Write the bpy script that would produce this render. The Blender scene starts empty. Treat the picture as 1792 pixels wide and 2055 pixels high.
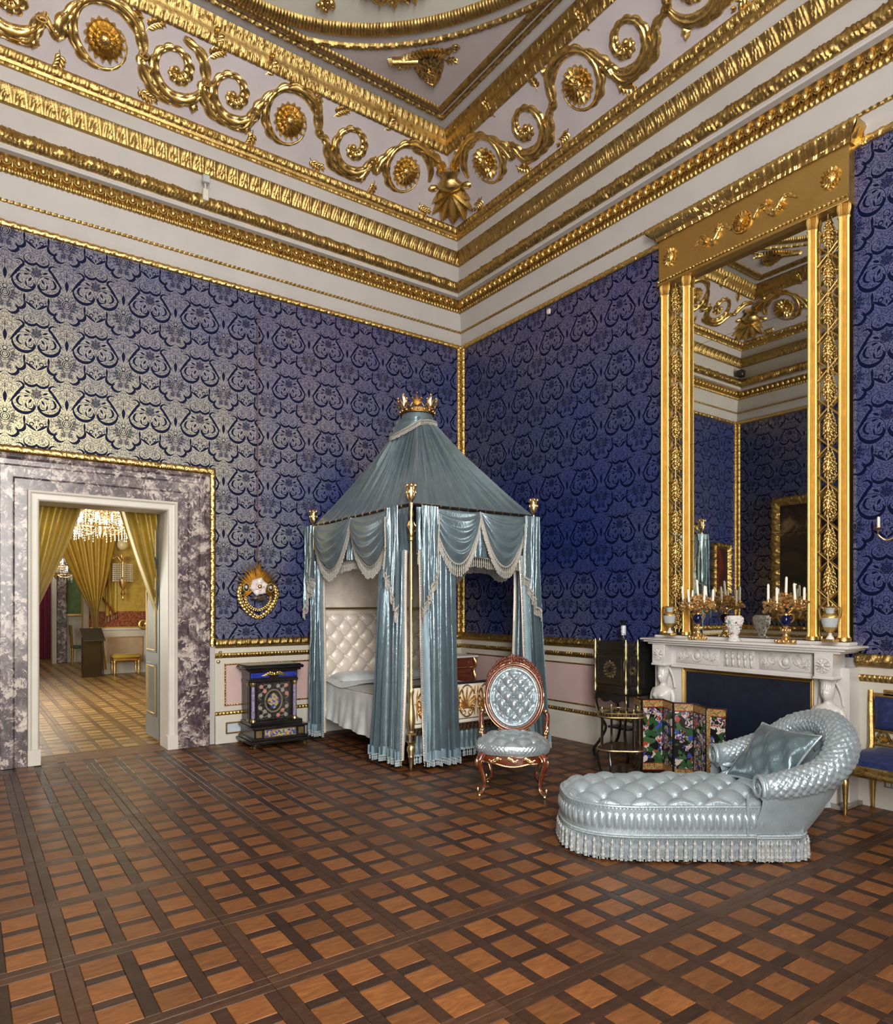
import bpy, math, random
import numpy as np
from mathutils import Vector, Matrix
random.seed(7); RNG = np.random.RandomState(7)
PI = math.pi
sc = bpy.context.scene
COL = sc.collection

# ------------------------------------------------------------------ camera
W, D = 6.74, 8.30                      # room: x -W..0, y -D..0, corner seen in the middle is the origin
CAM = (-5.56, -7.44, 1.5)
FWD = Vector((.581, .814, 0)).normalized(); RGT = Vector((FWD.y, -FWD.x, 0))
FPX = 1362.0
cd = bpy.data.cameras.new('camera'); cam = bpy.data.objects.new('camera', cd); COL.objects.link(cam)
cam.location = CAM
cam.rotation_euler = (PI/2, 0, math.atan2(FWD.y, FWD.x) - PI/2)
cd.sensor_fit = 'HORIZONTAL'; cd.sensor_width = 36; cd.lens = FPX/1792*36
cd.shift_y = (1215-1027.5)/1792; cd.clip_start = .05; cd.clip_end = 200
sc.camera = cam

# ------------------------------------------------------------------ world, lights, exposure
wd = bpy.data.worlds.new('sky'); sc.world = wd; wd.use_nodes = True
wb = wd.node_tree.nodes['Background']; wb.inputs[0].default_value = (.75, .86, 1, 1); wb.inputs[1].default_value = .6
sc.view_settings.view_transform = 'Standard'; sc.view_settings.look = 'None'
sc.view_settings.exposure = -0.10; sc.view_settings.gamma = 1.0; sc.view_settings.use_curve_mapping = False
def area_light(name, loc, rot, sx, sy, power, col):
    l = bpy.data.lights.new(name, 'AREA'); l.shape = 'RECTANGLE'; l.size = sx; l.size_y = sy; l.energy = power; l.color = col
    o = bpy.data.objects.new(name, l); COL.objects.link(o); o.location = loc; o.rotation_euler = rot; return o
WINX = (-1.5, -5.35)
for wx in WINX:                         # daylight through the two windows behind the camera
    zb = .95 if wx < -5 else 4.3        # the window nearest the viewer reaches down to the dado
    area_light('window_daylight', (wx, -D+.06, (zb+6.6)/2), (PI/2, 0, 0), 1.7, 6.6-zb, (105 if zb < 2 else 50)*1.7*(6.6-zb), (1, .965, .90))
def point_light(name, loc, power, rad, col):
    l = bpy.data.lights.new(name, 'POINT'); l.energy = power; l.shadow_soft_size = rad; l.color = col
    o = bpy.data.objects.new(name, l); COL.objects.link(o); o.location = loc; return o
point_light('yellow_room_chandelier_light', (-3.2, 4.6, 2.75), 75, .5, (1, .86, .6))
area_light('yellow_room_daylight', (-6.3, 4.0, 2.2), (0, PI/2, PI), 2.6, 3.0, 340, (1, .96, .86))
point_light('far_room_light', (-3.9, 12.3, 3.0), 110, .5, (1, .95, .85))

# ------------------------------------------------------------------ mesh helpers
class MB:
    def __init__(s): s.v = []; s.f = []; s.n = 0
    def add(s, V, F):
        V = np.asarray(V, float).reshape(-1, 3); k = s.n
        s.v.append(V); s.n += len(V)
        s.f.extend([tuple(i+k for i in q) for q in F]); return s
    def xf(s, M):
        M = np.array(M); V = np.concatenate(s.v); s.v = [V @ M[:3, :3].T + M[:3, 3]]; return s
    def box(s, c, d, rz=0, bev=0):
        x, y, z = [q/2 for q in d]
        V = np.array([(a*x, b*y, e*z) for e in (-1, 1) for b in (-1, 1) for a in (-1, 1)], float)
        F = [(0, 2, 3, 1), (4, 5, 7, 6), (0, 1, 5, 4), (2, 6, 7, 3), (0, 4, 6, 2), (1, 3, 7, 5)]
        if bev:
            b = min(bev, x*.9, y*.9, z*.9); V = []; idx = {}
            for e in (-1, 1):
                for q in (-1, 1):
                    for a in (-1, 1):
                        for ax in range(3):
                            p = [a*(x-b), q*(y-b), e*(z-b)]; p[ax] = (a*x, q*y, e*z)[ax]
                            idx[(a, q, e, ax)] = len(V); V.append(p)
            V = np.array(V); F = []
            for ax in range(3):
                o = [i for i in range(3) if i != ax]
                for sg in (-1, 1):
                    q = []
                    for (m, n) in ((-1, -1), (1, -1), (1, 1), (-1, 1)):
                        t = [0, 0, 0]; t[ax] = sg; t[o[0]] = m; t[o[1]] = n; q.append(idx[(*t, ax)])
                    nrm = (1 if ax != 1 else -1)*sg
                    F.append(tuple(q if nrm > 0 else q[::-1]))
            for ax in range(3):
                o = [i for i in range(3) if i != ax]
                for m in (-1, 1):
                    for n in (-1, 1):
                        def key(k, a2):
                            t = [0, 0, 0]; t[ax] = k; t[o[0]] = m; t[o[1]] = n; return idx[(*t, a2)]
                        q = [key(-1, o[0]), key(1, o[0]), key(1, o[1]), key(-1, o[1])]
                        F.append(tuple(q))
            for e in (-1, 1):
                for q in (-1, 1):
                    for a in (-1, 1): F.append((idx[(a, q, e, 0)], idx[(a, q, e, 1)], idx[(a, q, e, 2)]))
            s._fix = True
        if rz:
            c_, s_ = math.cos(rz), math.sin(rz); V = V @ np.array([[c_, s_, 0], [-s_, c_, 0], [0, 0, 1]])
        return s.add(V+np.array(c, float), F)
    def grid(s, P, cu=False, cv=False):
        P = np.asarray(P, float); m, n = P.shape[:2]; F = []
        for i in range(m if cu else m-1):
            i2 = (i+1) % m
            for j in range(n if cv else n-1):
                j2 = (j+1) % n; F.append((i*n+j, i2*n+j, i2*n+j2, i*n+j2))
        return s.add(P, F)
    def lathe(s, prof, n=16, c=(0, 0, 0), flute=0, nf=0, sx=1, sy=1, cap=True):
        prof = np.array(prof, float); a = np.linspace(0, 2*PI, n, endpoint=False)
        m = len(prof); R = prof[:, 0][:, None]*np.ones(n)[None]
        if flute: R = R*(1-flute*(np.abs(np.sin(a*nf/2))[None] < .5))
        P = np.stack([R*np.cos(a)*sx, R*np.sin(a)*sy, np.repeat(prof[:, 1][:, None], n, 1)], -1)+np.array(c, float)
        k = s.n; s.grid(P, False, True)
        if cap:
            s.f.append(tuple(k+j for j in range(n))[::-1]); s.f.append(tuple(k+(m-1)*n+j for j in range(n)))
        return s
    def tube(s, path, rad, n=8, closed=False, up=(0, 0, 1), flat=1.0, cap=True):
        P = np.array(path, float); m = len(P); rad = np.broadcast_to(np.array(rad, float), (m,))
        if closed: T = np.roll(P, -1, 0)-np.roll(P, 1, 0)
        else: T = np.gradient(P, axis=0)
        T /= np.linalg.norm(T, axis=1)[:, None]+1e-12
        u = np.array(up, float); A = np.cross(T, u); bad = np.linalg.norm(A, axis=1) < .05
        if bad.any(): A[bad] = np.cross(T[bad], np.array([.9, .3, .1]))
        A /= np.linalg.norm(A, axis=1)[:, None]; B = np.cross(A, T)
        a = np.linspace(0, 2*PI, n, endpoint=False)
        G = P[:, None]+rad[:, None, None]*(A[:, None]*np.cos(a)[None, :, None]+B[:, None]*np.sin(a)[None, :, None]*flat)
        k = s.n; s.grid(G, closed, True)
        if cap and not closed:
            s.f.append(tuple(k+j for j in range(n))); s.f.append(tuple(k+(m-1)*n+j for j in range(n))[::-1])
        return s
    def blob(s, c, r, nu=8, nv=6, M=None):
        r = np.broadcast_to(np.array(r, float), (3,)); th = np.linspace(0, PI, nv); a = np.linspace(0, 2*PI, nu, endpoint=False)
        P = np.stack([np.sin(th)[:, None]*np.cos(a)[None], np.sin(th)[:, None]*np.sin(a)[None], np.cos(th)[:, None]*np.ones(nu)[None]], -1)*r
        if M is not None: P = P @ np.array(M).T
        return s.grid(P+np.array(c, float), False, True)
    def prism(s, out, h0, h1, fr=None):
        """outline (2D) extruded from h0 to h1; fr=(origin,ex,ey,ez)"""
        out = np.array(out, float); n = len(out)
        o, ex, ey, ez = [np.array(q, float) for q in (fr or ((0, 0, 0), (1, 0, 0), (0, 1, 0), (0, 0, 1)))]
        B = o+out[:, :1]*ex+out[:, 1:]*ey
        V = np.concatenate([B+h0*ez, B+h1*ez])
        F = [tuple(range(n))[::-1], tuple(range(n, 2*n))]+[(i, (i+1) % n, n+(i+1) % n, n+i) for i in range(n)]
        return s.add(V, F)
def mesh(name, mb, ang=40):
    me = bpy.data.meshes.new(name)
    V = np.concatenate(mb.v) if mb.v else np.zeros((0, 3))
    me.from_pydata(V.tolist(), [], mb.f)
    if getattr(mb, '_fix', False):
        import bmesh
        bm = bmesh.new(); bm.from_mesh(me); bmesh.ops.recalc_face_normals(bm, faces=bm.faces); bm.to_mesh(me); bm.free()
    me.shade_smooth(); me.set_sharp_from_angle(angle=math.radians(ang))
    return me
def obj(name, mb, mat, parent=None, ang=40, loc=None, rz=0):
    me = mb if isinstance(mb, bpy.types.Mesh) else mesh(name, mb, ang)
    if mat is not None and not len(me.materials): me.materials.append(mat)
    o = bpy.data.objects.new(name, me); COL.objects.link(o)
    if parent is not None: o.parent = parent
    if loc is not None: o.location = loc
    if rz: o.rotation_euler = (0, 0, rz)
    return o
def tag(o, label, cat, group=None):
    o['label'] = label; o['category'] = cat
    if group: o['group'] = group
    return o
def thing(name, label, cat, loc=(0, 0, 0), rz=0, group=None):
    o = bpy.data.objects.new(name, None); COL.objects.link(o); o.location = loc; o.rotation_euler = (0, 0, rz); o.empty_display_size = .1
    return tag(o, label, cat, group)
def struct(o, label=None):
    o['kind'] = 'structure'
    if label: o['label'] = label
    return o
def sroot(name, label, loc=(0, 0, 0), rz=0):
    o = bpy.data.objects.new(name, None); COL.objects.link(o); o.location = loc; o.rotation_euler = (0, 0, rz); return struct(o, label)
def dup(root, parent=None, **kw):
    c = root.copy(); COL.objects.link(c); c.parent = parent
    for k, v in kw.items(): c[k] = v
    for ch in root.children: dup(ch, c)
    return c
def lin(a, b, n): return np.linspace(a, b, n)
def spl(pts, n=40):
    """Catmull-Rom through points"""
    P = np.array(pts, float); P = np.vstack([2*P[0]-P[1], P, 2*P[-1]-P[-2]]); k = len(P)-3; out = []
    for t in np.linspace(0, k-1e-6, n):
        i = int(t); f = t-i; a, b, c, d = P[i:i+4]
        out.append(.5*((2*b)+(c-a)*f+(2*a-5*b+4*c-d)*f*f+(3*b-a-3*c+d)*f**3))
    return np.array(out)

# ------------------------------------------------------------------ materials
class NT:
    def __init__(s, name):
        s.m = bpy.data.materials.new(name); s.m.use_nodes = True; s.t = s.m.node_tree; s.n = s.t.nodes
        s.p = s.n['Principled BSDF']
    def node(s, typ, **kw):
        n = s.n.new(typ)
        for k, v in kw.items(): setattr(n, k, v)
        return n
    def put(s, sock, v):
        if isinstance(v, bpy.types.NodeSocket): s.t.links.new(v, sock)
        elif isinstance(v, (tuple, list)) and len(v) == 3 and sock.type == 'RGBA': sock.default_value = (*v, 1)
        else: sock.default_value = v
    def math(s, op, a, b=None, c=None):
        n = s.node('ShaderNodeMath', operation=op); s.put(n.inputs[0], a)
        if b is not None: s.put(n.inputs[1], b)
        if c is not None: s.put(n.inputs[2], c)
        return n.outputs[0]
    def vec(s, op, a, b=None, out=0):
        n = s.node('ShaderNodeVectorMath', operation=op); s.put(n.inputs[0], a)
        if b is not None:
            if op == 'SCALE': s.put(n.inputs[3], b)
            else: s.put(n.inputs[1], b)
        return n.outputs[out]
    def co(s, kind='Object', scale=None):
        o = s.node('ShaderNodeTexCoord').outputs[kind]
        return s.vec('MULTIPLY', o, scale) if scale else o
    def noise(s, co, scale=5, detail=4, rough=.55, dist=0):
        n = s.node('ShaderNodeTexNoise'); s.put(n.inputs['Vector'], co); n.inputs['Scale'].default_value = scale
        n.inputs['Detail'].default_value = detail; n.inputs['Roughness'].default_value = rough; n.inputs['Distortion'].default_value = dist
        return n.outputs[0]
    def ramp(s, f, stops):
        n = s.node('ShaderNodeValToRGB'); s.put(n.inputs[0], f); e = n.color_ramp.elements
        while len(e) < len(stops): e.new(.5)
        for q, (p, c) in zip(e, stops): q.position = p; q.color = (*c, 1) if len(c) == 3 else c
        return n.outputs[0]
    def mix(s, f, a, b):
        n = s.node('ShaderNodeMix', data_type='RGBA'); s.put(n.inputs[0], f); s.put(n.inputs[6], a); s.put(n.inputs[7], b); return n.outputs[2]
    def sep(s, v):
        n = s.node('ShaderNodeSeparateXYZ'); s.put(n.inputs[0], v); return n.outputs
    def comb(s, x, y, z=0):
        n = s.node('ShaderNodeCombineXYZ'); s.put(n.inputs[0], x); s.put(n.inputs[1], y); s.put(n.inputs[2], z); return n.outputs[0]
    def bump(s, h, dist=.01, strength=1):
        n = s.node('ShaderNodeBump'); s.put(n.inputs['Height'], h); n.inputs['Distance'].default_value = dist; n.inputs['Strength'].default_value = strength
        s.t.links.new(n.outputs[0], s.p.inputs['Normal'])
    def set(s, col=None, rough=None, metal=None, **kw):
        if col is not None: s.put(s.p.inputs['Base Color'], col)
        if rough is not None: s.put(s.p.inputs['Roughness'], rough)
        if metal is not None: s.put(s.p.inputs['Metallic'], metal)
        for k, v in kw.items(): s.put(s.p.inputs[k.replace('_', ' ')], v)
        return s.m
def simple(name, col, rough=.5, metal=0, var=.12, scale=6, bump=0, bscale=40, **kw):
    t = NT(name); co = t.co('Object')
    f = t.noise(co, scale, 4)
    c = t.ramp(f, [(.3, tuple(q*(1-var) for q in col)), (.7, tuple(min(1, q*(1+var)) for q in col))])
    if bump: t.bump(t.noise(co, bscale, 3), bump)
    return t.set(c, rough, metal, **kw)
def gold(name, col=(.49, .34, .125), rough=.37, worn=(.25, .145, .05), amt=.52, scale=18, bump=.002, bscale=90):
    t = NT(name); co = t.co('Object'); f = t.noise(co, scale, 6, .65)
    c = t.ramp(f, [(amt-.22, worn), (amt, col), (.8, tuple(min(1, q*1.15) for q in col))])
    r = t.math('MULTIPLY_ADD', t.noise(co, 35, 3), .25, rough-.1)
    if bump: t.bump(t.noise(co, bscale, 4, .6), bump)
    return t.set(c, r, 1.0)
def satin(name, col, rough=.3, spec=.6, metal=.35, fine=True):
    t = NT(name); co = t.co('Object'); f = t.noise(co, 9, 3)
    c = t.ramp(f, [(.3, tuple(q*.88 for q in col)), (.7, tuple(min(1, q*1.1) for q in col))])
    if fine: t.bump(t.noise(t.vec('MULTIPLY', co, (30, 30, 8)), 3, 3, .5, .6), .004, .5)
    return t.set(c, rough, metal, Sheen_Weight=.15, Sheen_Roughness=.4)

GOLD = gold('gilding_carved', bscale=70, bump=.003)
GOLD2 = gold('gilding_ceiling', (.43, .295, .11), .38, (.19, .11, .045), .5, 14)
GOLD3 = gold('gilding_bright', (.64, .45, .17), .30, (.45, .28, .09), .45)
GOLDF = gold('gilding_flat', (.50, .33, .115), .40, (.45, .28, .09), .42, 5, .0008)
ORMOLU = gold('gilt_bronze', (.74, .52, .26), .27, (.4, .24, .11), .45, 25, .001)
BRASS = gold('brass_aged', (.62, .5, .26), .3, (.34, .26, .12), .45, 12, .0006)
PLASTER = simple('plaster_grey_white', (.42, .398, .388), .75, var=.06, scale=2.2, bump=.001, bscale=8)
PLASTERL = simple('plaster_lilac', (.425, .385, .403), .75, var=.06, scale=2.5, bump=.001, bscale=8)
PLASTERM = simple('plaster_mauve', (.39, .345, .355), .78, var=.07, scale=2)
CREAM = simple('painted_cream', (.52, .49, .42), .45, var=.04, scale=3)
PINK = simple('painted_pink', (.52, .37, .355), .5, var=.05, scale=3)
WHITEP = simple('painted_white', (.56, .53, .47), .4, var=.05, scale=4)
SATIN = satin('blue_satin', (.17, .235, .275), .23, metal=.55)
SATINL = satin('pale_blue_satin', (.32, .385, .42), .24, metal=.42)
SATINP = satin('slate_blue_satin', (.115, .165, .19), .25, metal=.5)
SATINB = satin('blue_satin_border', (.185, .275, .33), .45, metal=.1)
FRINGE = simple('silver_grey_fringe', (.33, .315, .285), .6, var=.5, scale=120)
FRINGEB = simple('blue_grey_fringe', (.29, .34, .36), .55, var=.3, scale=90)
IVORYS = satin('ivory_satin', (.72, .64, .56), .34, metal=.08)
BLACK = simple('ebony', (.012, .010, .010), .22, var=.3)
BLACK2 = simple('black_lacquer', (.010, .009, .008), .2, var=.3)
def mat_mahogany():
    t = NT('mahogany'); co = t.co('Object', (3, 3, 14)); f = t.noise(co, 3, 5, .6, 1.2)
    return t.set(t.ramp(f, [(.3, (.055, .010, .005)), (.55, (.12, .024, .009)), (.8, (.18, .042, .016))]), .2, 0, Coat_Weight=.4)
MAHOG = mat_mahogany()
def mat_wood(name, dark, mid, light, rough):
    t = NT(name); oi = t.node('ShaderNodeObjectInfo')
    co = t.node('ShaderNodeNewGeometry').outputs['Position']; rnd = oi.outputs['Random']
    at = t.node('ShaderNodeAttribute'); at.attribute_name = 'piece'; at.attribute_type = 'GEOMETRY'
    k = t.math('ADD', rnd, at.outputs['Fac'])
    off = t.comb(t.math('MULTIPLY', k, 37), t.math('MULTIPLY', k, 11), 0)
    p = t.vec('ADD', t.vec('MULTIPLY', co, (1, 1, 1)), off)
    f = t.noise(t.vec('MULTIPLY', p, (5, 22, 1)), 2.2, 5, .6, .8)
    c = t.ramp(f, [(.25, dark), (.55, mid), (.85, light)])
    v = t.math('MULTIPLY_ADD', t.math('FRACT', t.math('MULTIPLY', k, 7.13)), .5, .72)
    hs = t.node('ShaderNodeHueSaturation'); t.put(hs.inputs['Color'], c); t.put(hs.inputs['Value'], v)
    # scuffs and wax wear
    sn = t.noise(t.vec('MULTIPLY', co, (1, 1, 1)), 26, 8, .75, 2.0)
    sm = t.math('MULTIPLY', t.math('GREATER_THAN', sn, .69), t.math('GREATER_THAN', t.noise(co, 1.3, 2), .52))
    c2 = t.mix(t.math('MULTIPLY', sm, .35), hs.outputs[0], (.45, .28, .14))
    r = t.math('MULTIPLY_ADD', t.noise(co, 7, 5, .65), .35, rough-.12)
    t.bump(t.noise(t.vec('MULTIPLY', p, (8, 40, 1)), 3, 3), .0012, .5)
    return t.set(c2, r, 0, Specular_IOR_Level=.42)
WOODL = mat_wood('parquet_light_wood', (.095, .033, .009), (.16, .057, .0145), (.23, .092, .025), .40)
WOODD = mat_wood('parquet_dark_wood', (.017, .0068, .0035), (.033, .0138, .0068), (.06, .026, .012), .38)
WOODB = mat_wood('parquet_border_wood', (.026, .0105, .005), (.05, .021, .0092), (.085, .038, .017), .38)
def mat_marble_breccia():
    t = NT('breccia_marble'); co = t.co('Object')
    n1 = t.noise(t.vec('MULTIPLY', co, (1, 1, .7)), 4.5, 8, .68, 1.6)
    n2 = t.noise(co, 11, 8, .72, 2.2)
    v = t.node('ShaderNodeTexVoronoi', feature='DISTANCE_TO_EDGE'); 
    wv = t.vec('ADD', co, t.vec('SCALE', t.comb(n2, n1, n2), .28)); t.put(v.inputs['Vector'], wv); v.inputs['Scale'].default_value = 4.2
    f = t.math('ADD', t.math('MULTIPLY', n1, .55), t.math('MULTIPLY', n2, .45))
    c = t.ramp(f, [(.42, (.030, .020, .026)), (.49, (.11, .075, .085)), (.54, (.30, .24, .235)), (.585, (.52, .46, .41)), (.66, (.62, .56, .48))])
    v3 = t.node('ShaderNodeTexVoronoi'); t.put(v3.inputs['Vector'], t.vec('MULTIPLY', t.vec('ADD', co, t.vec('SCALE', t.comb(n2, n2, n1), .35)), (1.2, 1.2, 1.6))); v3.inputs['Scale'].default_value = 13
    h3 = t.node('ShaderNodeSeparateColor'); t.put(h3.inputs[0], v3.outputs['Color'])
    c = t.mix(t.math('MULTIPLY', t.math('GREATER_THAN', h3.outputs[0], .80), .75), c, (.55, .48, .43)); c = t.mix(t.math('MULTIPLY', t.math('LESS_THAN', h3.outputs[0], .48), .7), c, (.05, .033, .042))
    e = t.ramp(v.outputs[0], [(0, (1, 1, 1)), (.045, (0, 0, 0))])
    c = t.mix(t.math('MULTIPLY', e, .55), c, (.05, .035, .045))
    return t.set(c, .3, 0)
MARBLE = mat_marble_breccia()
WMARBLE = simple('white_marble', (.60, .58, .565), .28, var=.07, scale=3)
def mat_greymarble():
    t = NT('grey_hearth_marble'); co = t.co('Object'); f = t.noise(co, 5, 7, .65, 1.5)
    return t.set(t.ramp(f, [(.35, (.16, .14, .13)), (.6, (.34, .31, .28)), (.75, (.5, .47, .42))]), .3, 0)
GMARBLE = mat_greymarble()

# --- blue and gold brocade: every motif is a pair of discs, folded and repeated over the wall
def mat_brocade():
    t = NT('blue_gold_brocade'); o = t.sep(t.co('Object'))
    CW, CH = .25, .57
    xa = t.math('PINGPONG', o[0], CW)
    vz = t.math('FLOORED_MODULO', t.math('SUBTRACT', o[2], .19), CH)
    # domain of v: -.33 .. .24  (0 = ogee tip)
    v = t.math('SUBTRACT', vz, .33)
    P = t.comb(xa, v, 0)
    # small wobble so that edges look woven
    P = t.vec('ADD', P, t.vec('SCALE', t.vec('SUBTRACT', t.comb(t.noise(P, 60, 1), t.noise(t.vec('ADD', P, (3, 1, 0)), 60, 1), .5), (.5, .5, .5)), .006))
    def dist(c): return t.vec('DISTANCE', P, (c[0], c[1], 0), out=1)
    def disc(c, r): return t.math('SUBTRACT', r, dist(c))
    def cres(c, r, c2, r2): return t.math('MINIMUM', disc(c, r), t.math('SUBTRACT', dist(c2), r2))
    def ring(c, r, w): return t.math('SUBTRACT', w, t.math('ABSOLUTE', t.math('SUBTRACT', dist(c), r)))
    def leaf(b, ang, L, wd):
        a = math.radians(ang); d = (math.cos(a), math.sin(a)); h = L/2; R = (h*h+wd*wd)/(2*wd)
        cx, cy = b[0]+d[0]*h, b[1]+d[1]*h; n = (-d[1], d[0])
        return t.math('MINIMUM', disc((cx+n[0]*(R-wd), cy+n[1]*(R-wd)), R), disc((cx-n[0]*(R-wd), cy-n[1]*(R-wd)), R))
    bold = [cres((.148, .012), .098, (.153, .034), .092), cres((.205, -.004), .034, (.196, .006), .029),
            cres((.131, .034), .046, (.147, .036), .043), cres((.112, .176), .043, (.101, .170), .037),
            cres((.2035, .232), .060, (.2035, .252), .055), cres((.2035, -.338), .060, (.2035, -.318), .055),
            cres((.118, -.205), .050, (.101, -.186), .047), leaf((.152, -.175), 90, .08, .010), leaf((.150, -.162), -35, .125, .011),
            leaf((.030, .0), 57, .25, .012), leaf((0, .0), 90, .11, .016), cres((.062, -.262), .052, (.048, -.25), .045),
            leaf((.185, .02), 60, .05, .010), leaf((.17, -.03), 100, .055, .008), leaf((.10, .03), 80, .05, .008),
            leaf((.25, -.215), 90, .04, .006), leaf((.20, .115), 150, .05, .010), leaf((.19, .09), 190, .045, .008)]
    fine = [ring((.148, .012), .097, .0022), ring((.2035, .232), .056, .0018), ring((.2035, -.338), .056, .0018), ring((.07, .218), .042, .0018), ring((.07, -.352), .042, .0018),
            ring((.03, .165), .027, .0016), leaf((0, 0), 90, .235, .0028), ring((0, -.126), .036, .0035), ring((0, -.067), .018, .003), ring((0, -.126), .020, .003),
            ring((.25, -.11), .022, .0025), ring((.115, -.295), .018, .002), ring((.21, -.17), .016, .004), ring((.235, -.135), .007, .003)]
    med = [leaf((.25, .075), q, l, w) for q, l, w in ((93, .10, .010), (112, .09, .013), (135, .075, .013), (160, .055, .011))]
    med += [leaf((.022, -.13), q, l, w) for q, l, w in ((35, .07, .010), (8, .085, .012), (-20, .085, .012), (-48, .08, .012), (-75, .07, .010))]
    med += [leaf((.01, -.245), q, l, .008) for q, l in ((70, .05), (35, .05), (0, .045))]
    def union(L):
        a = L[0]
        for b in L[1:]: a = t.math('MAXIMUM', a, b)
        return a
    sd = t.math('MAXIMUM', union(bold), union(fine)); sm = union(med)
    fig = t.math('MULTIPLY_ADD', sd, 1/.0022, .5); fig.node.use_clamp = True
    fm = t.math('MULTIPLY_ADD', sm, 1/.0022, .5); fm.node.use_clamp = True
    rib = t.math('GREATER_THAN', t.noise(t.vec('MULTIPLY', P, (1, 1, 0)), 130, 2, .5), .50)
    fm = t.math('MULTIPLY', fm, t.math('MULTIPLY_ADD', rib, .55, .45))
    tend = t.math('LESS_THAN', t.math('ABSOLUTE', t.math('SUBTRACT', t.noise(P, 46, 2, .5, 1.2), .5)), .04)
    vo = t.node('ShaderNodeTexVoronoi'); t.put(vo.inputs['Vector'], P); vo.inputs['Scale'].default_value = 110; 
    spk = t.math('MULTIPLY', t.math('LESS_THAN', vo.outputs[0], .40), .7)
    tend = t.math('MULTIPLY', t.math('MAXIMUM', tend, spk), .9)
    # bright outline just outside the bold motifs
    out_ = t.math('SUBTRACT', 1, t.math('MULTIPLY', t.math('ABSOLUTE', t.math('ADD', sd, .0045)), 1/.0026)); out_.node.use_clamp = True
    dark = t.math('MAXIMUM', t.math('MAXIMUM', fig, fm), t.math('MULTIPLY', tend, t.math('SUBTRACT', 1, out_)))
    dark.node.use_clamp = True
    wear = t.noise(t.co('Object'), 1.6, 4, .6)
    wpat = t.math('MULTIPLY_ADD', wear, .48, .16)
    goldamt = t.math('MULTIPLY', t.math('SUBTRACT', 1, dark), wpat); goldamt.node.use_clamp = True
    goldamt = t.math('MAXIMUM', goldamt, t.math('MULTIPLY', t.math('MULTIPLY', out_, t.math('SUBTRACT', 1, fig)), .55))
    thr = t.noise(t.vec('MULTIPLY', t.co('Object'), (1, 1, 3)), 160, 2)
    goldamt = t.math('MULTIPLY', goldamt, t.math('MULTIPLY_ADD', thr, .9, .55)); goldamt.node.use_clamp = True
    blue = t.mix(dark, (.005, .038, .28), (.0012, .0032, .025))
    t.set(blue, .6, 0, Specular_IOR_Level=.12)
    g = t.node('ShaderNodeBsdfGlossy'); g.inputs['Color'].default_value = (.60, .53, .25, 1); g.inputs['Roughness'].default_value = .40
    g2 = t.node('ShaderNodeMixShader'); t.put(g2.inputs[0], goldamt); t.t.links.new(t.p.outputs[0], g2.inputs[1]); t.t.links.new(g.outputs[0], g2.inputs[2])
    t.t.links.new(g2.outputs[0], t.n['Material Output'].inputs[0])
    return t.m
BROCADE = mat_brocade()
def mat_plain(name, col, rough, metal=0, **kw):
    t = NT(name); return t.set(tuple(col), rough, metal, **kw)
MIRROR = NT('silvered_glass').set((.62, .62, .56), .015, 1.0)
PANEGLASS = NT('window_glass').set((.9, .95, 1), .02, 0, Transmission_Weight=1.0, IOR=1.1)
WAX = simple('candle_wax', (.74, .70, .62), .45, var=.04)
NAVY = simple('navy_silk', (.006, .010, .024), .5, var=.35, scale=14)
YSILK = satin('yellow_silk', (.40, .265, .03), .4, metal=.15)
YDARK = satin('yellow_silk_deep', (.40, .25, .03), .42, metal=.15)
# ------------------------------------------------------------------ carved strips
def p_acanth(u, v):
    ph = u % 1; a = np.abs(ph-.5)*2
    body = np.sqrt(np.clip(1-a**2, 0, 1))*np.sqrt(np.clip(np.sin(PI*v), 0, 1))
    return np.clip(body*.65+.35*body*np.cos(2*PI*(3*v+1.6*a))+.3*(a < .14), 0, 1.2)
def p_rinceau(u, v):
    ph = u % 1; c = .5+.27*np.sin(2*PI*u); st = np.exp(-((v-c)/.10)**2)
    b = np.exp(-(((ph-.25)/.15)**2+((v-.28)/.2)**2))+np.exp(-(((ph-.75)/.15)**2+((v-.72)/.2)**2))
    return st*.8+b*(.6+.4*np.cos(14*PI*ph+7*v))+.12*np.cos(23*PI*u)*np.cos(9*PI*v)
def p_tongue(u, v): return np.abs(np.cos(PI*u))**.6*(.4+.6*np.sin(PI*v))
def p_acanth2(u, v):
    ph = u % 1; a = np.abs(ph-.5)*2; up = np.clip(1-np.abs(v-.45)*1.6, 0, 1)
    fan = np.cos(2*PI*(2.2*a+1.2*v))*.5+.5
    return np.clip(up*(1-a**3)*(.45+.55*fan), 0, 1)+.5*(v > .86)*(np.cos(2*PI*4*u)*.5+.5)+.4*(v < .12)*(np.cos(2*PI*5*u)*.5+.5)
def p_carv(u, v):
    a = np.sin(2*PI*u+1.3*np.sin(2*PI*v)); b = np.sin(2*PI*(2.7*u-.9*v)+2*np.sin(2*PI*u)); c = np.sin(2*PI*(4.3*u+2.1*v)+1.7*np.sin(2*PI*.37*u))
    return np.clip(.5+.28*a+.24*b+.22*c, 0, 1)
def p_leafy(u, v):
    ph = (u*2) % 1; c = .5+.22*np.sin(2*PI*u); d = np.abs(v-c); vein = np.cos(2*PI*(5*u+2.2*d*np.sign(v-c)))
    return np.clip(.9-1.5*d, 0, 1)*(.55+.45*vein)+.25*np.sin(2*PI*7.3*u+5*v)*np.sin(2*PI*3*v+3*u)
def p_rope(u, v): return .5+.5*np.cos(2*PI*(u+.9*v))
def p_leafdart(u, v):
    ph = np.abs((u % 1)-.5)*2; return np.clip(1.1-ph*1.3-.35*v, 0, 1)+.25*np.cos(2*PI*3*u)*(v > .5)
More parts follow.
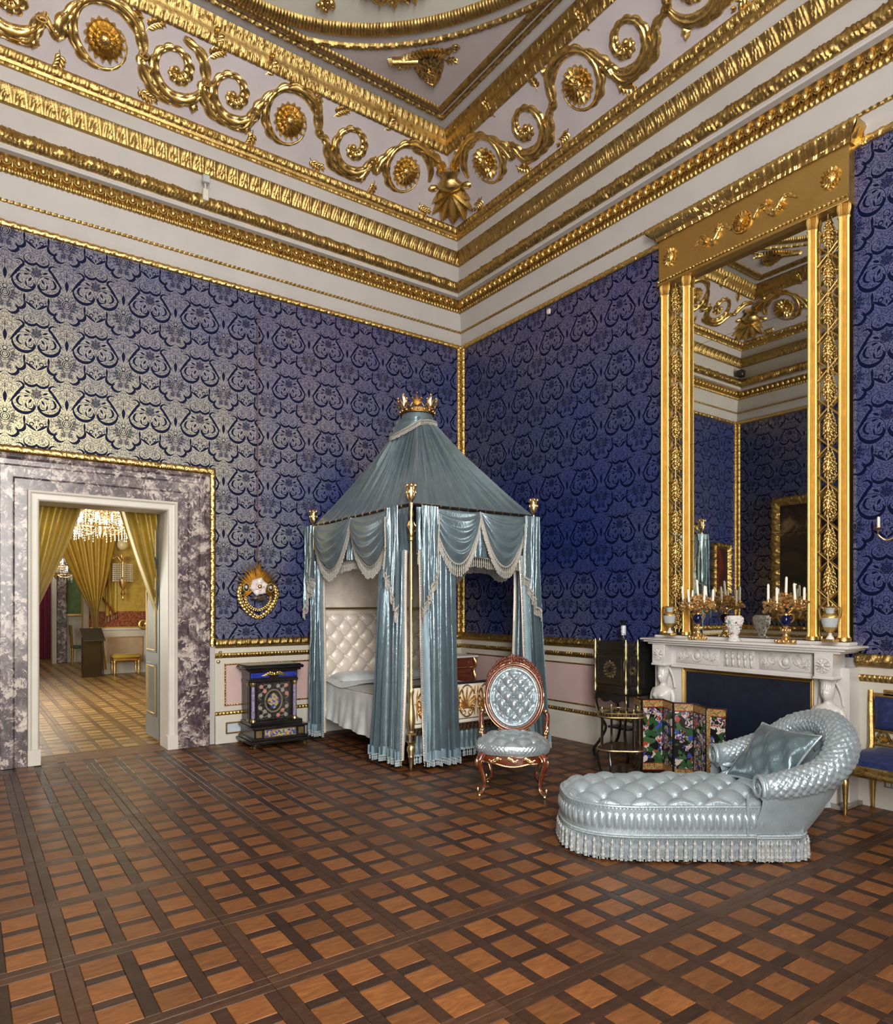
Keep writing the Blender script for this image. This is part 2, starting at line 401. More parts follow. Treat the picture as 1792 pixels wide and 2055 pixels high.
def p_rich(u, v):
    return (.5+.5*np.sin(2*PI*u+2.2*np.sin(2*PI*v+1.7*np.sin(2*PI*.5*u))))*(.45+.55*np.abs(np.sin(2*PI*(1.5*u+v*1.4))))
def resamp(prof, nv):
    P = np.array(prof, float); d = np.r_[0, np.cumsum(np.linalg.norm(np.diff(P, axis=0), axis=1))]
    t = np.linspace(0, d[-1], nv); return np.stack([np.interp(t, d, P[:, 0]), np.interp(t, d, P[:, 1])], 1)
def carve(a, b, ew, es, prof, pat=None, A=.01, lam=.1, m0=(0, 0), m1=(0, 0), nv=9, du=None):
    """strip from a to b; prof = (w,h) along ew / es; pattern pushes along the profile normal; m = mitre slope on (w,h)"""
    a, b, ew, es = [np.array(q, float) for q in (a, b, ew, es)]
    L = np.linalg.norm(b-a); ex = (b-a)/L; Q = resamp(prof, nv); du = du or max(.006, lam/9)
    nx = max(2, int(L/du)+1) if pat else 2
    T = np.gradient(Q, axis=0); N = np.stack([-T[:, 1], T[:, 0]], 1); N /= np.linalg.norm(N, axis=1)[:, None]+1e-9
    if N[:, 1].mean() < 0: N = -N
    x0 = Q[:, 0]*m0[0]+Q[:, 1]*m0[1]; x1 = L-(Q[:, 0]*m1[0]+Q[:, 1]*m1[1])
    t = np.linspace(0, 1, nx)[:, None]; X = x0[None]*(1-t)+x1[None]*t
    v = np.linspace(0, 1, nv)[None]
    dsp = (A*pat(X/lam, v+0*X)*np.clip(np.sin(PI*v)*3, 0, 1) if pat else 0*X)
    Wd = Q[:, 0][None]+N[:, 0][None]*dsp; Hh = Q[:, 1][None]+N[:, 1][None]*dsp
    P = a+X[..., None]*ex+Wd[..., None]*ew+Hh[..., None]*es
    m = MB(); m.grid(P); return m
def carve_path(P, nrm, es, prof, pat, A, lam, nv=9, closed=False):
    P = np.array(P, float); nrm = np.array(nrm, float); es = np.array(es, float); Q = resamp(prof, nv)
    d = np.r_[0, np.cumsum(np.linalg.norm(np.diff(P, axis=0), axis=1))][:, None]; v = np.linspace(0, 1, nv)[None]
    dsp = A*pat(d/lam, v+0*d)*np.clip(np.sin(PI*v)*3, 0, 1)
    G = P[:, None]+Q[:, 0][None, :, None]*nrm[:, None]+(Q[:, 1][None]+dsp)[..., None]*es
    m = MB(); m.grid(G, closed, False); return m

# wall frames: local x runs along the wall, -y points into the room
FR = {'left': ((-W, 0, 0), 0, W), 'right': ((0, 0, 0), -PI/2, D), 'opposite': ((-W, -D, 0), PI/2, D), 'back': ((0, -D, 0), PI, W)}
X2L = lambda X: W+X                     # world X -> local x on the left wall
DX0, DX1, DZ = X2L(-5.39), X2L(-3.40), 2.90          # marble surround
GX0, GX1, GZ = X2L(-5.465), X2L(-3.325), 2.98        # gilt frame round it
HX0, HX1, HZ = X2L(-5.063), X2L(-3.725), 2.58        # hole in the wall
WT = .34
# ---- walls
wl = MB(); wl.box((HX0/2-.1, WT/2, 3.6), (HX0+.2, WT, 7.2)).box(((HX1+W+.2)/2, WT/2, 3.6), (W+.2-HX1, WT, 7.2)).box(((HX0+HX1)/2, WT/2, (HZ+7.2)/2), (HX1-HX0, WT, 7.2-HZ))
WALL = {}
WALL['left'] = struct(obj('wall_left', wl, PLASTER, loc=FR['left'][0]), 'long wall with doorway, blue and gold brocade above pale dado')
for k in ('right', 'opposite'):
    m = MB(); m.box((D/2, .1, 3.6), (D, .2, 7.2))
    WALL[k] = struct(obj('wall_'+k, m, PLASTER, loc=FR[k][0], rz=FR[k][1]), 'fireplace wall' if k == 'right' else 'wall facing the fireplace')
m = MB(); xs = [0]+[q for w in sorted(-x for x in WINX) for q in (w-.9, w+.9)]+[W]
for i in range(0, len(xs), 2): m.box(((xs[i]+xs[i+1])/2, .1, 3.6), (xs[i+1]-xs[i], .2, 7.2))
for w in WINX:
    zb = .9 if w < -5 else 4.2
    m.box((-w, .1, zb/2), (1.8, .2, zb)); m.box((-w, .1, 6.95), (1.8, .2, .5))
WALL['back'] = struct(obj('wall_back', m, PLASTER, loc=FR['back'][0], rz=FR['back'][1]), 'window wall behind the viewer')
for i, w in enumerate(WINX):
    r = sroot('window_%d' % (i+1), 'tall casement window', (w, -D, 0))
    m = MB()
    zb = .9 if w < -5 else 4.2
    for x in (-.86, 0, .86): m.box((x, -.1, (zb+6.7)/2), (.07, .06, 6.7-zb))
    for z in lin(zb+.04, 6.66, 4 if zb > 2 else 8): m.box((0, -.1, z), (1.79, .055, .06))
    obj('window_frame', m, WHITEP, r); m = MB(); m.box((0, -.12, (zb+6.7)/2), (1.7, .006, 6.6-zb)); obj('pane', m, PANEGLASS, r)
# ---- wallpaper (brocade hangings) and dado
def slab(x0, x1, z0, z1, t=.006): return MB().box(((x0+x1)/2, -t/2, (z0+z1)/2), (x1-x0, t, z1-z0))
def kid(name, mb, mat, wall, ang=40): return obj(name, mb, mat, WALL[wall], ang)
BZ0, BZ1 = 1.10, 5.0
kid('brocade_hanging', slab(0, GX0, BZ0, BZ1), BROCADE, 'left'); kid('brocade_hanging', slab(GX1, W, BZ0, BZ1), BROCADE, 'left'); kid('brocade_hanging', slab(GX0, GX1, GZ-.02, BZ1), BROCADE, 'left')
kid('brocade_hanging', slab(0, D, BZ0, BZ1), BROCADE, 'right'); kid('brocade_hanging', slab(0, D, BZ0, BZ1), BROCADE, 'opposite')
EX, EZ, EY = (1, 0, 0), (0, 0, 1), (0, -1, 0)
def hstrip(x0, x1, z0, prof, **k): return carve((x0, 0, z0), (x1, 0, z0), EZ, EY, prof, **k)
def vstrip(x, z0, z1, sgn, prof, **k): return carve((x, 0, z0), (x, 0, z1), (sgn, 0, 0), EY, prof, **k)
P_RAIL = [(0, .012), (.012, .04), (.03, .052), (.062, .045), (.08, .03), (.085, .006)]
P_STRIP = [(0, .006), (.012, .024), (.032, .03), (.052, .024), (.062, .006)]
P_SMALL = [(0, .010), (.008, .022), (.02, .026), (.036, .022), (.045, .010)]
P_BEAD = [(0, .010), (.007, .018), (.014, .018), (.02, .010)]
def dado(wall, x0, x1, panels):
    kid('dado_board', slab(x0, x1, 0, 1.06, .012), CREAM, wall)
    bb = MB(); bb.box(((x0+x1)/2, -.018, .145), (x1-x0, .036, .29)); bb.box(((x0+x1)/2, -.014, .297), (x1-x0, .028, .014))
    b = kid('baseboard', bb, WHITEP, wall)
    kid('dado_rail', hstrip(x0, x1, 1.05, P_RAIL, pat=p_carv, A=.011, lam=.085, nv=11), GOLD, wall)
    kid('dado_fillet', hstrip(x0, x1, 1.035, [(0, .012), (.004, .03), (.014, .03)], nv=3), GOLDF, wall)
    kid('dado_moulding', hstrip(x0, x1, .925, [(0, .012), (.02, .022), (.035, .034), (.052, .03), (.055, .012)], pat=p_leafdart, A=.007, lam=.035, nv=7), GOLD, wall)
    kid('dado_moulding', hstrip(x0, x1, .302, P_SMALL, pat=p_leafdart, A=.008, lam=.04, nv=7), GOLD, wall)
    for a, b in panels:
        kid('dado_panel', slab(a, b, .40, .865, .015), PINK, wall)
        for (q, e) in ((.40, 1), (.845, 1)):
            kid('panel_frame', hstrip(a, b, q, P_BEAD, pat=p_tongue, A=.006, lam=.03, nv=5), GOLD, wall)
        for x, s_ in ((a, 1), (b, -1)):
            kid('panel_frame', vstrip(x, .40, .865, s_, P_BEAD, pat=p_tongue, A=.006, lam=.03, nv=5), GOLD, wall)
dado('left', GX1-.01, W, [(X2L(-3.235), X2L(-.12))]); dado('left', 0, GX0+.01, [(.1, GX0-.1)])
dado('right', 0, 3.47, [(.14, 3.30)]); dado('right', 5.05, D, [(5.35, 8.1)])
dado('opposite', 0, D, [(.1, 4.0), (4.1, 8.2)])
# hanging frames of the brocade: top strip, corner strips
for wall, L in (('left', W), ('right', D), ('opposite', D)):
    kid('cornice_fillet', hstrip(0, L, 4.98, P_STRIP, pat=p_carv, A=.010, lam=.085, nv=10, m0=(0, 1), m1=(0, 1)), GOLD3, wall)
    for x, s_ in ((.0, 1), (L, -1)):
        kid('corner_fillet', vstrip(x, 1.13, 4.985, s_, [(0, .012), (.012, .03), (.022, .018), (.036, .03), (.058, .03), (.072, .018), (.08, .006)], pat=p_rich, A=.007, lam=.06, nv=11), GOLD, wall)
# gilt frame around the marble door case, with its raised run along the right
for x, s_ in ((GX1, -1), (GX0, 1)):
    kid('door_gilt_frame', vstrip(x, 1.06, GZ, s_, [(0, .006), (.01, .022), (.03, .034), (.055, .028), (.072, .006)], pat=p_carv, A=.010, lam=.08, nv=11, m1=(1, 0)), GOLD3, 'left')
kid('door_gilt_frame', carve((GX0, 0, GZ), (GX1, 0, GZ), (0, 0, -1), EY, [(0, .006), (.01, .022), (.03, .034), (.055, .028), (.072, .006)], pat=p_carv, A=.010, lam=.08, nv=11, m0=(1, 0), m1=(1, 0)), GOLD3, 'left')
# ---- doorway: marble case, white frame, leaf
dr = sroot('door_1', 'doorway with breccia marble surround and white inner frame', FR['left'][0])
PM = [(0, .006), (.0, .05), (.035, .055), (.05, .035), (.10, .035), (.11, .045), (.21, .045), (.225, .03), (.325, .03), (.325, .0)]
for x, s_ in ((DX1, -1), (DX0, 1)):
    obj('marble_jamb', carve((x, 0, 0), (x, 0, DZ), (s_, 0, 0), EY, PM, nv=40, m1=(1, 0)), MARBLE, dr, 25)
obj('marble_lintel', carve((DX0, 0, DZ), (DX1, 0, DZ), (0, 0, -1), EY, PM, nv=40, m0=(1, 0), m1=(1, 0)), MARBLE, dr, 25)
PW = [(0, -.01), (0, .045), (.02, .05), (.035, .03), (.08, .03), (.095, .015), (.1, -.30)]
for x, s_ in ((HX1, -1), (HX0, 1)):
    obj('white_jamb', carve((x, 0, .0), (x, 0, HZ), (s_, 0, 0), EY, PW, nv=40, m1=(1, 0)), WHITEP, dr, 25)
    m = MB(); m.box((x+s_*.052, -.018, .075), (.108, .075, .15), bev=.004); obj('plinth_block', m, WHITEP, dr)
obj('white_lintel', carve((HX0, 0, HZ), (HX1, 0, HZ), (0, 0, -1), EY, PW, nv=40, m0=(1, 0), m1=(1, 0)), WHITEP, dr, 25)
m = MB(); m.box(((HX0+HX1)/2, .17, -.004), (HX1-HX0, .36, .008)); obj('threshold', m, WOODL, dr)

# ------------------------------------------------------------------ cornice and ceiling
ti = [0]
def trim(name_label, builder, mat, both=True, ang=40):
    """one run on each wall; opposite and back share the meshes of right and left"""
    ti[0] += 1; out = {}
    ms = {'left': mesh('trim', builder(W), ang), 'right': mesh('trim', builder(D), ang)}
    for k, src in (('left', 'left'), ('right', 'right'), ('opposite', 'right'), ('back', 'left')):
        o = obj('trim_%d' % ti[0], ms[src], mat, loc=FR[k][0], rz=FR[k][1]); out[k] = struct(o, name_label+' on the %s wall' % k)
        ti[0] += 1
    ti[0] -= 1
    return out
def corn(prof, **k):
    # profile here is (z,s): width axis = up, height axis = out of the wall; mitred on s
    return lambda L: carve((0, 0, 0), (L, 0, 0), EZ, EY, prof, m0=(0, 1), m1=(0, 1), **k)
trim('plain white cornice band above the brocade', corn([(5.035, .0), (5.04, .03), (5.19, .04)], nv=4), PLASTER)
trim('thin gilt rope moulding', corn([(5.188, .036), (5.194, .058), (5.206, .06), (5.212, .045)], pat=p_rope, A=.008, lam=.05, nv=6), GOLD)
trim('white frieze band of the cornice', corn([(5.21, .045), (5.30, .05), (5.44, .085)], nv=5), PLASTER)
trim('gilt leaf edge below the egg moulding', corn([(5.435, .08), (5.442, .105), (5.465, .115), (5.482, .105)], pat=p_leafdart, A=.012, lam=.045, nv=7), GOLD)
EGG = trim('gilt egg and dart moulding', corn([(5.48, .10), (5.49, .13), (5.52, .115), (5.55, .14), (5.568, .175)], nv=10), GOLD)
trim('white ledge with shadow line', corn([(5.566, .17), (5.568, .235), (5.59, .24), (5.592, .225), (5.622, .225)], nv=20), PLASTER, ang=25)
trim('gilt torus carved with leaves', corn([(5.618, .215), (5.625, .25), (5.66, .285), (5.70, .285), (5.745, .255), (5.772, .20)], pat=p_leafy, A=.017, lam=.24, nv=15, du=.009), GOLD)
trim('white fascia of the upper cornice', corn([(5.77, .18), (6.0, .18)], nv=2), PLASTER)
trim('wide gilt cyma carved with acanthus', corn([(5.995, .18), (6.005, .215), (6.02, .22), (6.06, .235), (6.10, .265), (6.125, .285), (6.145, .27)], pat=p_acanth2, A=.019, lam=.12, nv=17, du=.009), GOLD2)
trim('white band below the frieze', corn([(6.143, .255), (6.285, .262)], nv=2), PLASTER)
trim('gilt frieze frame, lower run', corn([(6.28, .262), (6.285, .29), (6.305, .295), (6.31, .285), (6.345, .30), (6.36, .32), (6.40, .335), (6.42, .33)], pat=lambda u, v: np.where((v > .3) & (v < .55), .1, p_carv(u, v)), A=.013, lam=.075, nv=15, du=.009), GOLD)
FS, FZ = .33, 6.415; FDS, FDZ = .7178, .6963
FRZ = trim('lilac sloping frieze ground', corn([(6.41, .325), (6.905, .835)], nv=3), PLASTERL)
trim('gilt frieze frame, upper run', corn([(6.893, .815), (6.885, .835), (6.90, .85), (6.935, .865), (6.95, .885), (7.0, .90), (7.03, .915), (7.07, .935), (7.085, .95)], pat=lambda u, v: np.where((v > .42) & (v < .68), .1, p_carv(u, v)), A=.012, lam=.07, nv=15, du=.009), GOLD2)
m = MB(); m.box((-W/2, -D/2, 7.16), (W-1.6, D-1.6, .12)); m.box((-W/2, -D/2, 7.25), (W+.6, D+.6, .06))
ceil = struct(obj('ceiling', m, PLASTER), 'flat ceiling with oval, gilt mouldings and spandrels')
# eggs
def egg_mesh():
    m = MB(); m.blob((0, -.147, 5.523), (.025, .030, .040), 10, 7)
    a = lin(-.15*PI, 1.15*PI, 11)
    m.tube(np.stack([.037*np.cos(a), -.142-.006*np.sin(a), 5.532-.047*np.sin(a)], 1), .0065, 5)
    m.blob((.048, -.125, 5.52), (.006, .014, .04), 6, 5); return mesh('egg', m)
EM = egg_mesh(); SPC = .0957
for k, L in (('left', W), ('right', D)):
    n = int((L-.34)/SPC); o0 = (L-(n-1)*SPC)/2
    for i in range(n): obj('egg', EM, GOLD3, EGG[k], loc=(o0+i*SPC, 0, 0))
for k, L in (('opposite', D), ('back', W)):
    n = int((L-.34)/SPC); o0 = (L-(n-1)*SPC)/2; V = np.array([v.co[:] for v in EM.vertices]); F = [tuple(p.vertices) for p in EM.polygons]; m = MB()
    for i in range(n): m.add(V+np.array((o0+i*SPC, 0, 0)), F)
    o = obj('egg_row', m, GOLD3, EGG[k]); o['kind'] = 'stuff'
# ---- ceiling ornaments
ECX, ECY, EA, EB = -W/2, -4.13, 2.32, 2.93
def ell(n, off, t0=0, t1=2*PI):
    t = np.linspace(t0, t1, n); kk = lambda q: np.sign(q)*np.abs(q)**1.06; X = EA*kk(np.cos(t)); Y = EB*kk(np.sin(t)); N = np.stack([np.cos(t)/EA, np.sin(t)/EB], 1); N /= np.linalg.norm(N, axis=1)[:, None]
    return np.stack([ECX+X, ECY+Y], 1)+N*off, N
P2, N2 = ell(360, -.12)
c3 = lambda P, z: np.c_[P, np.full(len(P), z)]
m = MB(); m.prism(P2[:-1], 7.092, 7.11); obj('oval_field', m, simple('plaster_sage', (.56, .55, .49), .78, var=.05, scale=2), ceil)
P2, N2 = ell(2600, 0)
DN = (0, 0, -1)
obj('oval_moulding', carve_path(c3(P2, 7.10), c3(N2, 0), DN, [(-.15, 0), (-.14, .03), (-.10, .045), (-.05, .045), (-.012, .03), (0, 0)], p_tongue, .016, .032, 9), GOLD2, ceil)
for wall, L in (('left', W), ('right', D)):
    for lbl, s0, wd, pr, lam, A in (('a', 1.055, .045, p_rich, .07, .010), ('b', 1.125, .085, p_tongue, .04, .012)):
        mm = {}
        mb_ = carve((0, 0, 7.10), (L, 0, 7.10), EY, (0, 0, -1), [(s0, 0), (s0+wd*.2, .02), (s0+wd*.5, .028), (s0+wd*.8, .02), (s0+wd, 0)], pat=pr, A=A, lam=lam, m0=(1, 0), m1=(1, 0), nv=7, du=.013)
        me = mesh('ceiling_moulding', mb_)
        for k in ((wall, 'back') if wall == 'left' else (wall, 'opposite')):
            obj('ceiling_moulding', me, GOLD2, ceil, loc=FR[k][0], rz=FR[k][1])
for sx in (1, -1):
    for sy in (1, -1):
        P2, N2 = ell(300, .16, 0, PI/2); k = (P2[:, 0] < -1.19) & (P2[:, 1] < -1.19); A_ = P2[k]
        pg = np.vstack([A_, [[-1.19, -1.19]]]) if len(A_) else None
        pg = (pg-np.array([-W/2, ECY]))*np.array([sx, sy])+np.array([-W/2, ECY])
        if sx*sy < 0: pg = pg[::-1]
        m = MB(); m.prism(pg, 7.093, 7.11); obj('spandrel_field', m, PLASTERM, ceil)
        P2, N2 = ell(500, .10, 0, PI/2); k = (P2[:, 0] < -1.15) & (P2[:, 1] < -1.15)
        Pq = (P2[k]-np.array([-W/2, ECY]))*np.array([sx, sy])+np.array([-W/2, ECY]); Nq = N2[k]*np.array([sx, sy])
        obj('spandrel_moulding', carve_path(c3(Pq, 7.10), c3(Nq, 0), DN, [(0, 0), (.012, .02), (.035, .028), (.055, .02), (.07, 0)], p_rich, .012, .075, 7), GOLD2, ceil)
# ------------------------------------------------------------------ parquet floor, panels of nine light blocks in dark slats
MOD = .655; GX, GY = -3.25, -5.50                       # one panel node
m = MB(); m.box((-W/2, -D/2, -.03), (W+.4, D+.4, .05)); floor = struct(obj('floor', m, WOODD), 'parquet floor of light square blocks framed by dark slats')
BW = .052; SW = .058                                    # border strip and slat widths
def bevbox(lx, ly):
    b = .0022; z0 = -.006
    V = [(-lx/2, -ly/2, z0), (lx/2, -ly/2, z0), (lx/2, ly/2, z0), (-lx/2, ly/2, z0), (-lx/2, -ly/2, -b), (lx/2, -ly/2, -b), (lx/2, ly/2, -b), (-lx/2, ly/2, -b),
         (-lx/2+b, -ly/2+b, 0), (lx/2-b, -ly/2+b, 0), (lx/2-b, ly/2-b, 0), (-lx/2+b, ly/2-b, 0)]
    F = [(i, (i+1) % 4, 4+(i+1) % 4, 4+i) for i in range(4)]+[(4+i, 4+(i+1) % 4, 8+(i+1) % 4, 8+i) for i in range(4)]+[(8, 9, 10, 11)]
    return np.array(V), F
inn = MOD-2*BW; TL = (inn-2*SW)/3; GAP = .0012
SHAPES = {'tile': bevbox(TL-GAP, TL-GAP), 'slat_long': bevbox(SW-GAP, inn-GAP), 'slat_short': bevbox(TL-GAP, SW-GAP),
          'bx': bevbox(MOD-GAP, BW-GAP), 'by': bevbox(BW-GAP, inn-GAP)}
KIND = {'tile': ('parquet_block', WOODL), 'slat_long': ('parquet_slat', WOODD), 'slat_short': ('parquet_slat', WOODD), 'bx': ('parquet_border', WOODB), 'by': ('parquet_border', WOODB)}
pieces = []
i0, i1 = int(math.floor((-W-GX)/MOD)), int(math.ceil((0-GX)/MOD)); j0, j1 = int(math.floor((-D-GY)/MOD)), int(math.ceil((0-GY)/MOD))
for i in range(i0, i1):
    for j in range(j0, j1):
        cx, cy = GX+(i+.5)*MOD, GY+(j+.5)*MOD
        for a in (-1, 0, 1):
            for b in (-1, 0, 1): pieces.append(('tile', cx+a*(TL+SW), cy+b*(TL+SW)))
            for b in (-.5, .5): pieces.append(('slat_short', cx+a*(TL+SW), cy+b*(TL+SW)))
        for a in (-.5, .5): pieces.append(('slat_long', cx+a*(TL+SW), cy))
        for b in (-1, 1): pieces.append(('bx', cx, cy+b*(MOD-BW)/2)); pieces.append(('by', cx+b*(MOD-BW)/2, cy))
pieces = [p for p in pieces if -W-.02 < p[1] < .02 and -D < p[2] < .05]
def inview(x, y):
    v = Vector((x-CAM[0], y-CAM[1], 0)); d = v.dot(FWD)
    if d < .3: return None
    px = 896+FPX*v.dot(RGT)/d; py = 1215+FPX*1.5/d
    return d if -80 < px < 1870 and py < 2130 else None
SM = {}
for k, (V, F) in SHAPES.items():
    q = MB(); q.add(V, F); SM[k] = mesh(KIND[k][0], q, 20)
cnt = {}; rest = {}
sc_p = sorted([(inview(x, y) or 99, k, x, y) for k, x, y in pieces])
for d, k, x, y in sc_p:
    nm, mt = KIND[k]
    if d < 90 and cnt.get(nm, 0) < 298:
        cnt[nm] = cnt.get(nm, 0)+1; obj(nm, SM[k], mt, floor, loc=(x, y, random.uniform(-.0005, .0004)))
    else: rest.setdefault(nm, []).append((k, x, y))
for nm, L in rest.items():
    q = MB(); at = []
    for k, x, y in L:
        V, F = SHAPES[k]; q.add(V+np.array((x, y, random.uniform(-.0005, .0004))), F); at += [random.random()]*len(V)
    me = mesh(nm+'_field', q, 20); a = me.attributes.new('piece', 'FLOAT', 'POINT'); a.data.foreach_set('value', at)
    mt = [v[1] for v in KIND.values() if v[0] == nm][0]
    o = obj(nm+'_field', me, mt, floor); o['kind'] = 'stuff'
# ------------------------------------------------------------------ gilt relief: ribbons of acanthus, flowers, sprigs
def ribbon(path, w, H=.03, lobes=9, serr=.35, n=56, side=0, K=9, base=.0):
    """acanthus ribbon along a planar path; w = (start, mid, end) half widths; returns (m,K,3) in (x,t,h)"""
    P = spl(path, n) if len(path) < 25 else np.array(path, float); n = len(P); u = np.linspace(0, 1, n)
    T = np.gradient(P, axis=0); T /= np.linalg.norm(T, axis=1)[:, None]+1e-9; N = np.stack([-T[:, 1], T[:, 0]], 1)
    ww = np.interp(u, np.linspace(0, 1, len(w)), w); k = np.linspace(-1, 1, K)
    sr = 1+serr*(np.abs(np.sin(PI*lobes*u))**.7-.6)
    eL = ww*(sr if side <= 0 else 1); eR = ww*(sr if side >= 0 else 1)
    off = np.where(k[None] < 0, k[None]*eL[:, None], k[None]*eR[:, None])
    h = base+H*np.minimum(1, ww/ww.max()*1.3)[:, None]*(np.sqrt(np.clip(1-k**2*.97, 0, 1))[None]*(.75+.25*np.cos(2*PI*lobes*u)[:, None]*np.abs(k)[None])+.16*np.cos(3*PI*k)[None])
    h[:, 0] = h[:, -1] = -.004
    return np.concatenate([P[:, None, :]+off[..., None]*N[:, None, :], h[..., None]], -1)
def spiral(c, r0, r1, a0, a1, n=60, p=1.0):
    s = np.linspace(0, 1, n); r = r0+(r1-r0)*s**p; a = np.radians(a0+(a1-a0)*s); return np.stack([c[0]+r*np.cos(a), c[1]+r*np.sin(a)], 1)
def flat_leaf(c, ang, L, w, H=.012, n=9, lob=3, lift=0.0):
    d = np.array([math.cos(ang), math.sin(ang)]); u = np.linspace(0, 1, n); prof = np.sin(PI*np.clip(u*.92+.06, 0, 1))**.8*(1+.25*np.abs(np.sin(lob*PI*u)))
    P = np.array(c)[None]+u[:, None]*L*d; N = np.array([-d[1], d[0]]); k = np.linspace(-1, 1, 5)
    XY = P[:, None]+(k[None]*w*prof[:, None])[..., None]*N
    h = lift+H*(1-k[None]**2)*(.6+.6*u[:, None])+.25*H*(np.abs(k)[None] < .1); h[:, 0] = h[:, -1] = -.003+lift
    return np.concatenate([XY, h[..., None]], -1)
def flower(m, c, R, n=14, H=.035):
    for i in range(n): m.grid(flat_leaf((c[0]+.35*R*math.cos(2*PI*i/n), c[1]+.35*R*math.sin(2*PI*i/n)), 2*PI*i/n, R*.68, R*.20, H, 7, 2))
    for i in range(n-4): m.grid(flat_leaf((c[0]+.2*R*math.cos(2*PI*i/(n-4)+.2), c[1]+.2*R*math.sin(2*PI*i/(n-4)+.2)), 2*PI*i/(n-4)+.2, R*.42, R*.15, H*.8, 6, 2, H*.5))
    m.blob((c[0], c[1], H*.7), (R*.33, R*.33, H*.8), 12, 7)
    for q in range(16):
        a = q*2.4; r = R*.28*math.sqrt(q/16); m.blob((c[0]+r*math.cos(a), c[1]+r*math.sin(a), H*1.42-r*.25), R*.045, 5, 4)
def sprig(m, c, ang, L=.14, n=5, cur=1.2):
    a = ang+np.linspace(0, cur, 12); p = np.array(c)+np.cumsum(np.stack([np.cos(a), np.sin(a)], 1), 0)*L/12
    m.tube(np.c_[p, np.full(12, .006)], lin(.005, .002, 12), 5)
    for i in range(n):
        k = 2+int(i*9/n); s_ = 1 if i % 2 else -1
        m.grid(flat_leaf(p[k], a[k]+s_*.9, .06, .02, .012, 6, 2))
    m.grid(flat_leaf(p[-1]-.01, a[-1]+.3, .05, .016, .014, 6, 2)); m.grid(flat_leaf(p[-1]-.01, a[-1]-.4, .045, .014, .014, 6, 2))
def to_frieze(m):
    V = np.concatenate(m.v); x, t, h = V.T
    m.v = [np.stack([x, -(FS+FDS*t)-h*FDZ, FZ+FDZ*t-h*FDS], 1)]; return m
def to_ceiling(m, o, ang):
    V = np.concatenate(m.v); c, s_ = math.cos(ang), math.sin(ang)
    m.v = [np.stack([o[0]+V[:, 0]*c-V[:, 1]*s_, o[1]+V[:, 0]*s_+V[:, 1]*c, 7.093-V[:, 2]], 1)]; return m
GORN = gold('gilding_relief', (.57, .40, .15), .29, (.26, .155, .06), .47, 16, .0015)
def scroll_run(wall, xs, dirn):
    """xs: list of (distance from corner, kind, up) ; dirn +1 if local x grows away from the corner"""
    L = FR[wall][2]; lx = (lambda d: d) if dirn > 0 else (lambda d: L-d); par = FRZ[wall]
    def put(name, m): return obj(name, to_frieze(m), GORN, par, 60)
    prev = (.42, .30)
    for i, (d, kind, R) in enumerate(xs):
        up = kind == 'flower'; cx, ct = lx(d), .355 if up else .375
        sg = dirn*(1 if up else -1)
        a0 = 180 if dirn > 0 else 0
        m = MB()
        if up:   # stem sweeps over the top, then curls back underneath around a flower
            a1 = a0-sg*400 if dirn > 0 else a0+400
            sp = spiral((cx, ct), R, R*.50, a0, a1, 90)
            m.grid(ribbon(sp, (.022, .066, .06, .032, .045, .05, .018, .012, .010, .008), .048, 15, .6, side=1 if dirn > 0 else -1))
            put('acanthus_scroll', m); m = MB(); flower(m, (cx, ct), R*.50, 16); put('rosette', m)
        else:
            a1 = a0+540 if dirn > 0 else a0-540
            sp = spiral((cx, ct), R, R*.10, a0, a1, 110, .9)
            m.grid(ribbon(sp, (.022, .064, .06, .036, .03, .05, .058, .045, .012), .05, 17, .6, side=-1 if dirn > 0 else 1))
            m.blob((cx, ct, .02), (.035, .03, .03), 8, 6)
            put('acanthus_scroll', m)
        # linking stem with a collar
        nd = xs[i+1][0] if i+1 < len(xs) else d+.7
        nx = lx(nd); R2 = xs[i+1][2] if i+1 < len(xs) else R
        m = MB(); s0 = cx+dirn*R*.95; e0 = nx-dirn*R2*.98
        if up: pts = [(s0-dirn*R*.25, ct+R*.55), (s0+dirn*.02, ct+.0), (s0+dirn*.05, ct-.12), (e0+dirn*.03, .375-.06), (e0+dirn*R2*.35, .375-R2*.85), (nx, .375-R2*1.0)]
        else: pts = [(cx+dirn*.0, ct-R*1.0), (cx+dirn*R*.62, ct-R*.80), (s0+dirn*.03, ct-.06), (e0, .355+.02), (e0+dirn*R2*.28, .355+R2*.72), (nx-dirn*.02, .355+R2*.98)]
        m.grid(ribbon(pts, (.03, .062, .034, .055, .03), .046, 8, .5, 44)); put('acanthus_stem', m)
        m = MB(); k = np.array(pts[3]); m.tube(np.stack([k[0]+.038*np.cos(lin(0, 2*PI, 14)), k[1]+.02*np.sin(lin(0, 2*PI, 14)), .03+0*lin(0, 1, 14)], 1), .014, 6); put('stem_collar', m)
        # end leaf and sprigs
        m = MB(); m.grid(flat_leaf((cx-dirn*R*.75, ct+(R*.7 if up else -R*.7)), math.radians(100 if up else -100), .10, .045, .03, 10, 3)); put('acanthus_leaf', m)
        for (qx, qt, an, cu) in ((cx+dirn*R*1.05, ct+(-.20 if up else .17), -1.2 if up else 1.2, .9), (cx-dirn*R*.9, ct+(-.24 if up else .26), (2.3 if dirn > 0 else .8)*(-1 if up else 1), -.9)):
            m = MB(); sprig(m, (qx, qt), an, .19, 8, cu*dirn); put('flower_sprig', m)
RUN = [(1.26, 'flower', .33), (1.97, 'leaf', .30), (2.72, 'flower', .335), (3.33, 'leaf', .28)]
scroll_run('left', RUN+[(3.88, 'leaf', .29), (4.50, 'flower', .335), (5.26, 'leaf', .30)], -1)
scroll_run('right', RUN+[(4.06, 'leaf', .29), (4.75, 'flower', .335)], 1)
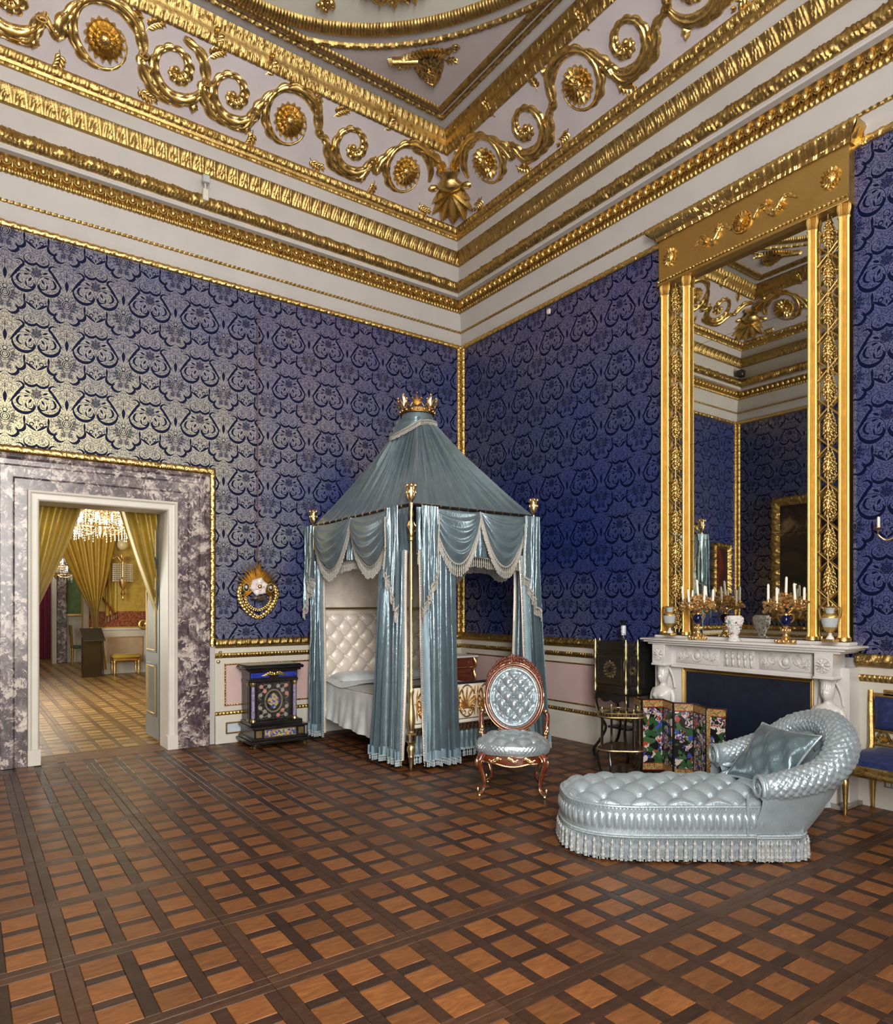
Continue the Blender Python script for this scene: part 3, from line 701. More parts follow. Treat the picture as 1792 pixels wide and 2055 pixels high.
scroll_run('opposite', RUN+[(4.06, 'leaf', .29), (4.75, 'flower', .335)], -1)
# first stems from the corner vase
for wall, dirn in (('left', -1), ('right', 1), ('opposite', -1)):
    L = FR[wall][2]; lx = (lambda d: d) if dirn > 0 else (lambda d: L-d); m = MB()
    m.grid(ribbon([(lx(.60), .34), (lx(.72), .44), (lx(.84), .55), (lx(1.05), .615), (lx(1.28), .60)], (.02, .032, .058, .06, .03), .045, 7, .5, 40)); obj('acanthus_stem', to_frieze(m), GORN, FRZ[wall], 60)
    m = MB(); m.tube(np.stack([lx(.76)+.05*np.cos(lin(0, 2*PI, 14)), .49+.03*np.sin(lin(0, 2*PI, 14)), .03+0*lin(0, 1, 14)], 1), .016, 6); obj('stem_collar', to_frieze(m), GORN, FRZ[wall], 60)
# corner vase of leaves on the mitre
def corner_vase(cx, cy, sx, sy):
    m = MB(); e1 = np.array([sx*FDS, sy*FDS, FDZ]); L1 = np.linalg.norm(e1)
    lat = np.array([-sx, sy, 0])/math.sqrt(2); nrm = np.array([sx*.5, sy*.5, -.72]); nrm /= np.linalg.norm(nrm); e1 /= L1
    b = MB()
    for a, l, w in ((-90, .26, .06), (-70, .25, .055), (-110, .25, .055), (-48, .22, .05), (-132, .22, .05), (-25, .15, .045), (-155, .15, .045)):
        b.grid(flat_leaf((0, .30), math.radians(a), l, w, .06, 12, 4, .03))
    b.lathe([(.02, 0), (.075, .02), (.095, .06), (.06, .10), (.05, .13), (.085, .16), (.08, .18)], 14, (0, 0, 0))
    V = np.concatenate(b.v); k = len(V)-14*7; q = V[k:].copy(); V[k:] = np.stack([q[:, 0], q[:, 2]+.30, q[:, 1]*.8+.05], 1); b.v = [V]
    for s_ in (-1, 1):
        b.blob((s_*.13, .345, .05), (.05, .035, .035), 8, 6)
        b.grid(ribbon([(s_*.03, .27), (s_*.10, .20), (s_*.17, .12), (s_*.16, .05), (s_*.11, .06)], (.02, .04, .03, .01), .05, 5, .4, 26))
        sprig(b, (s_*.17, .14), 0.3 if s_ > 0 else PI-.3, .13, 7, .8*s_); sprig(b, (s_*.06, .47), PI/2-s_*.5, .12, 5, -.5*s_)
    V = np.concatenate(b.v); o = np.array([cx+sx*FS, cy+sy*FS, FZ])
    b.v = [o+V[:, :1]*lat*1.75+(.03+V[:, 1:2]*1.05)*e1*1.35+V[:, 2:]*nrm*1.3+.05*nrm]
    return obj('corner_acanthus_vase', b, GORN, ceil, 60)
corner_vase(0, 0, -1, -1); corner_vase(-W, 0, 1, -1)
# spandrel trophies: woven basket with quiver and rod
def trophy(o, ang):
    m = MB(); n = 22; u = lin(-1, 1, n); v = lin(0, 1, 20); U, Vv = np.meshgrid(u, v, indexing='ij')
    wd = .19*np.clip(1-np.abs(Vv)**2.2, 0, 1)**.7+.004; X = U*wd; Y = .10-.42*Vv
    h = .05*np.sqrt(np.clip(1-U**2, 0, 1))+.010*np.sign(np.sin(38*X*2))*np.sign(np.sin(38*Y*2)); h[0] = h[-1] = -.004
    m.grid(np.stack([X, Y, h], -1))
    m.tube(np.array([(-.38, .10, .03), (-.10, .06, .03)]), .045, 10); m.tube(np.array([(.05, .08, .02), (.36, .19, .02)]), .012, 7)
    for q in lin(0, 1, 5): m.tube(np.array([(-.38, .06+.08*q, .03), (-.43, .055+.09*q, .03)]), .008, 5)
    for i in range(13): m.grid(flat_leaf((-.15+.026*i, .07), math.radians(150-10*i), .14, .03, .03, 8, 2, .02))
    m.tube(spiral((.33, .15), .05, .02, 0, 400, 20).tolist() and np.c_[spiral((.33, .15), .05, .02, 0, 400, 20), np.full(20, .02)], .01, 6)
    m.grid(ribbon([(-.02, -.06), (.06, -.14), (.02, -.24), (-.05, -.2)], (.02, .035, .02), .03, 4, .4, 20, base=.05)); flower(m, (-.01, -.18), .05, 8, .03)
    for q in (-1, 1): sprig(m, (q*.18, .0), -.4 if q > 0 else PI+.4, .12, 5, .4*q)
    V = np.concatenate(m.v)*np.array((-.92, .92, 1)); m.v = [V]
    return obj('gilt_trophy', to_ceiling(m, o, ang), GORN, ceil, 60)
trophy((-1.66, -1.65), math.radians(135)); trophy((-W+1.66, -1.65), math.radians(-135))
# fruit garlands inside the oval
def garland(t0, t1, off):
    n = 34; tm_ = (t0+t1)/2; P2 = np.array([ell(2, off-1.6*abs(q-tm_)**2*6, q, q)[0][0] for q in lin(t0, t1, n)]); m = MB()
    for i, p in enumerate(P2):
        s_ = math.sin(PI*i/(n-1))**.6
        for k in range(6):
            a = random.uniform(0, 6.28); r = random.uniform(0, .10)*s_
            m.blob((p[0]+r*math.cos(a), p[1]+r*math.sin(a), 7.06-random.uniform(0, .05)*s_), np.array((random.uniform(.02, .045),)*3)*(.4+.6*s_), 6, 5)
    for i in range(0, n, 1):
        p = P2[i]
        for s_ in (-1, 1):
            b = MB(); b.grid(flat_leaf((0, 0), random.uniform(0, 6.28), .15, .035, .03, 7, 2, .02)); V = np.concatenate(b.v); m.add(np.stack([p[0]+V[:, 0], p[1]+V[:, 1], 7.075-V[:, 2]], 1), b.f)
    return obj('fruit_garland', m, GORN, ceil, 60)
garland(math.radians(38), math.radians(68), -.48); garland(math.radians(112), math.radians(142), -.48)
for gx in (-2.82, -W+2.82):
    m = MB()
    for k in range(14): m.blob((gx+random.uniform(-.06, .06), -1.66+random.uniform(-.09, .06), 7.06), random.uniform(.02, .04), 6, 5)
    obj('garland_drop', m, GORN, ceil, 60)
# ------------------------------------------------------------------ cloth helpers
def tassels(m, path, drop, r=.006, sp=.018, dirv=(0, 0, -1), jitter=.15):
    P = np.array(path, float); d = np.r_[0, np.cumsum(np.linalg.norm(np.diff(P, axis=0), axis=1))]
    if d[-1] < sp: return
    t = np.arange(sp/2, d[-1], sp); Q = np.stack([np.interp(t, d, P[:, i]) for i in range(3)], 1); dv = np.array(dirv, float)
    a = np.linspace(0, 2*PI, 5, endpoint=False)
    for q in Q:
        L = drop*(1+jitter*(random.random()-.5)); pr = np.array([(.35, 0), (.5, .25), (1.15, .45), (.8, .62), (1.0, .97)])
        ring = [q+dv*L*z+np.stack([r*k*np.cos(a), r*k*np.sin(a), 0*a], 1) for k, z in pr]; m.grid(np.stack(ring), False, True)
def fringe(name, path, drop, parent, mat=None, r=.006, sp=.018, band=.008):
    m = MB(); m.tube(path, band, 6); tassels(m, path, drop, r, sp); o = obj(name, m, mat or FRINGE, parent, 70); o['kind'] = 'stuff'; return o
def drape(a, b, z0, z1, folds, amp, out, seed=0, flare=.0, nv=26, spn=10, a2=None, b2=None):
    """hanging cloth from segment a-b (2D) at z0 down to z1; out = outward 2D normal; a2,b2 = bottom segment"""
    rs = np.random.RandomState(seed); a, b, out = [np.array(q, float) for q in (a, b, out)]
    a2 = a if a2 is None else np.array(a2, float); b2 = b if b2 is None else np.array(b2, float)
    n = folds*spn+1; u = np.linspace(0, 1, n); v = np.linspace(0, 1, nv)
    ph = 2*PI*folds*u+1.1*np.sin(2*PI*u*1.7+seed)+.5*np.sin(2*PI*u*3.1+seed*2)
    am = (.65+.35*np.sin(5*u+seed))
    G = np.zeros((nv, n, 3))
    for i, t in enumerate(v):
        A = a*(1-t)+a2*t; B = b*(1-t)+b2*t; base = A[None]+u[:, None]*(B-A)[None]
        f = np.sin(ph+.25*np.sin(3*t+seed)); f = np.sign(f)*np.abs(f)**.75
        d = amp*(.45+.55*t+flare*t*t)*f*am+.004*np.sin(9*t+12*u)
        s2 = .35*amp*np.cos(ph)*(.4+.6*t); T = (B-A)/np.linalg.norm(B-A)
        G[i, :, :2] = base+d[:, None]*out[None]+s2[:, None]*T[None]; G[i, :, 2] = z0+(z1(u) if callable(z1) else z1-0*u)*t-z0*t
    return G
def swag(A, B, drop, out, depth=.10, nf=5, nu=26, nv=34, seed=0):
    A, B, out = [np.array(q, float) for q in (A, B, out)]; u = np.linspace(0, 1, nu); v = np.linspace(0, 1, nv)
    U, V = np.meshgrid(u, v, indexing='xy'); cat = 1-(2*U-1)**2; cat = cat**.85
    base = A+(B-A)*U[..., None]
    fold = np.sin(2*PI*nf*V**.9+.5*np.sin(3*U+seed)+.6*(U-.5)*np.sin(7*V+seed))
    dz = -(.02+drop*V)*cat-.012*V*(1-cat)*10*0
    oo = (depth*np.sin(PI*np.clip(V, 0, 1))**.7*.55+.03)*cat**.6+.020*fold*np.sin(PI*U)**.5*(.3+.7*V)
    P = base.copy(); P[..., 2] += dz+.012*fold*np.sin(PI*U); P += oo[..., None]*out; return P

# ------------------------------------------------------------------ canopied bed
BX, BY = -1.50, -1.20; HX, HY = .75, 1.05; RZ = 2.42
bed = thing('canopy_bed', 'four-post bed draped in blue satin under a pointed canopy with gilt crown', 'bed', (BX, BY, 0))
corners = [(-HX, -HY), (HX, -HY), (-HX, HY), (HX, HY)]
pp = [(.006, 0), (.013, .01), (.016, .05), (.024, .12), (.03, .13), (.026, .15), (.040, .19), (.034, .225), (.024, .235), (.034, .25), (.036, .255)]
pp2 = [(.036, .345), (.038, .35), (.026, .365), (.034, .38), (.043, .43), (.046, .48), (.036, .55), (.029, .60), (.026, .68), (.030, .70), (.034, .72), (.028, .745), (.022, .755), (.021, 1.4), (.0205, 1.55)]
pp3 = [(.026, 1.552), (.026, 1.572), (.02, 1.58), (.019, 2.08), (.03, 2.09), (.034, 2.115), (.022, 2.13), (.027, 2.17), (.036, 2.22), (.02, 2.29), (.028, 2.33), (.018, 2.37), (.02, 2.43)]
for (x, y) in corners:
    pm = MB(); pm.lathe(pp, 14); pm.box((0, 0, .30), (.074, .074, .085), bev=.008); pm.lathe(pp2, 20, flute=.12, nf=20); pm.lathe(pp3, 20, flute=.1, nf=20)
    p = obj('bed_post', pm, BRASS, bed, 35, loc=(x, y, 0)); p['label'] = 'fluted brass bed post'
    obj('post_plaque', MB().box((0, -.039, .30), (.03, .006, .05)), BLACK, p); obj('post_plaque', MB().box((-.039, 0, .30), (.006, .03, .05)), BLACK, p)
    q = MB(); q.lathe([(.02, 2.12), (.034, 2.16), (.022, 2.2), (.03, 2.24), (.016, 2.28), (.022, 2.31), (.022, 2.345), (.008, 2.37)], 10)
    for s_ in (-1, 1): q.tube([(s_*.02, 0, 2.26), (s_*.045, -.01, 2.22), (s_*.03, -.02, 2.17)], .008, 6)
    obj('figure', q, ORMOLU, p, 60)
    f = MB(); f.lathe([(.010, 2.43), (.016, 2.45), (.034, 2.47), (.042, 2.51), (.036, 2.56), (.043, 2.585), (.03, 2.58), (.01, 2.55)], 14)
    for k in range(6):
        a = k*PI/3; f.blob((.042*math.cos(a), .042*math.sin(a), 2.585), (.016, .016, .02), 6, 5); f.blob((.04*math.cos(a+.5), .04*math.sin(a+.5), 2.525), (.012, .012, .022), 6, 5)
    f.blob((0, 0, 2.585), (.024, .024, .03), 8, 6); obj('finial', f, ORMOLU, p, 60)
# canopy rail with gilt rings
for (a, b) in ((0, 1), (0, 2), (1, 3), (2, 3)):
    A = np.array((*corners[a], RZ)); B = np.array((*corners[b], RZ)); m = MB(); m.tube([A, B], .013, 8); r = obj('canopy_rail', m, BLACK, bed)
    m = MB(); n = 14
    for i in range(1, n): 
        c = A+(B-A)*i/n; t = (B-A)/np.linalg.norm(B-A); m.tube([c-t*.006, c+t*.006], .017, 8)
    obj('rail_ring', m, ORMOLU, r)['kind'] = 'stuff'
# roof
n = 520; nv = 40; th = np.linspace(0, 2*PI, n, endpoint=False); ZT = 3.50
sgn = lambda q: np.sign(q)
den = np.maximum(np.abs(np.cos(th))/HX, np.abs(np.sin(th))/HY); bx, by = np.cos(th)/den, np.sin(th)/den
tx, ty = .175*np.cos(th), .175*np.sin(th); v = np.linspace(0, 1, nv)[:, None]
rr = v+.38*(v*v-v)*.55; X = tx+(bx-tx)*rr; Y = ty+(by-ty)*rr; Z = ZT+(RZ+.005-ZT)*v+0*X
per = np.cumsum(np.hypot(np.diff(np.r_[bx, bx[0]]), np.diff(np.r_[by, by[0]]))); per = per/per[-1]*2*PI
crz = lambda q: 1-2*np.abs(np.sin(q/2))**.8
pl = crz(44*per+1.6*np.sin(5*per)+.8*v)*.7+.35*np.sin(83*per+1.9*np.sin(3*per)+2*v)+.4*np.sin(17*per+1.3*v)
amp = .026*np.sin(PI*np.clip(v, .02, 1)**.8)+.004
rad = np.hypot(bx, by); X += bx/rad*pl*amp; Y += by/rad*pl*amp; Z += pl*amp*.6
m = MB(); m.grid(np.stack([X, Y, Z], -1), False, True); roof = obj('canopy_roof', m, SATIN, bed, 80)
m = MB(); m.lathe([(.178, 3.49), (.172, 3.53), (.165, 3.585)], 40, cap=False); obj('canopy_neck', m, SATIN, roof)
def roofpt(a, vv, off=.012):
    d_ = max(abs(math.cos(a))/HX, abs(math.sin(a))/HY); b_ = np.array([math.cos(a)/d_, math.sin(a)/d_]); t_ = .175*np.array([math.cos(a), math.sin(a)])
    k = vv+.38*(vv*vv-vv)*.55; p = t_+(b_-t_)*k; return (p[0]+off*math.cos(a), p[1]+off*math.sin(a), ZT+(RZ-ZT)*vv+off)
pa = [roofpt(a, .035+.06*max(0, math.cos(a-PI*1.06))**2, .022) for a in lin(0, 2*PI, 90)]; fringe('canopy_fringe', pa, .05, roof, FRINGE, .005, .014)
lo = [roofpt(a, .06+.13*math.sin(PI*k)**.8, .035) for k, a in zip(lin(0, 1, 40), lin(PI*.62, PI*1.36, 40))]; fringe('canopy_fringe', lo, .055, roof, FRINGE, .006, .014)
G = np.stack([[roofpt(a, .03+(.03+.13*math.sin(PI*k)**.8)*q, .03+.012*math.sin(q*16)) for q in lin(0, 1, 12)] for k, a in zip(lin(0, 1, 40), lin(PI*.62, PI*1.36, 40))]); m = MB(); m.grid(G); obj('canopy_sash', m, SATIN, roof, 80)
# crown
cr = obj('crown', MB().lathe([(.178, 3.575), (.19, 3.58), (.19, 3.625), (.178, 3.63), (.17, 3.625), (.17, 3.58)], 48, cap=False), gold('crown_band', (.25, .14, .05), .35), bed)
m = MB()
for k in range(18):
    a = 2*PI*k/18; m.blob((.192*math.cos(a), .192*math.sin(a), 3.602), (.016, .016, .016), 8, 6)
obj('crown_stud', m, ORMOLU, cr)['kind'] = 'stuff'
m = MB()
for k in range(8):
    a = 2*PI*k/8+.2; e = np.array([-math.sin(a), math.cos(a), 0]); o_ = np.array([.188*math.cos(a), .188*math.sin(a), 3.63]); z = np.array([0, 0, 1]); nn = np.array([math.cos(a), math.sin(a), 0])
    b = MB()
    for an, l, w in ((90, .13, .016), (62, .10, .014), (118, .10, .014), (35, .07, .012), (145, .07, .012)): b.grid(flat_leaf((0, .005), math.radians(an), l, w, .014, 9, 3))
    b.blob((0, .135, .004), (.014, .016, .012), 6, 5)
    for q in (-1, 1): b.blob((q*.05, .085, .004), (.011, .012, .01), 6, 5); b.tube([(q*.02, .02, .004), (q*.045, .04, .006), (q*.06, .02, .004), (q*.072, .0, .004)], .006, 5)
    V = np.concatenate(b.v); m.add(o_+V[:, :1]*e+V[:, 1:2]*(z+.12*nn)+V[:, 2:]*nn, b.f)
obj('crown_leaf', m, ORMOLU, cr, 60)['kind'] = 'stuff'
# valances: two swags, centre and corner tails on each side
def side(A, B, out, name_seed, detail=True):
    A = np.array(A, float); B = np.array(B, float); L = np.linalg.norm(B-A); t = (B-A)/L; o3 = np.array((*out, 0.0)); e = .17
    A3 = np.array((*A, RZ-.02)); t3 = np.array((*t, 0))
    back = drape(A+t*.05, B-t*.05, RZ-.02, lambda u: 1.95+.02*np.cos(4*PI*u), 26, .012, out, name_seed, spn=5, nv=8)
    m = MB(); m.grid(back); vb = obj('valance', m, SATIN, bed, 80)
    fringe('valance_fringe', back[-1][::4]+o3*.01, .10, vb, FRINGE, .007, .024)
    M_ = A3+t3*L/2
    for i, (P, Q) in enumerate(((A3+t3*e, M_), (M_, A3+t3*(L-e)))):
        S = swag(P, Q, .50, o3, .12, 5, 30, 44, name_seed+i); m = MB(); m.grid(S+o3*.05); sw = obj('swag', m, SATIN, bed, 80)
        fringe('swag_fringe', S[-1]+o3*.062, .12, sw, FRINGE, .0078, .026, .008)
    # centre tail
    G = drape(A+t*(L/2-.06), A+t*(L/2+.06), RZ-.03, 1.97, 3, .022, out, name_seed+5, nv=10, a2=A+t*(L/2-.09), b2=A+t*(L/2+.09)); m = MB(); m.grid(G+o3*.045); obj('valance_tail', m, SATIN, bed, 80)
    # corner tails, long at the post and short towards the middle
    for (c, d, lo_, hi) in ((A, t, 1.42, 1.80), (B, -t, 1.42, 1.80)):
        G = drape(c+d*.03, c+d*(e+.05), RZ-.02, lambda u: lo_+(hi-lo_)*u, 4, .032, out, name_seed+7, nv=22, flare=.3); m = MB(); m.grid(G+o3*.115); jt = obj('corner_tail', m, SATIN, bed, 80)
        fringe('tail_fringe', G[-1]+o3*.12, .085, jt, FRINGE, .007, .016, .012)
        fringe('tail_fringe', G[3:, -1]+o3*.125, .05, jt, FRINGE, .006, .014, .010)
side((-HX, -HY), (HX, -HY), (0, -1), 1); side((-HX, HY), (-HX, -HY), (-1, 0), 2); side((HX, -HY), (HX, HY), (1, 0), 3)
# curtains
def curtain(a, b, out, seed, folds, a2=None, b2=None, amp=.058, bot=.09, edge=1, label=None):
    G = drape(a, b, 2.0, bot, folds, amp, out, seed, a2=a2, b2=b2, nv=30, flare=.25); m = MB(); m.grid(G); c = obj('curtain', m, SATIN, bed, 80)
    o3 = np.array((*out, 0.0)); k = -1 if edge > 0 else 0; t = (G[:, k]-G[:, k-7 if k else 7]); t[:, 2] = 0; t /= np.linalg.norm(t, axis=1)[:, None]
    E = G[:, k]; m = MB(); m.grid(np.stack([E-t*.05+o3*.012, E-t*.02+o3*.02, E+o3*.012, E+t*.012], 1)); obj('curtain_border', m, SATINB, c, 80)
    m = MB()
    for q in E[::1]:
        for dz in (0, .02, .04): m.blob((q[0]+.012*t[0, 0], q[1]+.012*t[0, 1], q[2]-dz), (.008, .008, .009), 5, 4)
    obj('edge_fringe', m, FRINGE, c, 80)['kind'] = 'stuff'
    m = MB(); m.grid(np.stack([E+t*.004-o3*.008, E+t*.018-o3*.02, E+t*.006-o3*.035], 1)); obj('curtain_lining', m, IVORYS, c, 80)
    Bt = G[-1]; m = MB(); m.grid(np.stack([Bt+o3*.014+np.array((0, 0, .085)), Bt+o3*.016])); obj('curtain_hem', m, SATINB, c, 80)
    fringe('hem_fringe', Bt+o3*.01, .05, c, FRINGEB, .010, .021, .010)
    return c
curtain((-HX-.05, -HY+.03), (-HX-.05, -HY+.43), (-1, 0), 3, 5, a2=(-HX-.07, -HY+.05), b2=(-HX-.08, -HY+.50), edge=-1)
curtain((-HX+.06, -HY-.075), (-HX+.42, -HY-.075), (0, -1), 4, 5, a2=(-HX+.09, -HY-.085), b2=(-HX+.44, -HY-.085), edge=-1)
curtain((-HX-.04, HY-.02), (-HX-.04, HY-.30), (-1, 0), 5, 5, a2=(-HX-.05, HY-.0), b2=(-HX-.06, HY-.36), edge=1)
curtain((HX-.0, -HY-.075), (HX-.22, -HY-.075), (0, -1), 6, 4, a2=(HX+.12, -HY-.085), b2=(HX-.10, -HY-.085), edge=1)
curtain((HX+.05, -HY+.02), (HX+.05, -HY+.30), (1, 0), 8, 4, edge=1); curtain((HX+.05, HY-.02), (HX+.05, HY-.26), (1, 0), 9, 3, edge=1)
m = MB(); m.tube([(HX-.26, -HY+.9, .62), (HX-.26, -HY+.9, 2.0)], .006, 6)
# headboard: tufted ivory satin, brass rail, ivory dorsal cloth
def tuft(U, V, du, dv, A, B, sig):
    a, b = U/du+V/dv, U/du-V/dv; h = A*np.sqrt(np.abs(np.sin(PI*a/1)*np.sin(PI*b/1))+1e-6)
    ra, rb = np.round(a), np.round(b); x = (ra+rb)/2*du; y = (ra-rb)/2*dv
    return h-B*np.exp(-((U-x)**2+(V-y)**2)/sig**2), (ra, rb)
nx, nz = 150, 90; U, V = np.meshgrid(lin(-HX+.04, HX-.04, nx), lin(.55, 1.40, nz), indexing='ij')
h, _ = tuft(U, V-.03, .20, .22, .030, .022, .018); edge_ = np.minimum(np.minimum(U+HX-.04, HX-.04-U), 1.40-V); h = h*np.clip(edge_/.05, 0, 1)**.5
m = MB(); m.grid(np.stack([U, HY-.10-h-.02, V], -1)[::-1]); hb = obj('headboard', m, IVORYS, bed, 80)
m = MB()
for i in range(-8, 9):
    for j in range(2, 14):
        if (i+j) % 2 == 0 and abs(i*.1) < HX-.08 and .6 < j*.11+.03 < 1.36: m.blob((i*.1, HY-.103, j*.11+.03), (.011, .008, .011), 7, 5)
obj('tuft_button', m, IVORYS, hb)['kind'] = 'stuff'
m = MB(); m.box((0, HY-.07, .98), (2*HX-.06, .06, .92), bev=.01); obj('headboard_back', m, IVORYS, hb)
m = MB(); m.tube([(-HX, HY-.10, 1.465), (HX, HY-.10, 1.465)], .014, 8); obj('headboard_rail', m, BRASS, bed)
G = drape((-HX+.02, HY-.06), (HX-.02, HY-.06), 2.38, 1.40, 5, .006, (0, -1), 11, nv=14); m = MB(); m.grid(G); obj('dorsal_cloth', m, IVORYS, bed, 80)
# mattress, bedding
SHEET = satin('pale_bed_satin', (.56, .60, .62), .38, metal=.12); COVER = satin('grey_coverlet', (.33, .34, .335), .45, metal=.1)
m = MB(); m.box((0, .0, .44), (2*HX-.08, 2*HY-.12, .30), bev=.05); obj('mattress', m, IVORYS, bed)
def bedtop(x, y): return .635-.03*np.abs(x/HX)**4+.04*np.exp(-((y-.78)/.22)**2)-.02*np.clip((-y-.85)/.2, 0, 1)
nx, ny = 60, 80; X, Y = np.meshgrid(lin(-HX+.03, HX-.03, nx), lin(-HY+.06, HY-.13, ny), indexing='ij')
m = MB(); m.grid(np.stack([X, Y, bedtop(X, Y)+.004*np.sin(9*X+4*Y)*np.sin(5*Y)], -1)); obj('coverlet', m, COVER, bed, 80)
X, Y = np.meshgrid(lin(-HX-.0, HX-.03, nx), lin(.36, HY-.13, 30), indexing='ij')
m = MB(); m.grid(np.stack([X, Y+.05*np.sin(2*X), bedtop(X, Y)+.012+.004*np.sin(15*X+6*Y)], -1)); obj('sheet_turnover', m, SHEET, bed, 80)
for s_ in (-1, 1):
    ny = 120; y = lin(-HY+.08, HY-.14, ny); v = lin(0, 1, 18); Yg, Vg = np.meshgrid(y, v, indexing='ij')
    z = bedtop(HX+0*Yg, Yg)+.004-(.41-.05*Yg)*Vg; bul = .02+.05*Vg+.014*np.sin(17*Yg+3*Vg+np.sin(5*Yg))*Vg+.008*np.sin(43*Yg)*Vg
    m = MB(); m.grid(np.stack([s_*(HX-.045+bul), Yg+.01*Vg*np.sin(6*Yg), z], -1)); obj('hanging_sheet', m, SHEET, bed, 80)
m = MB(); U_, V_ = np.meshgrid(lin(-1, 1, 40), lin(-1, 1, 24), indexing='ij'); hh = .085*np.sqrt(np.clip((1-U_**4)*(1-V_**4), 0, 1))
for s_ in (-.34, .34):
    m = MB(); m.grid(np.stack([s_+U_*.31*(1-.06*V_**2), .72+V_*.19*(1-.06*U_**2), .66+hh], -1)); m.grid(np.stack([s_+U_*.31, .72+V_*.19, .66-hh*.3], -1)[::-1]); obj('pillow', m, SHEET, bed, 80)
# footboard: row of gilt palmettes, white rail, Greek key
FY = -HY+.02
m = MB(); m.box((0, FY, .585), (2*HX-.06, .03, .33), bev=.004); fb = obj('footboard', m, simple('footboard_ivory', (.58, .53, .46), .4), bed)
m = MB(); m.box((0, FY, .758), (2*HX-.04, .05, .022), bev=.006); obj('top_rail', m, BLACK, fb)
m = MB(); m.box((0, FY, .395), (2*HX-.04, .045, .03), bev=.006); obj('white_rail', m, WHITEP, fb)
m = MB(); m.box((0, FY, .345), (2*HX-.04, .04, .07), bev=.004); kb = obj('key_rail', m, BLACK, fb)
m = MB(); n = 30; w_ = (2*HX-.10)/n
for i in range(n):
    x0 = -HX+.05+i*w_; y_ = FY-.022
    for (cx, cz, lx, lz) in ((.5, .375-.345, .92, .005), (.06, .0, .1, .06), (.5, -.028, .5, .005), (.75, -.01, .1, .036), (.56, .008, .45, .005)): m.box((x0+cx*w_, y_, .345+cz), (lx*w_ if lx > .15 else .006, .006, lz))
obj('greek_key', m, ORMOLU, kb)['kind'] = 'stuff'
npal = 6; pw = (2*HX-.10)/npal
for i in range(npal):
    b = MB(); cx = -HX+.05+(i+.5)*pw; b.tube(np.c_[.098*np.cos(lin(0, 2*PI, 40)), .15*np.sin(lin(0, 2*PI, 40)), np.full(40, .008)], .008, 6)
    for an in (90, 72, 108, 54, 126, 36, 144, 18, 162, 0, 180): 
        L_ = .20 if abs(an-90) < 20 else (.15 if abs(an-90) < 60 else .09); a = math.radians(an)
        b.grid(flat_leaf((0, -.07), a, L_, .012, .016, 9, 5))
        if an != 90: b.blob((L_*math.cos(a), -.07+L_*math.sin(a), .012), (.011, .011, .009), 6, 5)
    for q in (-1, 1):
        b.tube(np.c_[spiral((q*.035, -.105), .035, .01, 90, 90+q*-420, 24), np.full(24, .01)], .006, 5); b.grid(flat_leaf((q*.098, -.14), PI/2, .28, .012, .01, 10, 3))
    V = np.concatenate(b.v); b.v = [np.stack([cx+V[:, 0], FY-.015-V[:, 2], .585+V[:, 1]], 1)]; obj('palmette', b, ORMOLU, fb, 60)
G = drape((-HX+.03, FY-.0), (HX-.03, FY-.0), .31, .125, 26, .014, (0, -1), 13, nv=7, spn=6); m = MB(); m.grid(G); sk = obj('bed_skirt', m, SATIN, bed, 80)
m = MB(); m.grid(np.stack([G[-2]+np.array((0, -.012, -.012)), G[-1]+np.array((0, -.012, 0))])); obj('skirt_border', m, SATINB, sk); fringe('skirt_fringe', G[-1]+np.array((0, -.01, 0)), .07, sk, FRINGEB, .011, .034, .008)
for s_ in (-1, 1):
    m = MB(); m.box((s_*(HX-.03), 0, .32), (.03, 2*HY-.05, .10), bev=.004); obj('side_rail', m, WHITEP, bed)
def st(o): o['kind'] = 'stuff'; return o
def spread(name, me, mat, parent, locs, rots=None):
    for i, l in enumerate(locs):
        o = obj(name, me, mat, parent, loc=tuple(l))
        if rots is not None: o.rotation_euler = rots[i]
def camloc(lat, dep): return (CAM[0]+FWD.x*dep+RGT.x*lat, CAM[1]+FWD.y*dep+RGT.y*lat, 0)
# ------------------------------------------------------------------ tufted chaise longue
RZC = math.atan2(RGT.y, RGT.x)
ch = thing('chaise_longue', 'low chaise longue in tufted pale blue satin with long tasselled fringe', 'chaise', camloc(1.42, 4.32), RZC)
def outline(n=400, hw=.345, xl=-.67, xr=.66):
    """base outline from back right round the foot end to front right"""
    th = np.linspace(PI/2, 3*PI/2, n//2); ex, ey = .50, hw; k = .72
    cx = xl+ex; A = np.stack([cx+ex*np.sign(np.cos(th))*np.abs(np.cos(th))**k, ey*np.sign(np.sin(th))*np.abs(np.sin(th))**k], 1)
    B = np.stack([lin(xr, cx, n//4), np.full(n//4, hw)], 1)[:-1]; C_ = np.stack([lin(cx, xr, n//4), np.full(n//4, -hw)], 1)[1:]
    P = np.vstack([B, A, C_]); d = np.r_[0, np.cumsum(np.linalg.norm(np.diff(P, axis=0), axis=1))]; t = lin(0, d[-1], n*2)
    return np.stack([np.interp(t, d, P[:, 0]), np.interp(t, d, P[:, 1])], 1), t
OL, OT = outline(); T_ = np.gradient(OL, axis=0); T_ /= np.linalg.norm(T_, axis=1)[:, None]; ON = np.stack([-T_[:, 1], T_[:, 0]], 1)*-1
ON[:] = np.where((np.sum(ON*(OL-np.array([.0, 0])), 1) > 0)[:, None], ON, -ON)
m = MB(); zz = lin(.155, .315, 15); v = (zz-.155)/.16
rel = .014+.017*np.abs(np.sin(PI*OT/.042))[:, None]**.6*np.sin(PI*np.clip((v-.22)/.56, 0, 1))[None]**.6
rel += .008*np.abs(np.sin(PI*(OT/.021)[:, None]+PI*(v*8)[None]))*np.abs(np.sin(PI*(OT/.021)[:, None]-PI*(v*8)[None]))*((v < .24) | (v > .76))[None]
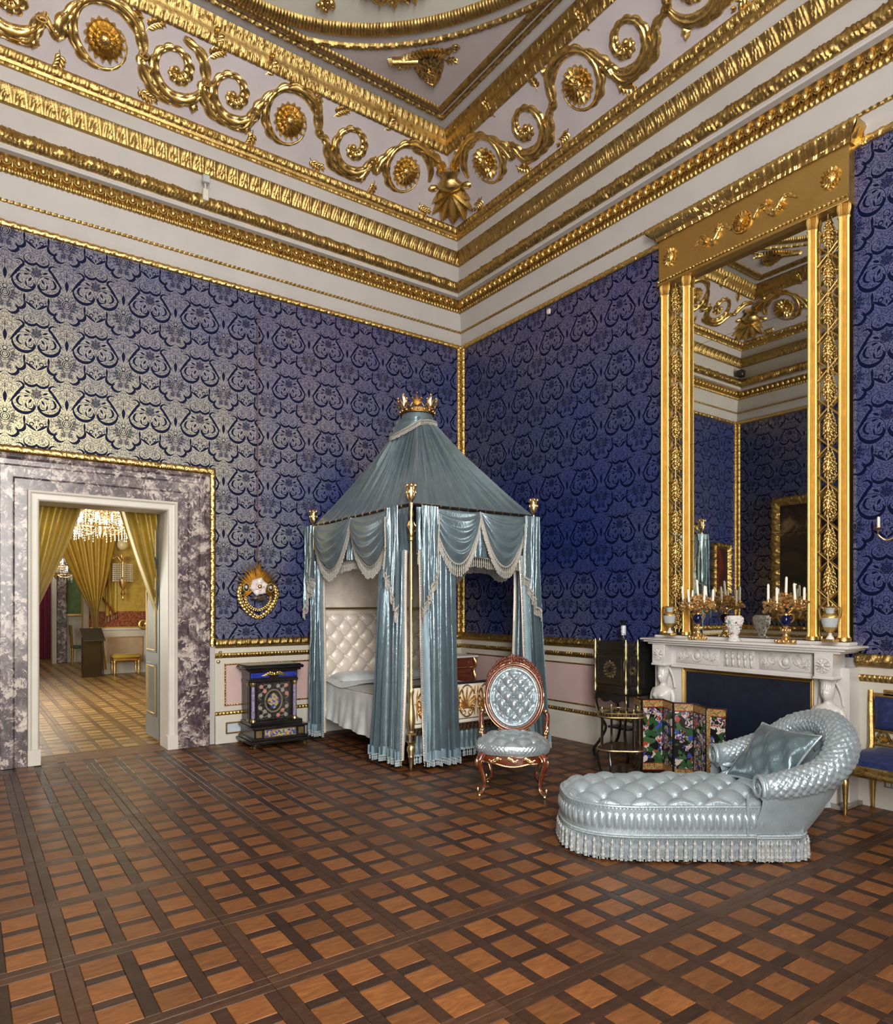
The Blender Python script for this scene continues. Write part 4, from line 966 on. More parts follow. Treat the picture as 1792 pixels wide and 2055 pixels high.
m.grid(np.concatenate([OL[:, None]+ON[:, None]*rel[..., None], np.broadcast_to(zz[None, :, None], (len(OL), 15, 1))], -1)); obj('ruched_band', m, SATINL, ch, 80)
m = MB(); m.tube(np.c_[OL+ON*.006, np.full(len(OL), .318)][::3], .012, 8); obj('seat_piping', m, SATINL, ch, 80)
m = MB(); m.prism(OL[::8], .04, .16); obj('base', m, FRINGEB, ch)
# seat
nx, ny = 190, 96; s_ = lin(0, 1, nx); X = -.668+1.50*s_; hw = np.interp(X, OL[(OL[:, 1] <= 0)][:, 0][np.argsort(OL[(OL[:, 1] <= 0)][:, 0])], np.abs(OL[(OL[:, 1] <= 0)][:, 1])[np.argsort(OL[(OL[:, 1] <= 0)][:, 0])])
vv = lin(-1, 1, ny); Xg = X[:, None]+0*vv[None]; Yg = hw[:, None]*vv[None]
rr = np.clip(1-np.abs(vv[None])**2.6, 0, 1)*np.clip((X[:, None]+.668)/.18, 0, 1)**.5
h, _ = tuft(Xg+.04, Yg, .215, .235, .055, .032, .022); m = MB(); m.grid(np.stack([Xg, Yg, .315+.035*rr**.5+h*rr**.4], -1)); seat = obj('seat', m, SATINL, ch, 80)
m = MB()
for i in range(-8, 10):
    for j in range(-3, 4):
        x, y = (i)*.1075-.04, j*.1175
        if (i+j) % 2 == 0 and x < .6 and abs(y) < .29 and x > -.6: m.blob((x, y, .323), (.011, .011, .008), 7, 5)
st(obj('tuft_button', m, SATINL, seat))
# back: rolled rim, inside back, outside back
rim = spl([(.42, -.345, .43), (.58, -.37, .455), (.80, -.36, .53), (.95, -.25, .655), (1.01, 0, .735), (.95, .25, .68), (.80, .35, .56), (.58, .355, .49), (.42, .33, .475)], 420)
nr = 84; a = np.linspace(0, 2*PI, nr, endpoint=False); T3 = np.gradient(rim, axis=0); T3 /= np.linalg.norm(T3, axis=1)[:, None]
ctr = np.array([.45, 0, .3]); Aout = np.cross(T3, np.array([0, 0, 1.0])); Aout /= np.linalg.norm(Aout, axis=1)[:, None]; Bup = np.cross(Aout, T3)
dd = np.r_[0, np.cumsum(np.linalg.norm(np.diff(rim, axis=0), axis=1))]
u_ = lin(0, 1, 420); rad = .068+.024*np.sin(PI*u_)**.8
q1 = np.abs(np.sin(PI*(dd[:, None]/.045+a[None]*11/(2*PI)*1.0)))*np.abs(np.sin(PI*(dd[:, None]/.045-a[None]*11/(2*PI))))
R3 = rad[:, None]*(1+.0*q1)+.0095*np.sqrt(q1+.001)*(.75+.5*np.sin(7*dd[:, None]+5*a[None])**2)*np.clip(np.sin(PI*u_)*4, 0, 1)[:, None]
G = rim[:, None]+R3[..., None]*(Aout[:, None]*np.cos(a)[None, :, None]+Bup[:, None]*np.sin(a)[None, :, None]); m = MB(); m.grid(G, False, True); rm = obj('rolled_rim', m, SATINL, ch, 80)
for e, sg in ((0, -1), (-1, 1)):   # scroll ends of the arms
    m = MB(); c = rim[e]; sp = spiral((0, 0), .080, .012, 200, 200-sg*0-560, 60); m.tube(np.stack([c[0]-.012+0*sp[:, 0], c[1]+sp[:, 0], c[2]+sp[:, 1]], 1), lin(.014, .010, 60), 8, up=(1, 0, 0)); m.lathe([(.001, -.012), (.055, -.006), (.080, .012), (.076, .03)], 24)
    V = np.concatenate(m.v); k = 24*4; q = V[-k:].copy(); V[-k:] = np.stack([c[0]+q[:, 2], c[1]+q[:, 0], c[2]+q[:, 1]], 1); m.v = [V]; obj('arm_scroll', m, SATINL, ch, 60)
# outside: ruled surface from the rim down to the base outline
bo = spl([(.34, -.36, .155), (.56, -.36, .155), (.68, -.33, .155), (.74, -.2, .155), (.76, 0, .155), (.74, .2, .155), (.68, .33, .155), (.56, .355, .155), (.34, .355, .155)], 420)
top = rim+Aout*(-np.sign(np.sum(Aout*(ctr-rim), 1))[:, None])*rad[:, None]*.75-np.array((0, 0, .03)); v = lin(0, 1, 16)
m = MB(); m.grid(np.stack([bo*(1-q)+top*q+np.array((.02, 0, 0))*math.sin(PI*q) for q in v], 1)); obj('outside_back', m, SATINL, ch, 80)
inn_ = rim+Aout*(np.sign(np.sum(Aout*(ctr-rim), 1))[:, None])*rad[:, None]*.6
bi = spl([(.44, -.29, .36), (.58, -.29, .36), (.68, -.25, .37), (.76, -.12, .37), (.78, 0, .37), (.76, .12, .37), (.68, .25, .37), (.58, .29, .36), (.44, .29, .36)], 420)
v = lin(0, 1, 40); G = np.stack([bi*(1-q)+inn_*q for q in v], 1); hh, _ = tuft(dd[:, None]+0*v[None], .36*v[None]+0*dd[:, None], .20, .21, .035, .02, .02); dirn = (ctr-G); dirn /= np.linalg.norm(dirn, axis=2)[..., None]
m = MB(); m.grid((G+dirn*(hh*np.sin(PI*v)[None]**.5)[..., None])[::-1]); obj('inside_back', m, SATINL, ch, 80)
m = MB(); m.tube(np.stack([np.full(8, .335), np.full(8, -.368), lin(.16, .40, 8)], 1), .007, 6); obj('seam_cord', m, SATINL, ch)
# fringe
PF = np.vstack([OL+ON*.018, bo[::-1][:, :2][60:0:-1][::-1][:0].reshape(-1, 2)]) ; PF = OL+ON*.018
right = bo[10:-10, :2]*np.array((1.0, 1.03)); loop = np.vstack([PF[:-20][20:], right]); loop3 = np.c_[loop, np.full(len(loop), .158)]
m = MB(); tassels(m, loop3, .150, .0042, .0085, jitter=.12); st(obj('fringe_cord', m, FRINGEB, ch, 80))
m = MB(); m.tube(loop3, .008, 6); m.tube(loop3-np.array((0, 0, .012)), .006, 6); obj('fringe_heading', m, FRINGEB, ch, 80)
tm = MB(); tm.lathe([(.003, .12), (.006, .11), (.012, .10), (.010, .092), (.008, .088), (.011, .07), (.012, .045), (.008, .036), (.014, .03), (.016, .02), (.010, .012), (.012, .002), (.002, .0)], 8); TM = mesh('tassel', tm, 70)
d = np.r_[0, np.cumsum(np.linalg.norm(np.diff(loop, axis=0), axis=1))]; t = np.arange(.03, d[-1], .052); LO = np.stack([np.interp(t, d, loop[:, 0]), np.interp(t, d, loop[:, 1])], 1); cen = LO.mean(0)
TAS = simple('ivory_silver_tassel', (.31, .325, .32), .5, var=.5, scale=150)
for p in LO: dv = p-cen; dv = dv/np.linalg.norm(dv); obj('tassel', TM, TAS, ch, loc=(p[0]+dv[0]*.012, p[1]+dv[1]*.012, .012))
# cushion lying on it
cu = thing('cushion', 'square slate-blue satin cushion leaning in the chaise longue', 'cushion', camloc(1.42+.64, 4.32-.02), RZC)
n = 46; U, V = np.meshgrid(lin(-1, 1, n), lin(-1, 1, n), indexing='ij'); pin = 1-.10*(U**2*V**2)**.5*0
hgt = .075*(np.clip((1-np.abs(U)**2.5)*(1-np.abs(V)**2.5), 0, 1))**.5; wr = .013*np.sin(9*U+2.5*V+2*np.sin(2*V))*(1-V**2)+.004*np.sin(17*U-3*V)*(1-np.abs(V))
xs = U*.225*(1-.10*(1-V**2)); ys = V*.225*(1-.10*(1-U**2)); ea = np.array([.36, -.92, -.02]); ea /= np.linalg.norm(ea); eb = np.array([.66, .18, .70]); eb -= ea*(ea@eb); eb /= np.linalg.norm(eb); en = np.cross(ea, eb); en = en if en[2] > 0 else -en
o_ = np.array([.0, 0, .545]); m = MB()
f1 = o_+xs[..., None]*ea+ys[..., None]*eb
m.grid(f1+(hgt+wr*(hgt > .01))[..., None]*en); m.grid((f1-hgt[..., None]*en)[::-1]); cb = obj('cushion_cover', m, SATINP, cu, 80)
ed = np.vstack([f1[:, 0], f1[-1, :], f1[::-1, -1], f1[0, ::-1]]); m = MB(); m.tube(ed, .007, 6, closed=False); obj('piping', m, SATINL, cu)

# ------------------------------------------------------------------ round-backed mahogany chair
cr_ = thing('slipper_chair', 'low mahogany chair with round tufted silver-blue back facing the viewer', 'chair', (-1.93, -3.28, 0), math.radians(-43))
def supell(n, a, b, k=.8, t0=0): t = np.linspace(t0, t0+2*PI, n, endpoint=False); return np.stack([a*np.sign(np.cos(t))*np.abs(np.cos(t))**k, b*np.sign(np.sin(t))*np.abs(np.sin(t))**k], 1)
S2 = supell(240, .285, .255, .72); dd2 = np.r_[0, np.cumsum(np.linalg.norm(np.diff(S2, axis=0), axis=1))]; NN = np.gradient(S2, axis=0); NN = np.stack([NN[:, 1], -NN[:, 0]], 1); NN /= np.linalg.norm(NN, axis=1)[:, None]
zz = lin(.335, .405, 11); v = lin(0, 1, 11); rel = .008*np.sin(PI*v)[None]+.006*np.abs(np.sin(PI*(dd2[:, None]/.03+v[None]*2)))*np.abs(np.sin(PI*(dd2[:, None]/.03-v[None]*2)))
m = MB(); m.grid(np.concatenate([S2[:, None]+NN[:, None]*rel[..., None], np.broadcast_to(zz[None, :, None], (240, 11, 1))], -1), True); SILV = satin('silver_blue_satin', (.36, .42, .46), .18, metal=.6); obj('seat_band', m, SILV, cr_, 80)
r_ = lin(0, 1, 40); G = S2[None]*r_[:, None, None]; h, _ = tuft(G[..., 0], G[..., 1], .17, .17, .030, .022, .016); zc = .402+.055*(1-r_[:, None]**2.5)+h*np.clip((1-r_[:, None])*5, 0, 1); m = MB(); m.grid(np.concatenate([G, zc[..., None]], -1), False, True); se = obj('seat', m, SILV, cr_, 80)
m = MB()
for i in range(-4, 5):
    for j in range(-3, 4):
        x, y = i*.085, j*.085
        if (i+j) % 2 == 0 and (x/.25)**2+(y/.22)**2 < 1: m.blob((x, y, .41+.05*(1-((x/.285)**2+(y/.255)**2))), (.009, .009, .007), 7, 5)
st(obj('tuft_button', m, SILV, se))
# seat rail and cabriole legs
m = MB(); P = supell(160, .275, .245, .75); ang_ = np.arctan2(P[:, 1], P[:, 0]); dr_ = .018+.028*np.abs(np.cos(ang_*2+PI/2))**1.2*0+.022*np.clip(np.cos((ang_+PI/2)*3.2), 0, 1)*(np.abs(ang_+PI/2) < .6)
G = np.stack([np.c_[P, np.full(160, .338)], np.c_[P*1.02, np.full(160, .325)], np.c_[P*1.0, .288-dr_], np.c_[P*.93, .288-dr_], np.c_[P*.93, np.full(160, .338)]]); m.grid(G.transpose(1, 0, 2), True, True); rail = obj('seat_rail', m, MAHOG, cr_)
m = MB(); m.tube(np.c_[P*1.012, .288-dr_], .006, 6, closed=True); m.tube(np.c_[P*1.02, np.full(160, .332)], .004, 6, closed=True); obj('gilt_edge', m, ORMOLU, rail)
m = MB(); b = MB()
for x0, sgx in ((0, 1), (-.13, -1), (.13, 1)): b.grid(ribbon([(x0-.05, .0), (x0-.02, .012*sgx), (x0+.02, -.01*sgx), (x0+.05, .004)], (.004, .014, .012, .004), .012, 5, .6, 24))
V = np.concatenate(b.v); b.v = [np.stack([V[:, 0], -.254-V[:, 2]-.006*np.cos(V[:, 0]*8), .305+V[:, 1]], 1)]; obj('apron_mount', b, ORMOLU, rail, 60)
for sx in (-1, 1):
    for sy, z_ in ((-1, .0), (1, .0)):
        fx, fy = (.225, -.19) if sy < 0 else (.19, .19); o2 = np.array([sx*fx, fy]); od = np.array([sx*.8, sy*.6])
        kx = [0, .030, .036, .02, .0, -.010, -.004, .02, .034]; kz = [.33, .30, .26, .21, .15, .10, .06, .035, .028]
        path = [(*(o2+od*k), z) for k, z in zip(kx, kz)]; pt = spl(path, 26); rd = np.interp(lin(0, 1, 26), [0, .15, .35, .7, .9, 1], [.03, .032, .022, .014, .016, .016]); m = MB(); m.tube(pt, rd, 10, up=(0.1, .2, 1)); leg = obj('leg', m, MAHOG, cr_)
        m = MB(); side_ = np.array([-od[1]*sx, od[0]*sx, 0]); m.tube(pt+side_*rd[:, None]*.95, .004, 5); m.tube(pt-side_*rd[:, None]*.95, .004, 5)
        m.blob((*(o2+od*.062), .27), (.014, .014, .035), 8, 6); m.blob((*(o2+od*.05), .06), (.008, .008, .02), 6, 5); obj('leg_mount', m, ORMOLU, leg)
        m = MB(); m.lathe([(.009, .02), (.012, .03), (.007, .034)], 10, (*(o2+od*.034), 0)); m.tube([(o2[0]+od[0]*.034-.006, o2[1]+od[1]*.034, .014), (o2[0]+od[0]*.034+.006, o2[1]+od[1]*.034, .014)], .014, 12); obj('castor', m, BRASS, leg)
# back
BC = np.array([0, .25, .725]); bu = np.array([0, .16, 1.0]); bu /= np.linalg.norm(bu); bn = np.cross(np.array([1, 0, 0]), bu); bn = bn if bn[1] < 0 else -bn
def bk(x, z, h): return BC+np.asarray(x)[..., None]*np.array([1, 0, 0])+np.asarray(z)[..., None]*bu+np.asarray(h)[..., None]*bn
t = lin(0, 2*PI, 121)[:-1]; ring = lambda a, b, h: bk(a*np.cos(t), b*np.sin(t), np.full(120, h))
m = MB(); a = lin(0, 2*PI, 11)[:-1]; G = np.stack([bk((.232+.021*np.cos(q))*np.cos(t), (.272+.021*np.cos(q))*np.sin(t), np.full(120, .02*math.sin(q)+.008)) for q in a], 1); m.grid(G, True, True); bf = obj('back_frame', m, MAHOG, cr_)
m = MB(); m.tube(ring(.25, .29, .02), .004, 5, closed=True); m.tube(ring(.214, .254, .02), .003, 5, closed=True); obj('gilt_edge', m, ORMOLU, bf)
b = MB()
for i in range(46):
    an = math.radians(20+140*i/45); am_ = math.sin(PI*i/45)
    for k in range(3):
        r1 = .02+.030*k*am_*.9; x, z = (.225+r1)*math.cos(an+random.uniform(-.02, .02)), (.265+r1)*math.sin(an); q = bk(np.array(x), np.array(z), np.array(.012+random.uniform(0, .012))); b.blob(q, np.array((.013, .011, .013))*random.uniform(.7, 1.2), 6, 5)
for i in range(24):
    an = random.uniform(0, 6.28); r = .045*math.sqrt(random.random()); q = bk(np.array(r*math.cos(an)), np.array(.325+r*.8*math.sin(an)), np.array(.015)); b.blob(q, (.013, .012, .013), 6, 5)
obj('carved_crest', b, MAHOG, bf, 60)
r_ = lin(0, 1, 40)[:, None]; xx = .178*r_*np.cos(t); z2 = .215*r_*np.sin(t); h, _ = tuft(xx, z2, .105, .13, .026, .022, .012); hb_ = .020+.022*(1-r_**2)+h*np.clip((1-r_)*6, 0, 1); m = MB(); m.grid(bk(xx, z2, hb_+0*xx)[:, ::-1], False, True); bp = obj('back_pad', m, SILV, cr_, 80)
ph = lin(0, 1, 9)[:, None]; dA = np.abs(np.sin(PI*(t*48/(2*PI))[None]+PI*ph*2))*np.abs(np.sin(PI*(t*48/(2*PI))[None]-PI*ph*2)); G = bk((.178+.036*ph)*np.cos(t), (.215+.040*ph)*np.sin(t), .02+.016*np.sin(PI*ph)+.006*dA); m = MB(); m.grid(G[:, ::-1], False, True); obj('ruched_border', m, SILV, bp, 80)
m = MB()
for i in range(-4, 5):
    for j in range(-4, 5):
        x, z = i*.0525, j*.065
        if (i+j) % 2 == 0 and (x/.16)**2+(z/.195)**2 < 1: m.blob(bk(np.array(x), np.array(z), np.array(.027+.02*(1-(x/.178)**2-(z/.215)**2))), (.007, .005, .007), 7, 5)
st(obj('tuft_button', m, SILV, bp))
m = MB(); m.grid(np.stack([ring(.225, .265, -.012), ring(.001, .001, -.02)])[:, ::-1], False, True); obj('back_panel', m, MAHOG, cr_)
for sx in (-1, 1):
    m = MB(); pt = spl([bk(np.array(sx*.232), np.array(-.09), np.array(.006)), np.array((sx*.275, .235, .585)), np.array((sx*.272, .20, .50)), np.array((sx*.262, .185, .42)), np.array((sx*.262, .17, .35))], 24); m.tube(pt, np.interp(lin(0, 1, 24), [0, .3, .7, 1], [.016, .022, .024, .026]), 10, up=(0, 1, 0)); s2 = obj('back_stile', m, MAHOG, cr_)
    m = MB(); m.blob(pt[4]+np.array((0, -.02, .01)), (.016, .012, .016), 8, 6); b = MB()
    b.grid(ribbon([(0, 0), (.008, -.03), (-.006, -.06), (.0, -.09)], (.006, .013, .012, .004), .012, 4, .5, 20)); V = np.concatenate(b.v); m.add(np.stack([sx*.270+V[:, 0], .165-V[:, 2], .50+V[:, 1]], 1), b.f); obj('stile_mount', m, ORMOLU, s2, 60)
    b = MB(); b.grid(ribbon([(sx*.10, -.25), (sx*.12, -.29), (sx*.09, -.32), (sx*.13, -.345)], (.012, .022, .018, .01), .02, 5, .5, 24)); V = np.concatenate(b.v); b.v = [np.array([bk(np.array(q[0]), np.array(q[1]), np.array(q[2])) for q in V])]; obj('carved_bracket', b, MAHOG, cr_, 60)

# ------------------------------------------------------------------ prie-dieu in ebony and hardstone
LAPIS = simple('lapis', (.02, .035, .30), .2, var=.5, scale=60); STONE_P = simple('pink_hardstone', (.45, .20, .17), .2, var=.4, scale=50); STONE_G = simple('grey_hardstone', (.25, .24, .22), .2, var=.4, scale=50); LILAC = simple('lilac_marble', (.23, .20, .31), .25, var=.5, scale=40); MOSAIC = None
def mat_mosaic():
    t = NT('hardstone_mosaic'); v = t.node('ShaderNodeTexVoronoi'); t.put(v.inputs['Vector'], t.co('Object')); v.inputs['Scale'].default_value = 55
    h = t.node('ShaderNodeSeparateColor'); t.put(h.inputs[0], v.outputs['Color']); c = t.ramp(h.outputs[0], [(0, (.04, .06, .3)), (.25, (.45, .32, .08)), (.5, (.35, .15, .13)), (.7, (.35, .33, .28)), (.9, (.1, .15, .08))]); c.node.color_ramp.interpolation = 'CONSTANT'
    return t.set(c, .2, 0)
MOSAIC = mat_mosaic()
pd = thing('prie_dieu', 'ebony prayer desk inlaid with coloured stones beside the doorway', 'prayer desk', (-2.79, -.29, 0))
m = MB(); m.box((0, 0, .055), (.66, .50, .035), bev=.008); m.box((0, 0, .085), (.62, .46, .03), bev=.008); m.box((0, 0, .145), (.57, .42, .10), bev=.004); m.box((0, -.005, .205), (.62, .47, .025), bev=.008); m.box((0, .04, .235), (.58, .34, .04), bev=.006); obj('kneeler', m, BLACK, pd)
for x, y in ((-.28, -.2), (.28, -.2), (-.28, .2), (.28, .2), (-.2, -.1)):
    m = MB(); m.lathe([(.02, .0), (.042, .006), (.045, .016), (.03, .026), (.02, .04)], 16, (x, y, 0)); obj('foot', m, BRASS, pd)
m = MB(); m.box((0, -.212, .145), (.34, .008, .07)); k = obj('front_plaque', m, MOSAIC, pd); m = MB()
for (cx, cz, lx, lz) in ((0, .185, .35, .006), (0, .105, .35, .006), (-.175, .145, .006, .08), (.175, .145, .006, .08)): m.box((cx, -.214, cz), (lx, .008, lz))
obj('plaque_frame', m, BRASS, k)
for x in (-.235, .235): m = MB(); m.box((x, -.212, .145), (.06, .008, .07)); obj('side_plaque', m, BRASS, pd)
m = MB(); m.box((0, .10, .46), (.54, .22, .43)); m.box((0, .09, .685), (.56, .25, .03), bev=.006); m.box((0, .09, .745), (.54, .24, .09)); m.box((0, .08, .80), (.60, .29, .02), bev=.006); m.box((0, .08, .83), (.655, .335, .035), bev=.012); m.box((0, .08, .853), (.60, .29, .014), bev=.005); obj('cabinet', m, BLACK, pd)
for x in (-.14, .14): m = MB(); m.box((x, -.032, .745), (.17, .006, .05)); obj('lapis_plaque', m, LAPIS, pd)
for x in (-.245, .245): m = MB(); m.box((x, -.032, .745), (.03, .006, .05)); obj('lapis_plaque', m, LAPIS, pd)
b = MB()
for s_ in (-1, 1): b.grid(ribbon([(0, 0), (s_*.05, .016), (s_*.10, -.002), (s_*.14, -.012)], (.016, .02, .014, .003), .016, 7, .6, 30))
b.blob((0, .005, .008), (.022, .026, .018), 8, 6); V = np.concatenate(b.v); b.v = [np.stack([V[:, 0], -.036-V[:, 2], .75+V[:, 1]], 1)]; obj('gilt_mount', b, GOLD3, pd, 60)
m = MB(); m.box((0, -.012, .46), (.36, .012, .40)); pn = obj('inlaid_panel', m, simple('mottled_black_marble', (.03, .027, .025), .18, var=.8, scale=40), pd)
IV = simple('inlay_line', (.30, .25, .18), .4); m = MB(); 
for s_ in (-1, 1):
    for z in (-1, 1):
        m.tube(np.stack([s_*.095+spiral((0, 0), .07, .03, 0, 360, 30)[:, 0]*.6, np.full(30, -.02), .46+z*.15+spiral((0, 0), .06, .02, 0, 360, 30)[:, 1]*.6], 1), .003, 4); m.tube(np.stack([s_*(.14+.03*np.sin(lin(0, 6, 30))), np.full(30, -.02), .46+z*lin(.02, .15, 30)], 1), .003, 4)
for q in ((.09, .115), (.10, .125)): m.tube(np.stack([q[0]*np.cos(lin(0, 2*PI, 40)), np.full(40, -.02), .46+q[1]*np.sin(lin(0, 2*PI, 40))], 1), .003, 4)
st(obj('inlay_scroll', m, IV, pn))
m = MB(); tt = lin(0, 2*PI, 49)[:-1]; rr = .075*(1+.12*np.cos(4*tt)); m.prism(np.stack([rr*np.cos(tt)*.8, rr*np.sin(tt)], 1), 0, .008, ((0, -.018, .46), (1, 0, 0), (0, 0, 1), (0, -1, 0))); obj('mosaic_medallion', m, MOSAIC, pn)
for i, (x, z) in enumerate([(-.14, .62), (-.05, .62), (.05, .62), (.14, .62), (-.14, .30), (-.05, .30), (.05, .30), (.14, .30), (-.15, .53), (.15, .53), (-.15, .39), (.15, .39), (-.1, .57), (.1, .57), (-.1, .35), (.1, .35)]):
    m = MB(); m.lathe([(.001, .0), (.02, .0), (.022, .006), (.001, .008)], 14); V = np.concatenate(m.v); m.v = [np.stack([x+V[:, 0], -.016-V[:, 2], z+V[:, 1]], 1)]; obj('stone_roundel', m, STONE_P if i % 3 == 0 else STONE_G, pn)
for x in (-.235, .235):
    for y, w in ((-.035, .0), (.03, .03)):
        if y > 0: x2 = x*1.08
        else: x2 = x
        m = MB(); m.lathe([(.020, .285), (.019, .63)], 14, (x2, y-.0, 0)); c = obj('column', m, LILAC if y < 0 else BLACK, pd)
        m = MB(); m.lathe([(.03, .25), (.03, .262), (.022, .275), (.024, .287)], 14, (x2, y, 0)); m.lathe([(.021, .628), (.024, .64), (.03, .655), (.03, .67)], 14, (x2, y, 0)); obj('gilt_capital', m, BRASS, c)
# ------------------------------------------------------------------ bedside cabinet with marble top
nt = thing('bedside_cabinet', 'mahogany bedside cabinet with marble top in the corner behind the bed', 'cabinet', (-.355, -.25, 0))
m = MB(); m.box((0, 0, .36), (.46, .36, .66), bev=.006); m.box((0, 0, .015), (.48, .38, .03), bev=.004); m.box((0, -.005, .76), (.50, .39, .12), bev=.006); obj('body', m, MAHOG, nt)
m = MB(); m.box((0, -.008, .838), (.56, .44, .03), bev=.008); obj('marble_top', m, WMARBLE, nt)
m = MB(); m.box((0, -.203, .76), (.40, .012, .085), bev=.004); dw = obj('drawer', m, MAHOG, nt)
for x in (-.12, .12): m = MB(); m.lathe([(.006, 0), (.012, .01), (.010, .018), (.001, .022)], 10); V = np.concatenate(m.v); m.v = [np.stack([x+V[:, 0], -.209-V[:, 2], .76+V[:, 1]], 1)]; obj('knob', m, ORMOLU, dw)
m = MB(); m.box((0, -.185, .36), (.36, .014, .52), bev=.005); obj('door', m, MAHOG, nt); m = MB(); m.tube([(-.23, -.198, .70), (.23, -.198, .70)], .006, 6); m.tube([(-.185, -.194, .10), (-.185, -.194, .63)], .004, 6); m.tube([(.185, -.194, .10), (.185, -.194, .63)], .004, 6); st(obj('gilt_bead', m, ORMOLU, nt))
for s_ in (-1, 1): m = MB(); m.tube(spl([(s_*.22, -.20, .82), (s_*.24, -.22, .74), (s_*.22, -.2, .66), (s_*.225, -.225, .55), (s_*.21, -.20, .4)], 24), np.interp(lin(0, 1, 24), [0, .2, .4, .7, 1], [.018, .022, .012, .022, .01]), 8, up=(0, 1, 0)); obj('gilt_corner_mount', m, ORMOLU, nt)
# ------------------------------------------------------------------ black lacquer cabinet on stand
cb_ = thing('lacquer_cabinet', 'black and gold lacquer cabinet on slender curved legs left of the fireplace', 'cabinet', (-.25, -3.015, 0), -PI/2)
oc = [(-.235, .17), (-.235, -.09), (-.19, -.20), (.19, -.20), (.235, -.09), (.235, .17)]      # plan, -y is the front
def oct_(z0, z1, k=1.0): return MB().prism([(x*k, y*k) for x, y in oc], z0, z1)
m = oct_(.70, 1.06); body = obj('body', m, BLACK2, cb_)
m = oct_(1.06, 1.075, 1.05); m2 = oct_(1.075, 1.115, .98); m.add(np.concatenate(m2.v), m2.f); m2 = oct_(1.115, 1.14, 1.03); m.add(np.concatenate(m2.v), m2.f); m2 = oct_(1.14, 1.152, .95); m.add(np.concatenate(m2.v), m2.f); obj('cornice', m, BLACK2, cb_)
m = oct_(.655, .70, 1.06); m2 = oct_(.63, .655, .97); m.add(np.concatenate(m2.v), m2.f); obj('stand_top', m, BLACK2, cb_)
AP = [(x, -.035-.03*abs(math.sin(x*22))-.012*math.cos(x*8)) for x in lin(-.19, .19, 31)]; m = MB(); m.prism([(-.19, .0)]+AP+[(.19, 0)], -.006, .006, ((0, -.195, .635), (1, 0, 0), (0, 0, 1), (0, -1, 0))); obj('apron', m, BLACK2, cb_)
LACQ = simple('gold_lacquer_paint', (.10, .075, .035), .35, .6, var=.6, scale=60)
def door(cx, cy, w, ang, parent):
    d = thing_part = bpy.data.objects.new('door_panel', mesh('door_panel', MB().box((0, -.006, .88), (w, .014, .30), bev=.004))); d.data.materials.append(BLACK2); COL.objects.link(d); d.parent = parent; d.location = (cx, cy, 0); d.rotation_euler = (0, 0, ang)
    m = MB()
    for (x, z, lx, lz) in ((0, .125, w-.06, .003), (0, -.125, w-.06, .003), (-(w-.06)/2, 0, .003, .25), ((w-.06)/2, 0, .003, .25)): m.box((x, -.0145, .88+z), (lx, .003, lz))
    st(obj('gilt_line', m, LACQ, d)); b = MB(); R = min(.085, w*.38)
    for k in range(12):
        a = k*PI/6; b.grid(flat_leaf((R*.3*math.cos(a), R*.3*math.sin(a)), a, R*.75, R*.16, .003, 7, 2)); b.tube(np.c_[spiral((R*.8*math.cos(a+.26), R*.8*math.sin(a+.26)), R*.16, R*.04, 0, 400, 14), np.full(14, .002)], .0025, 4)
    V = np.concatenate(b.v); b.v = [np.stack([V[:, 0], -.0135-V[:, 2], .88+V[:, 1]], 1)]; st(obj('gilt_arabesque', b, LACQ, d, 60))
door(0, -.20, .35, 0, cb_); aC = math.atan2(.11, .045); door(.2145, -.145, .11, aC, cb_); door(-.2145, -.145, .11, -aC, cb_)
for x, y in ((-.19, -.205), (.19, -.205), (-.236, -.09), (.236, -.09)):
    m = MB(); m.lathe([(.016, .66), (.018, .70), (.010, .72), (.012, .76), (.018, .80), (.010, .84), (.009, .95), (.015, .97), (.018, 1.0), (.012, 1.03), (.02, 1.07), (.014, 1.10), (.018, 1.13), (.01, 1.15), (.004, 1.175)], 10, (x, y, 0)); obj('gilt_colonnette', m, BRASS, cb_)
for x, y in ((-.19, -.19), (.19, -.19), (-.21, .14), (.21, .14)):
    sx = 1 if x > 0 else -1; sy = 1 if y > 0 else -1; m = MB(); m.tube(spl([(x, y, .64), (x*1.02, y, .55), (x*.85, y*.9, .42), (x*.62, y*.7, .30), (x*.85, y*.9, .17), (x*1.12, y*1.05, .08), (x*1.05, y*1.02, .01)], 30), np.interp(lin(0, 1, 30), [0, .3, .6, .9, 1], [.02, .014, .013, .014, .018]), 8, up=(1, 0, 0)); lg = obj('leg', m, BLACK2, cb_)
    m = MB(); m.tube(spl([(x, y-.016, .64), (x*1.02, y-.015, .55), (x*.85, y*.9-.014, .42), (x*.62, y*.7-.013, .30)], 20), .005, 5); obj('gilt_line', m, BRASS, lg)
m = MB(); m.box((0, -.02, .30), (.26, .16, .02), bev=.006); obj('stretcher', m, BLACK2, cb_)
# vase on it
vs = thing('beaker_vase', 'small dark blue and white beaker vase on the lacquer cabinet', 'vase', (-.28, -3.03, 1.1535)); 
def mat_bw(name, a, b, sc_=40, th=.5):
    t = NT(name); f = t.noise(t.co('Object'), sc_, 3, .5, 1); return t.set(t.ramp(f, [(th-.03, a), (th+.03, b)]), .15, 0)
m = MB(); m.lathe([(.033, 0), (.035, .006), (.02, .03), (.019, .05), (.024, .10), (.022, .15), (.026, .175), (.043, .195), (.046, .2), (.04, .2), (.02, .19)], 24); vb = obj('vase_body', m, mat_bw('dark_blue_glaze', (.01, .012, .02), (.05, .055, .06), 50, .62), vs)
m = MB(); m.lathe([(.0225, .055), (.0255, .10), (.0235, .15)], 24, cap=False); obj('white_panel', m, mat_bw('white_glaze_figured', (.03, .04, .06), (.62, .64, .66), 70, .42), vs)
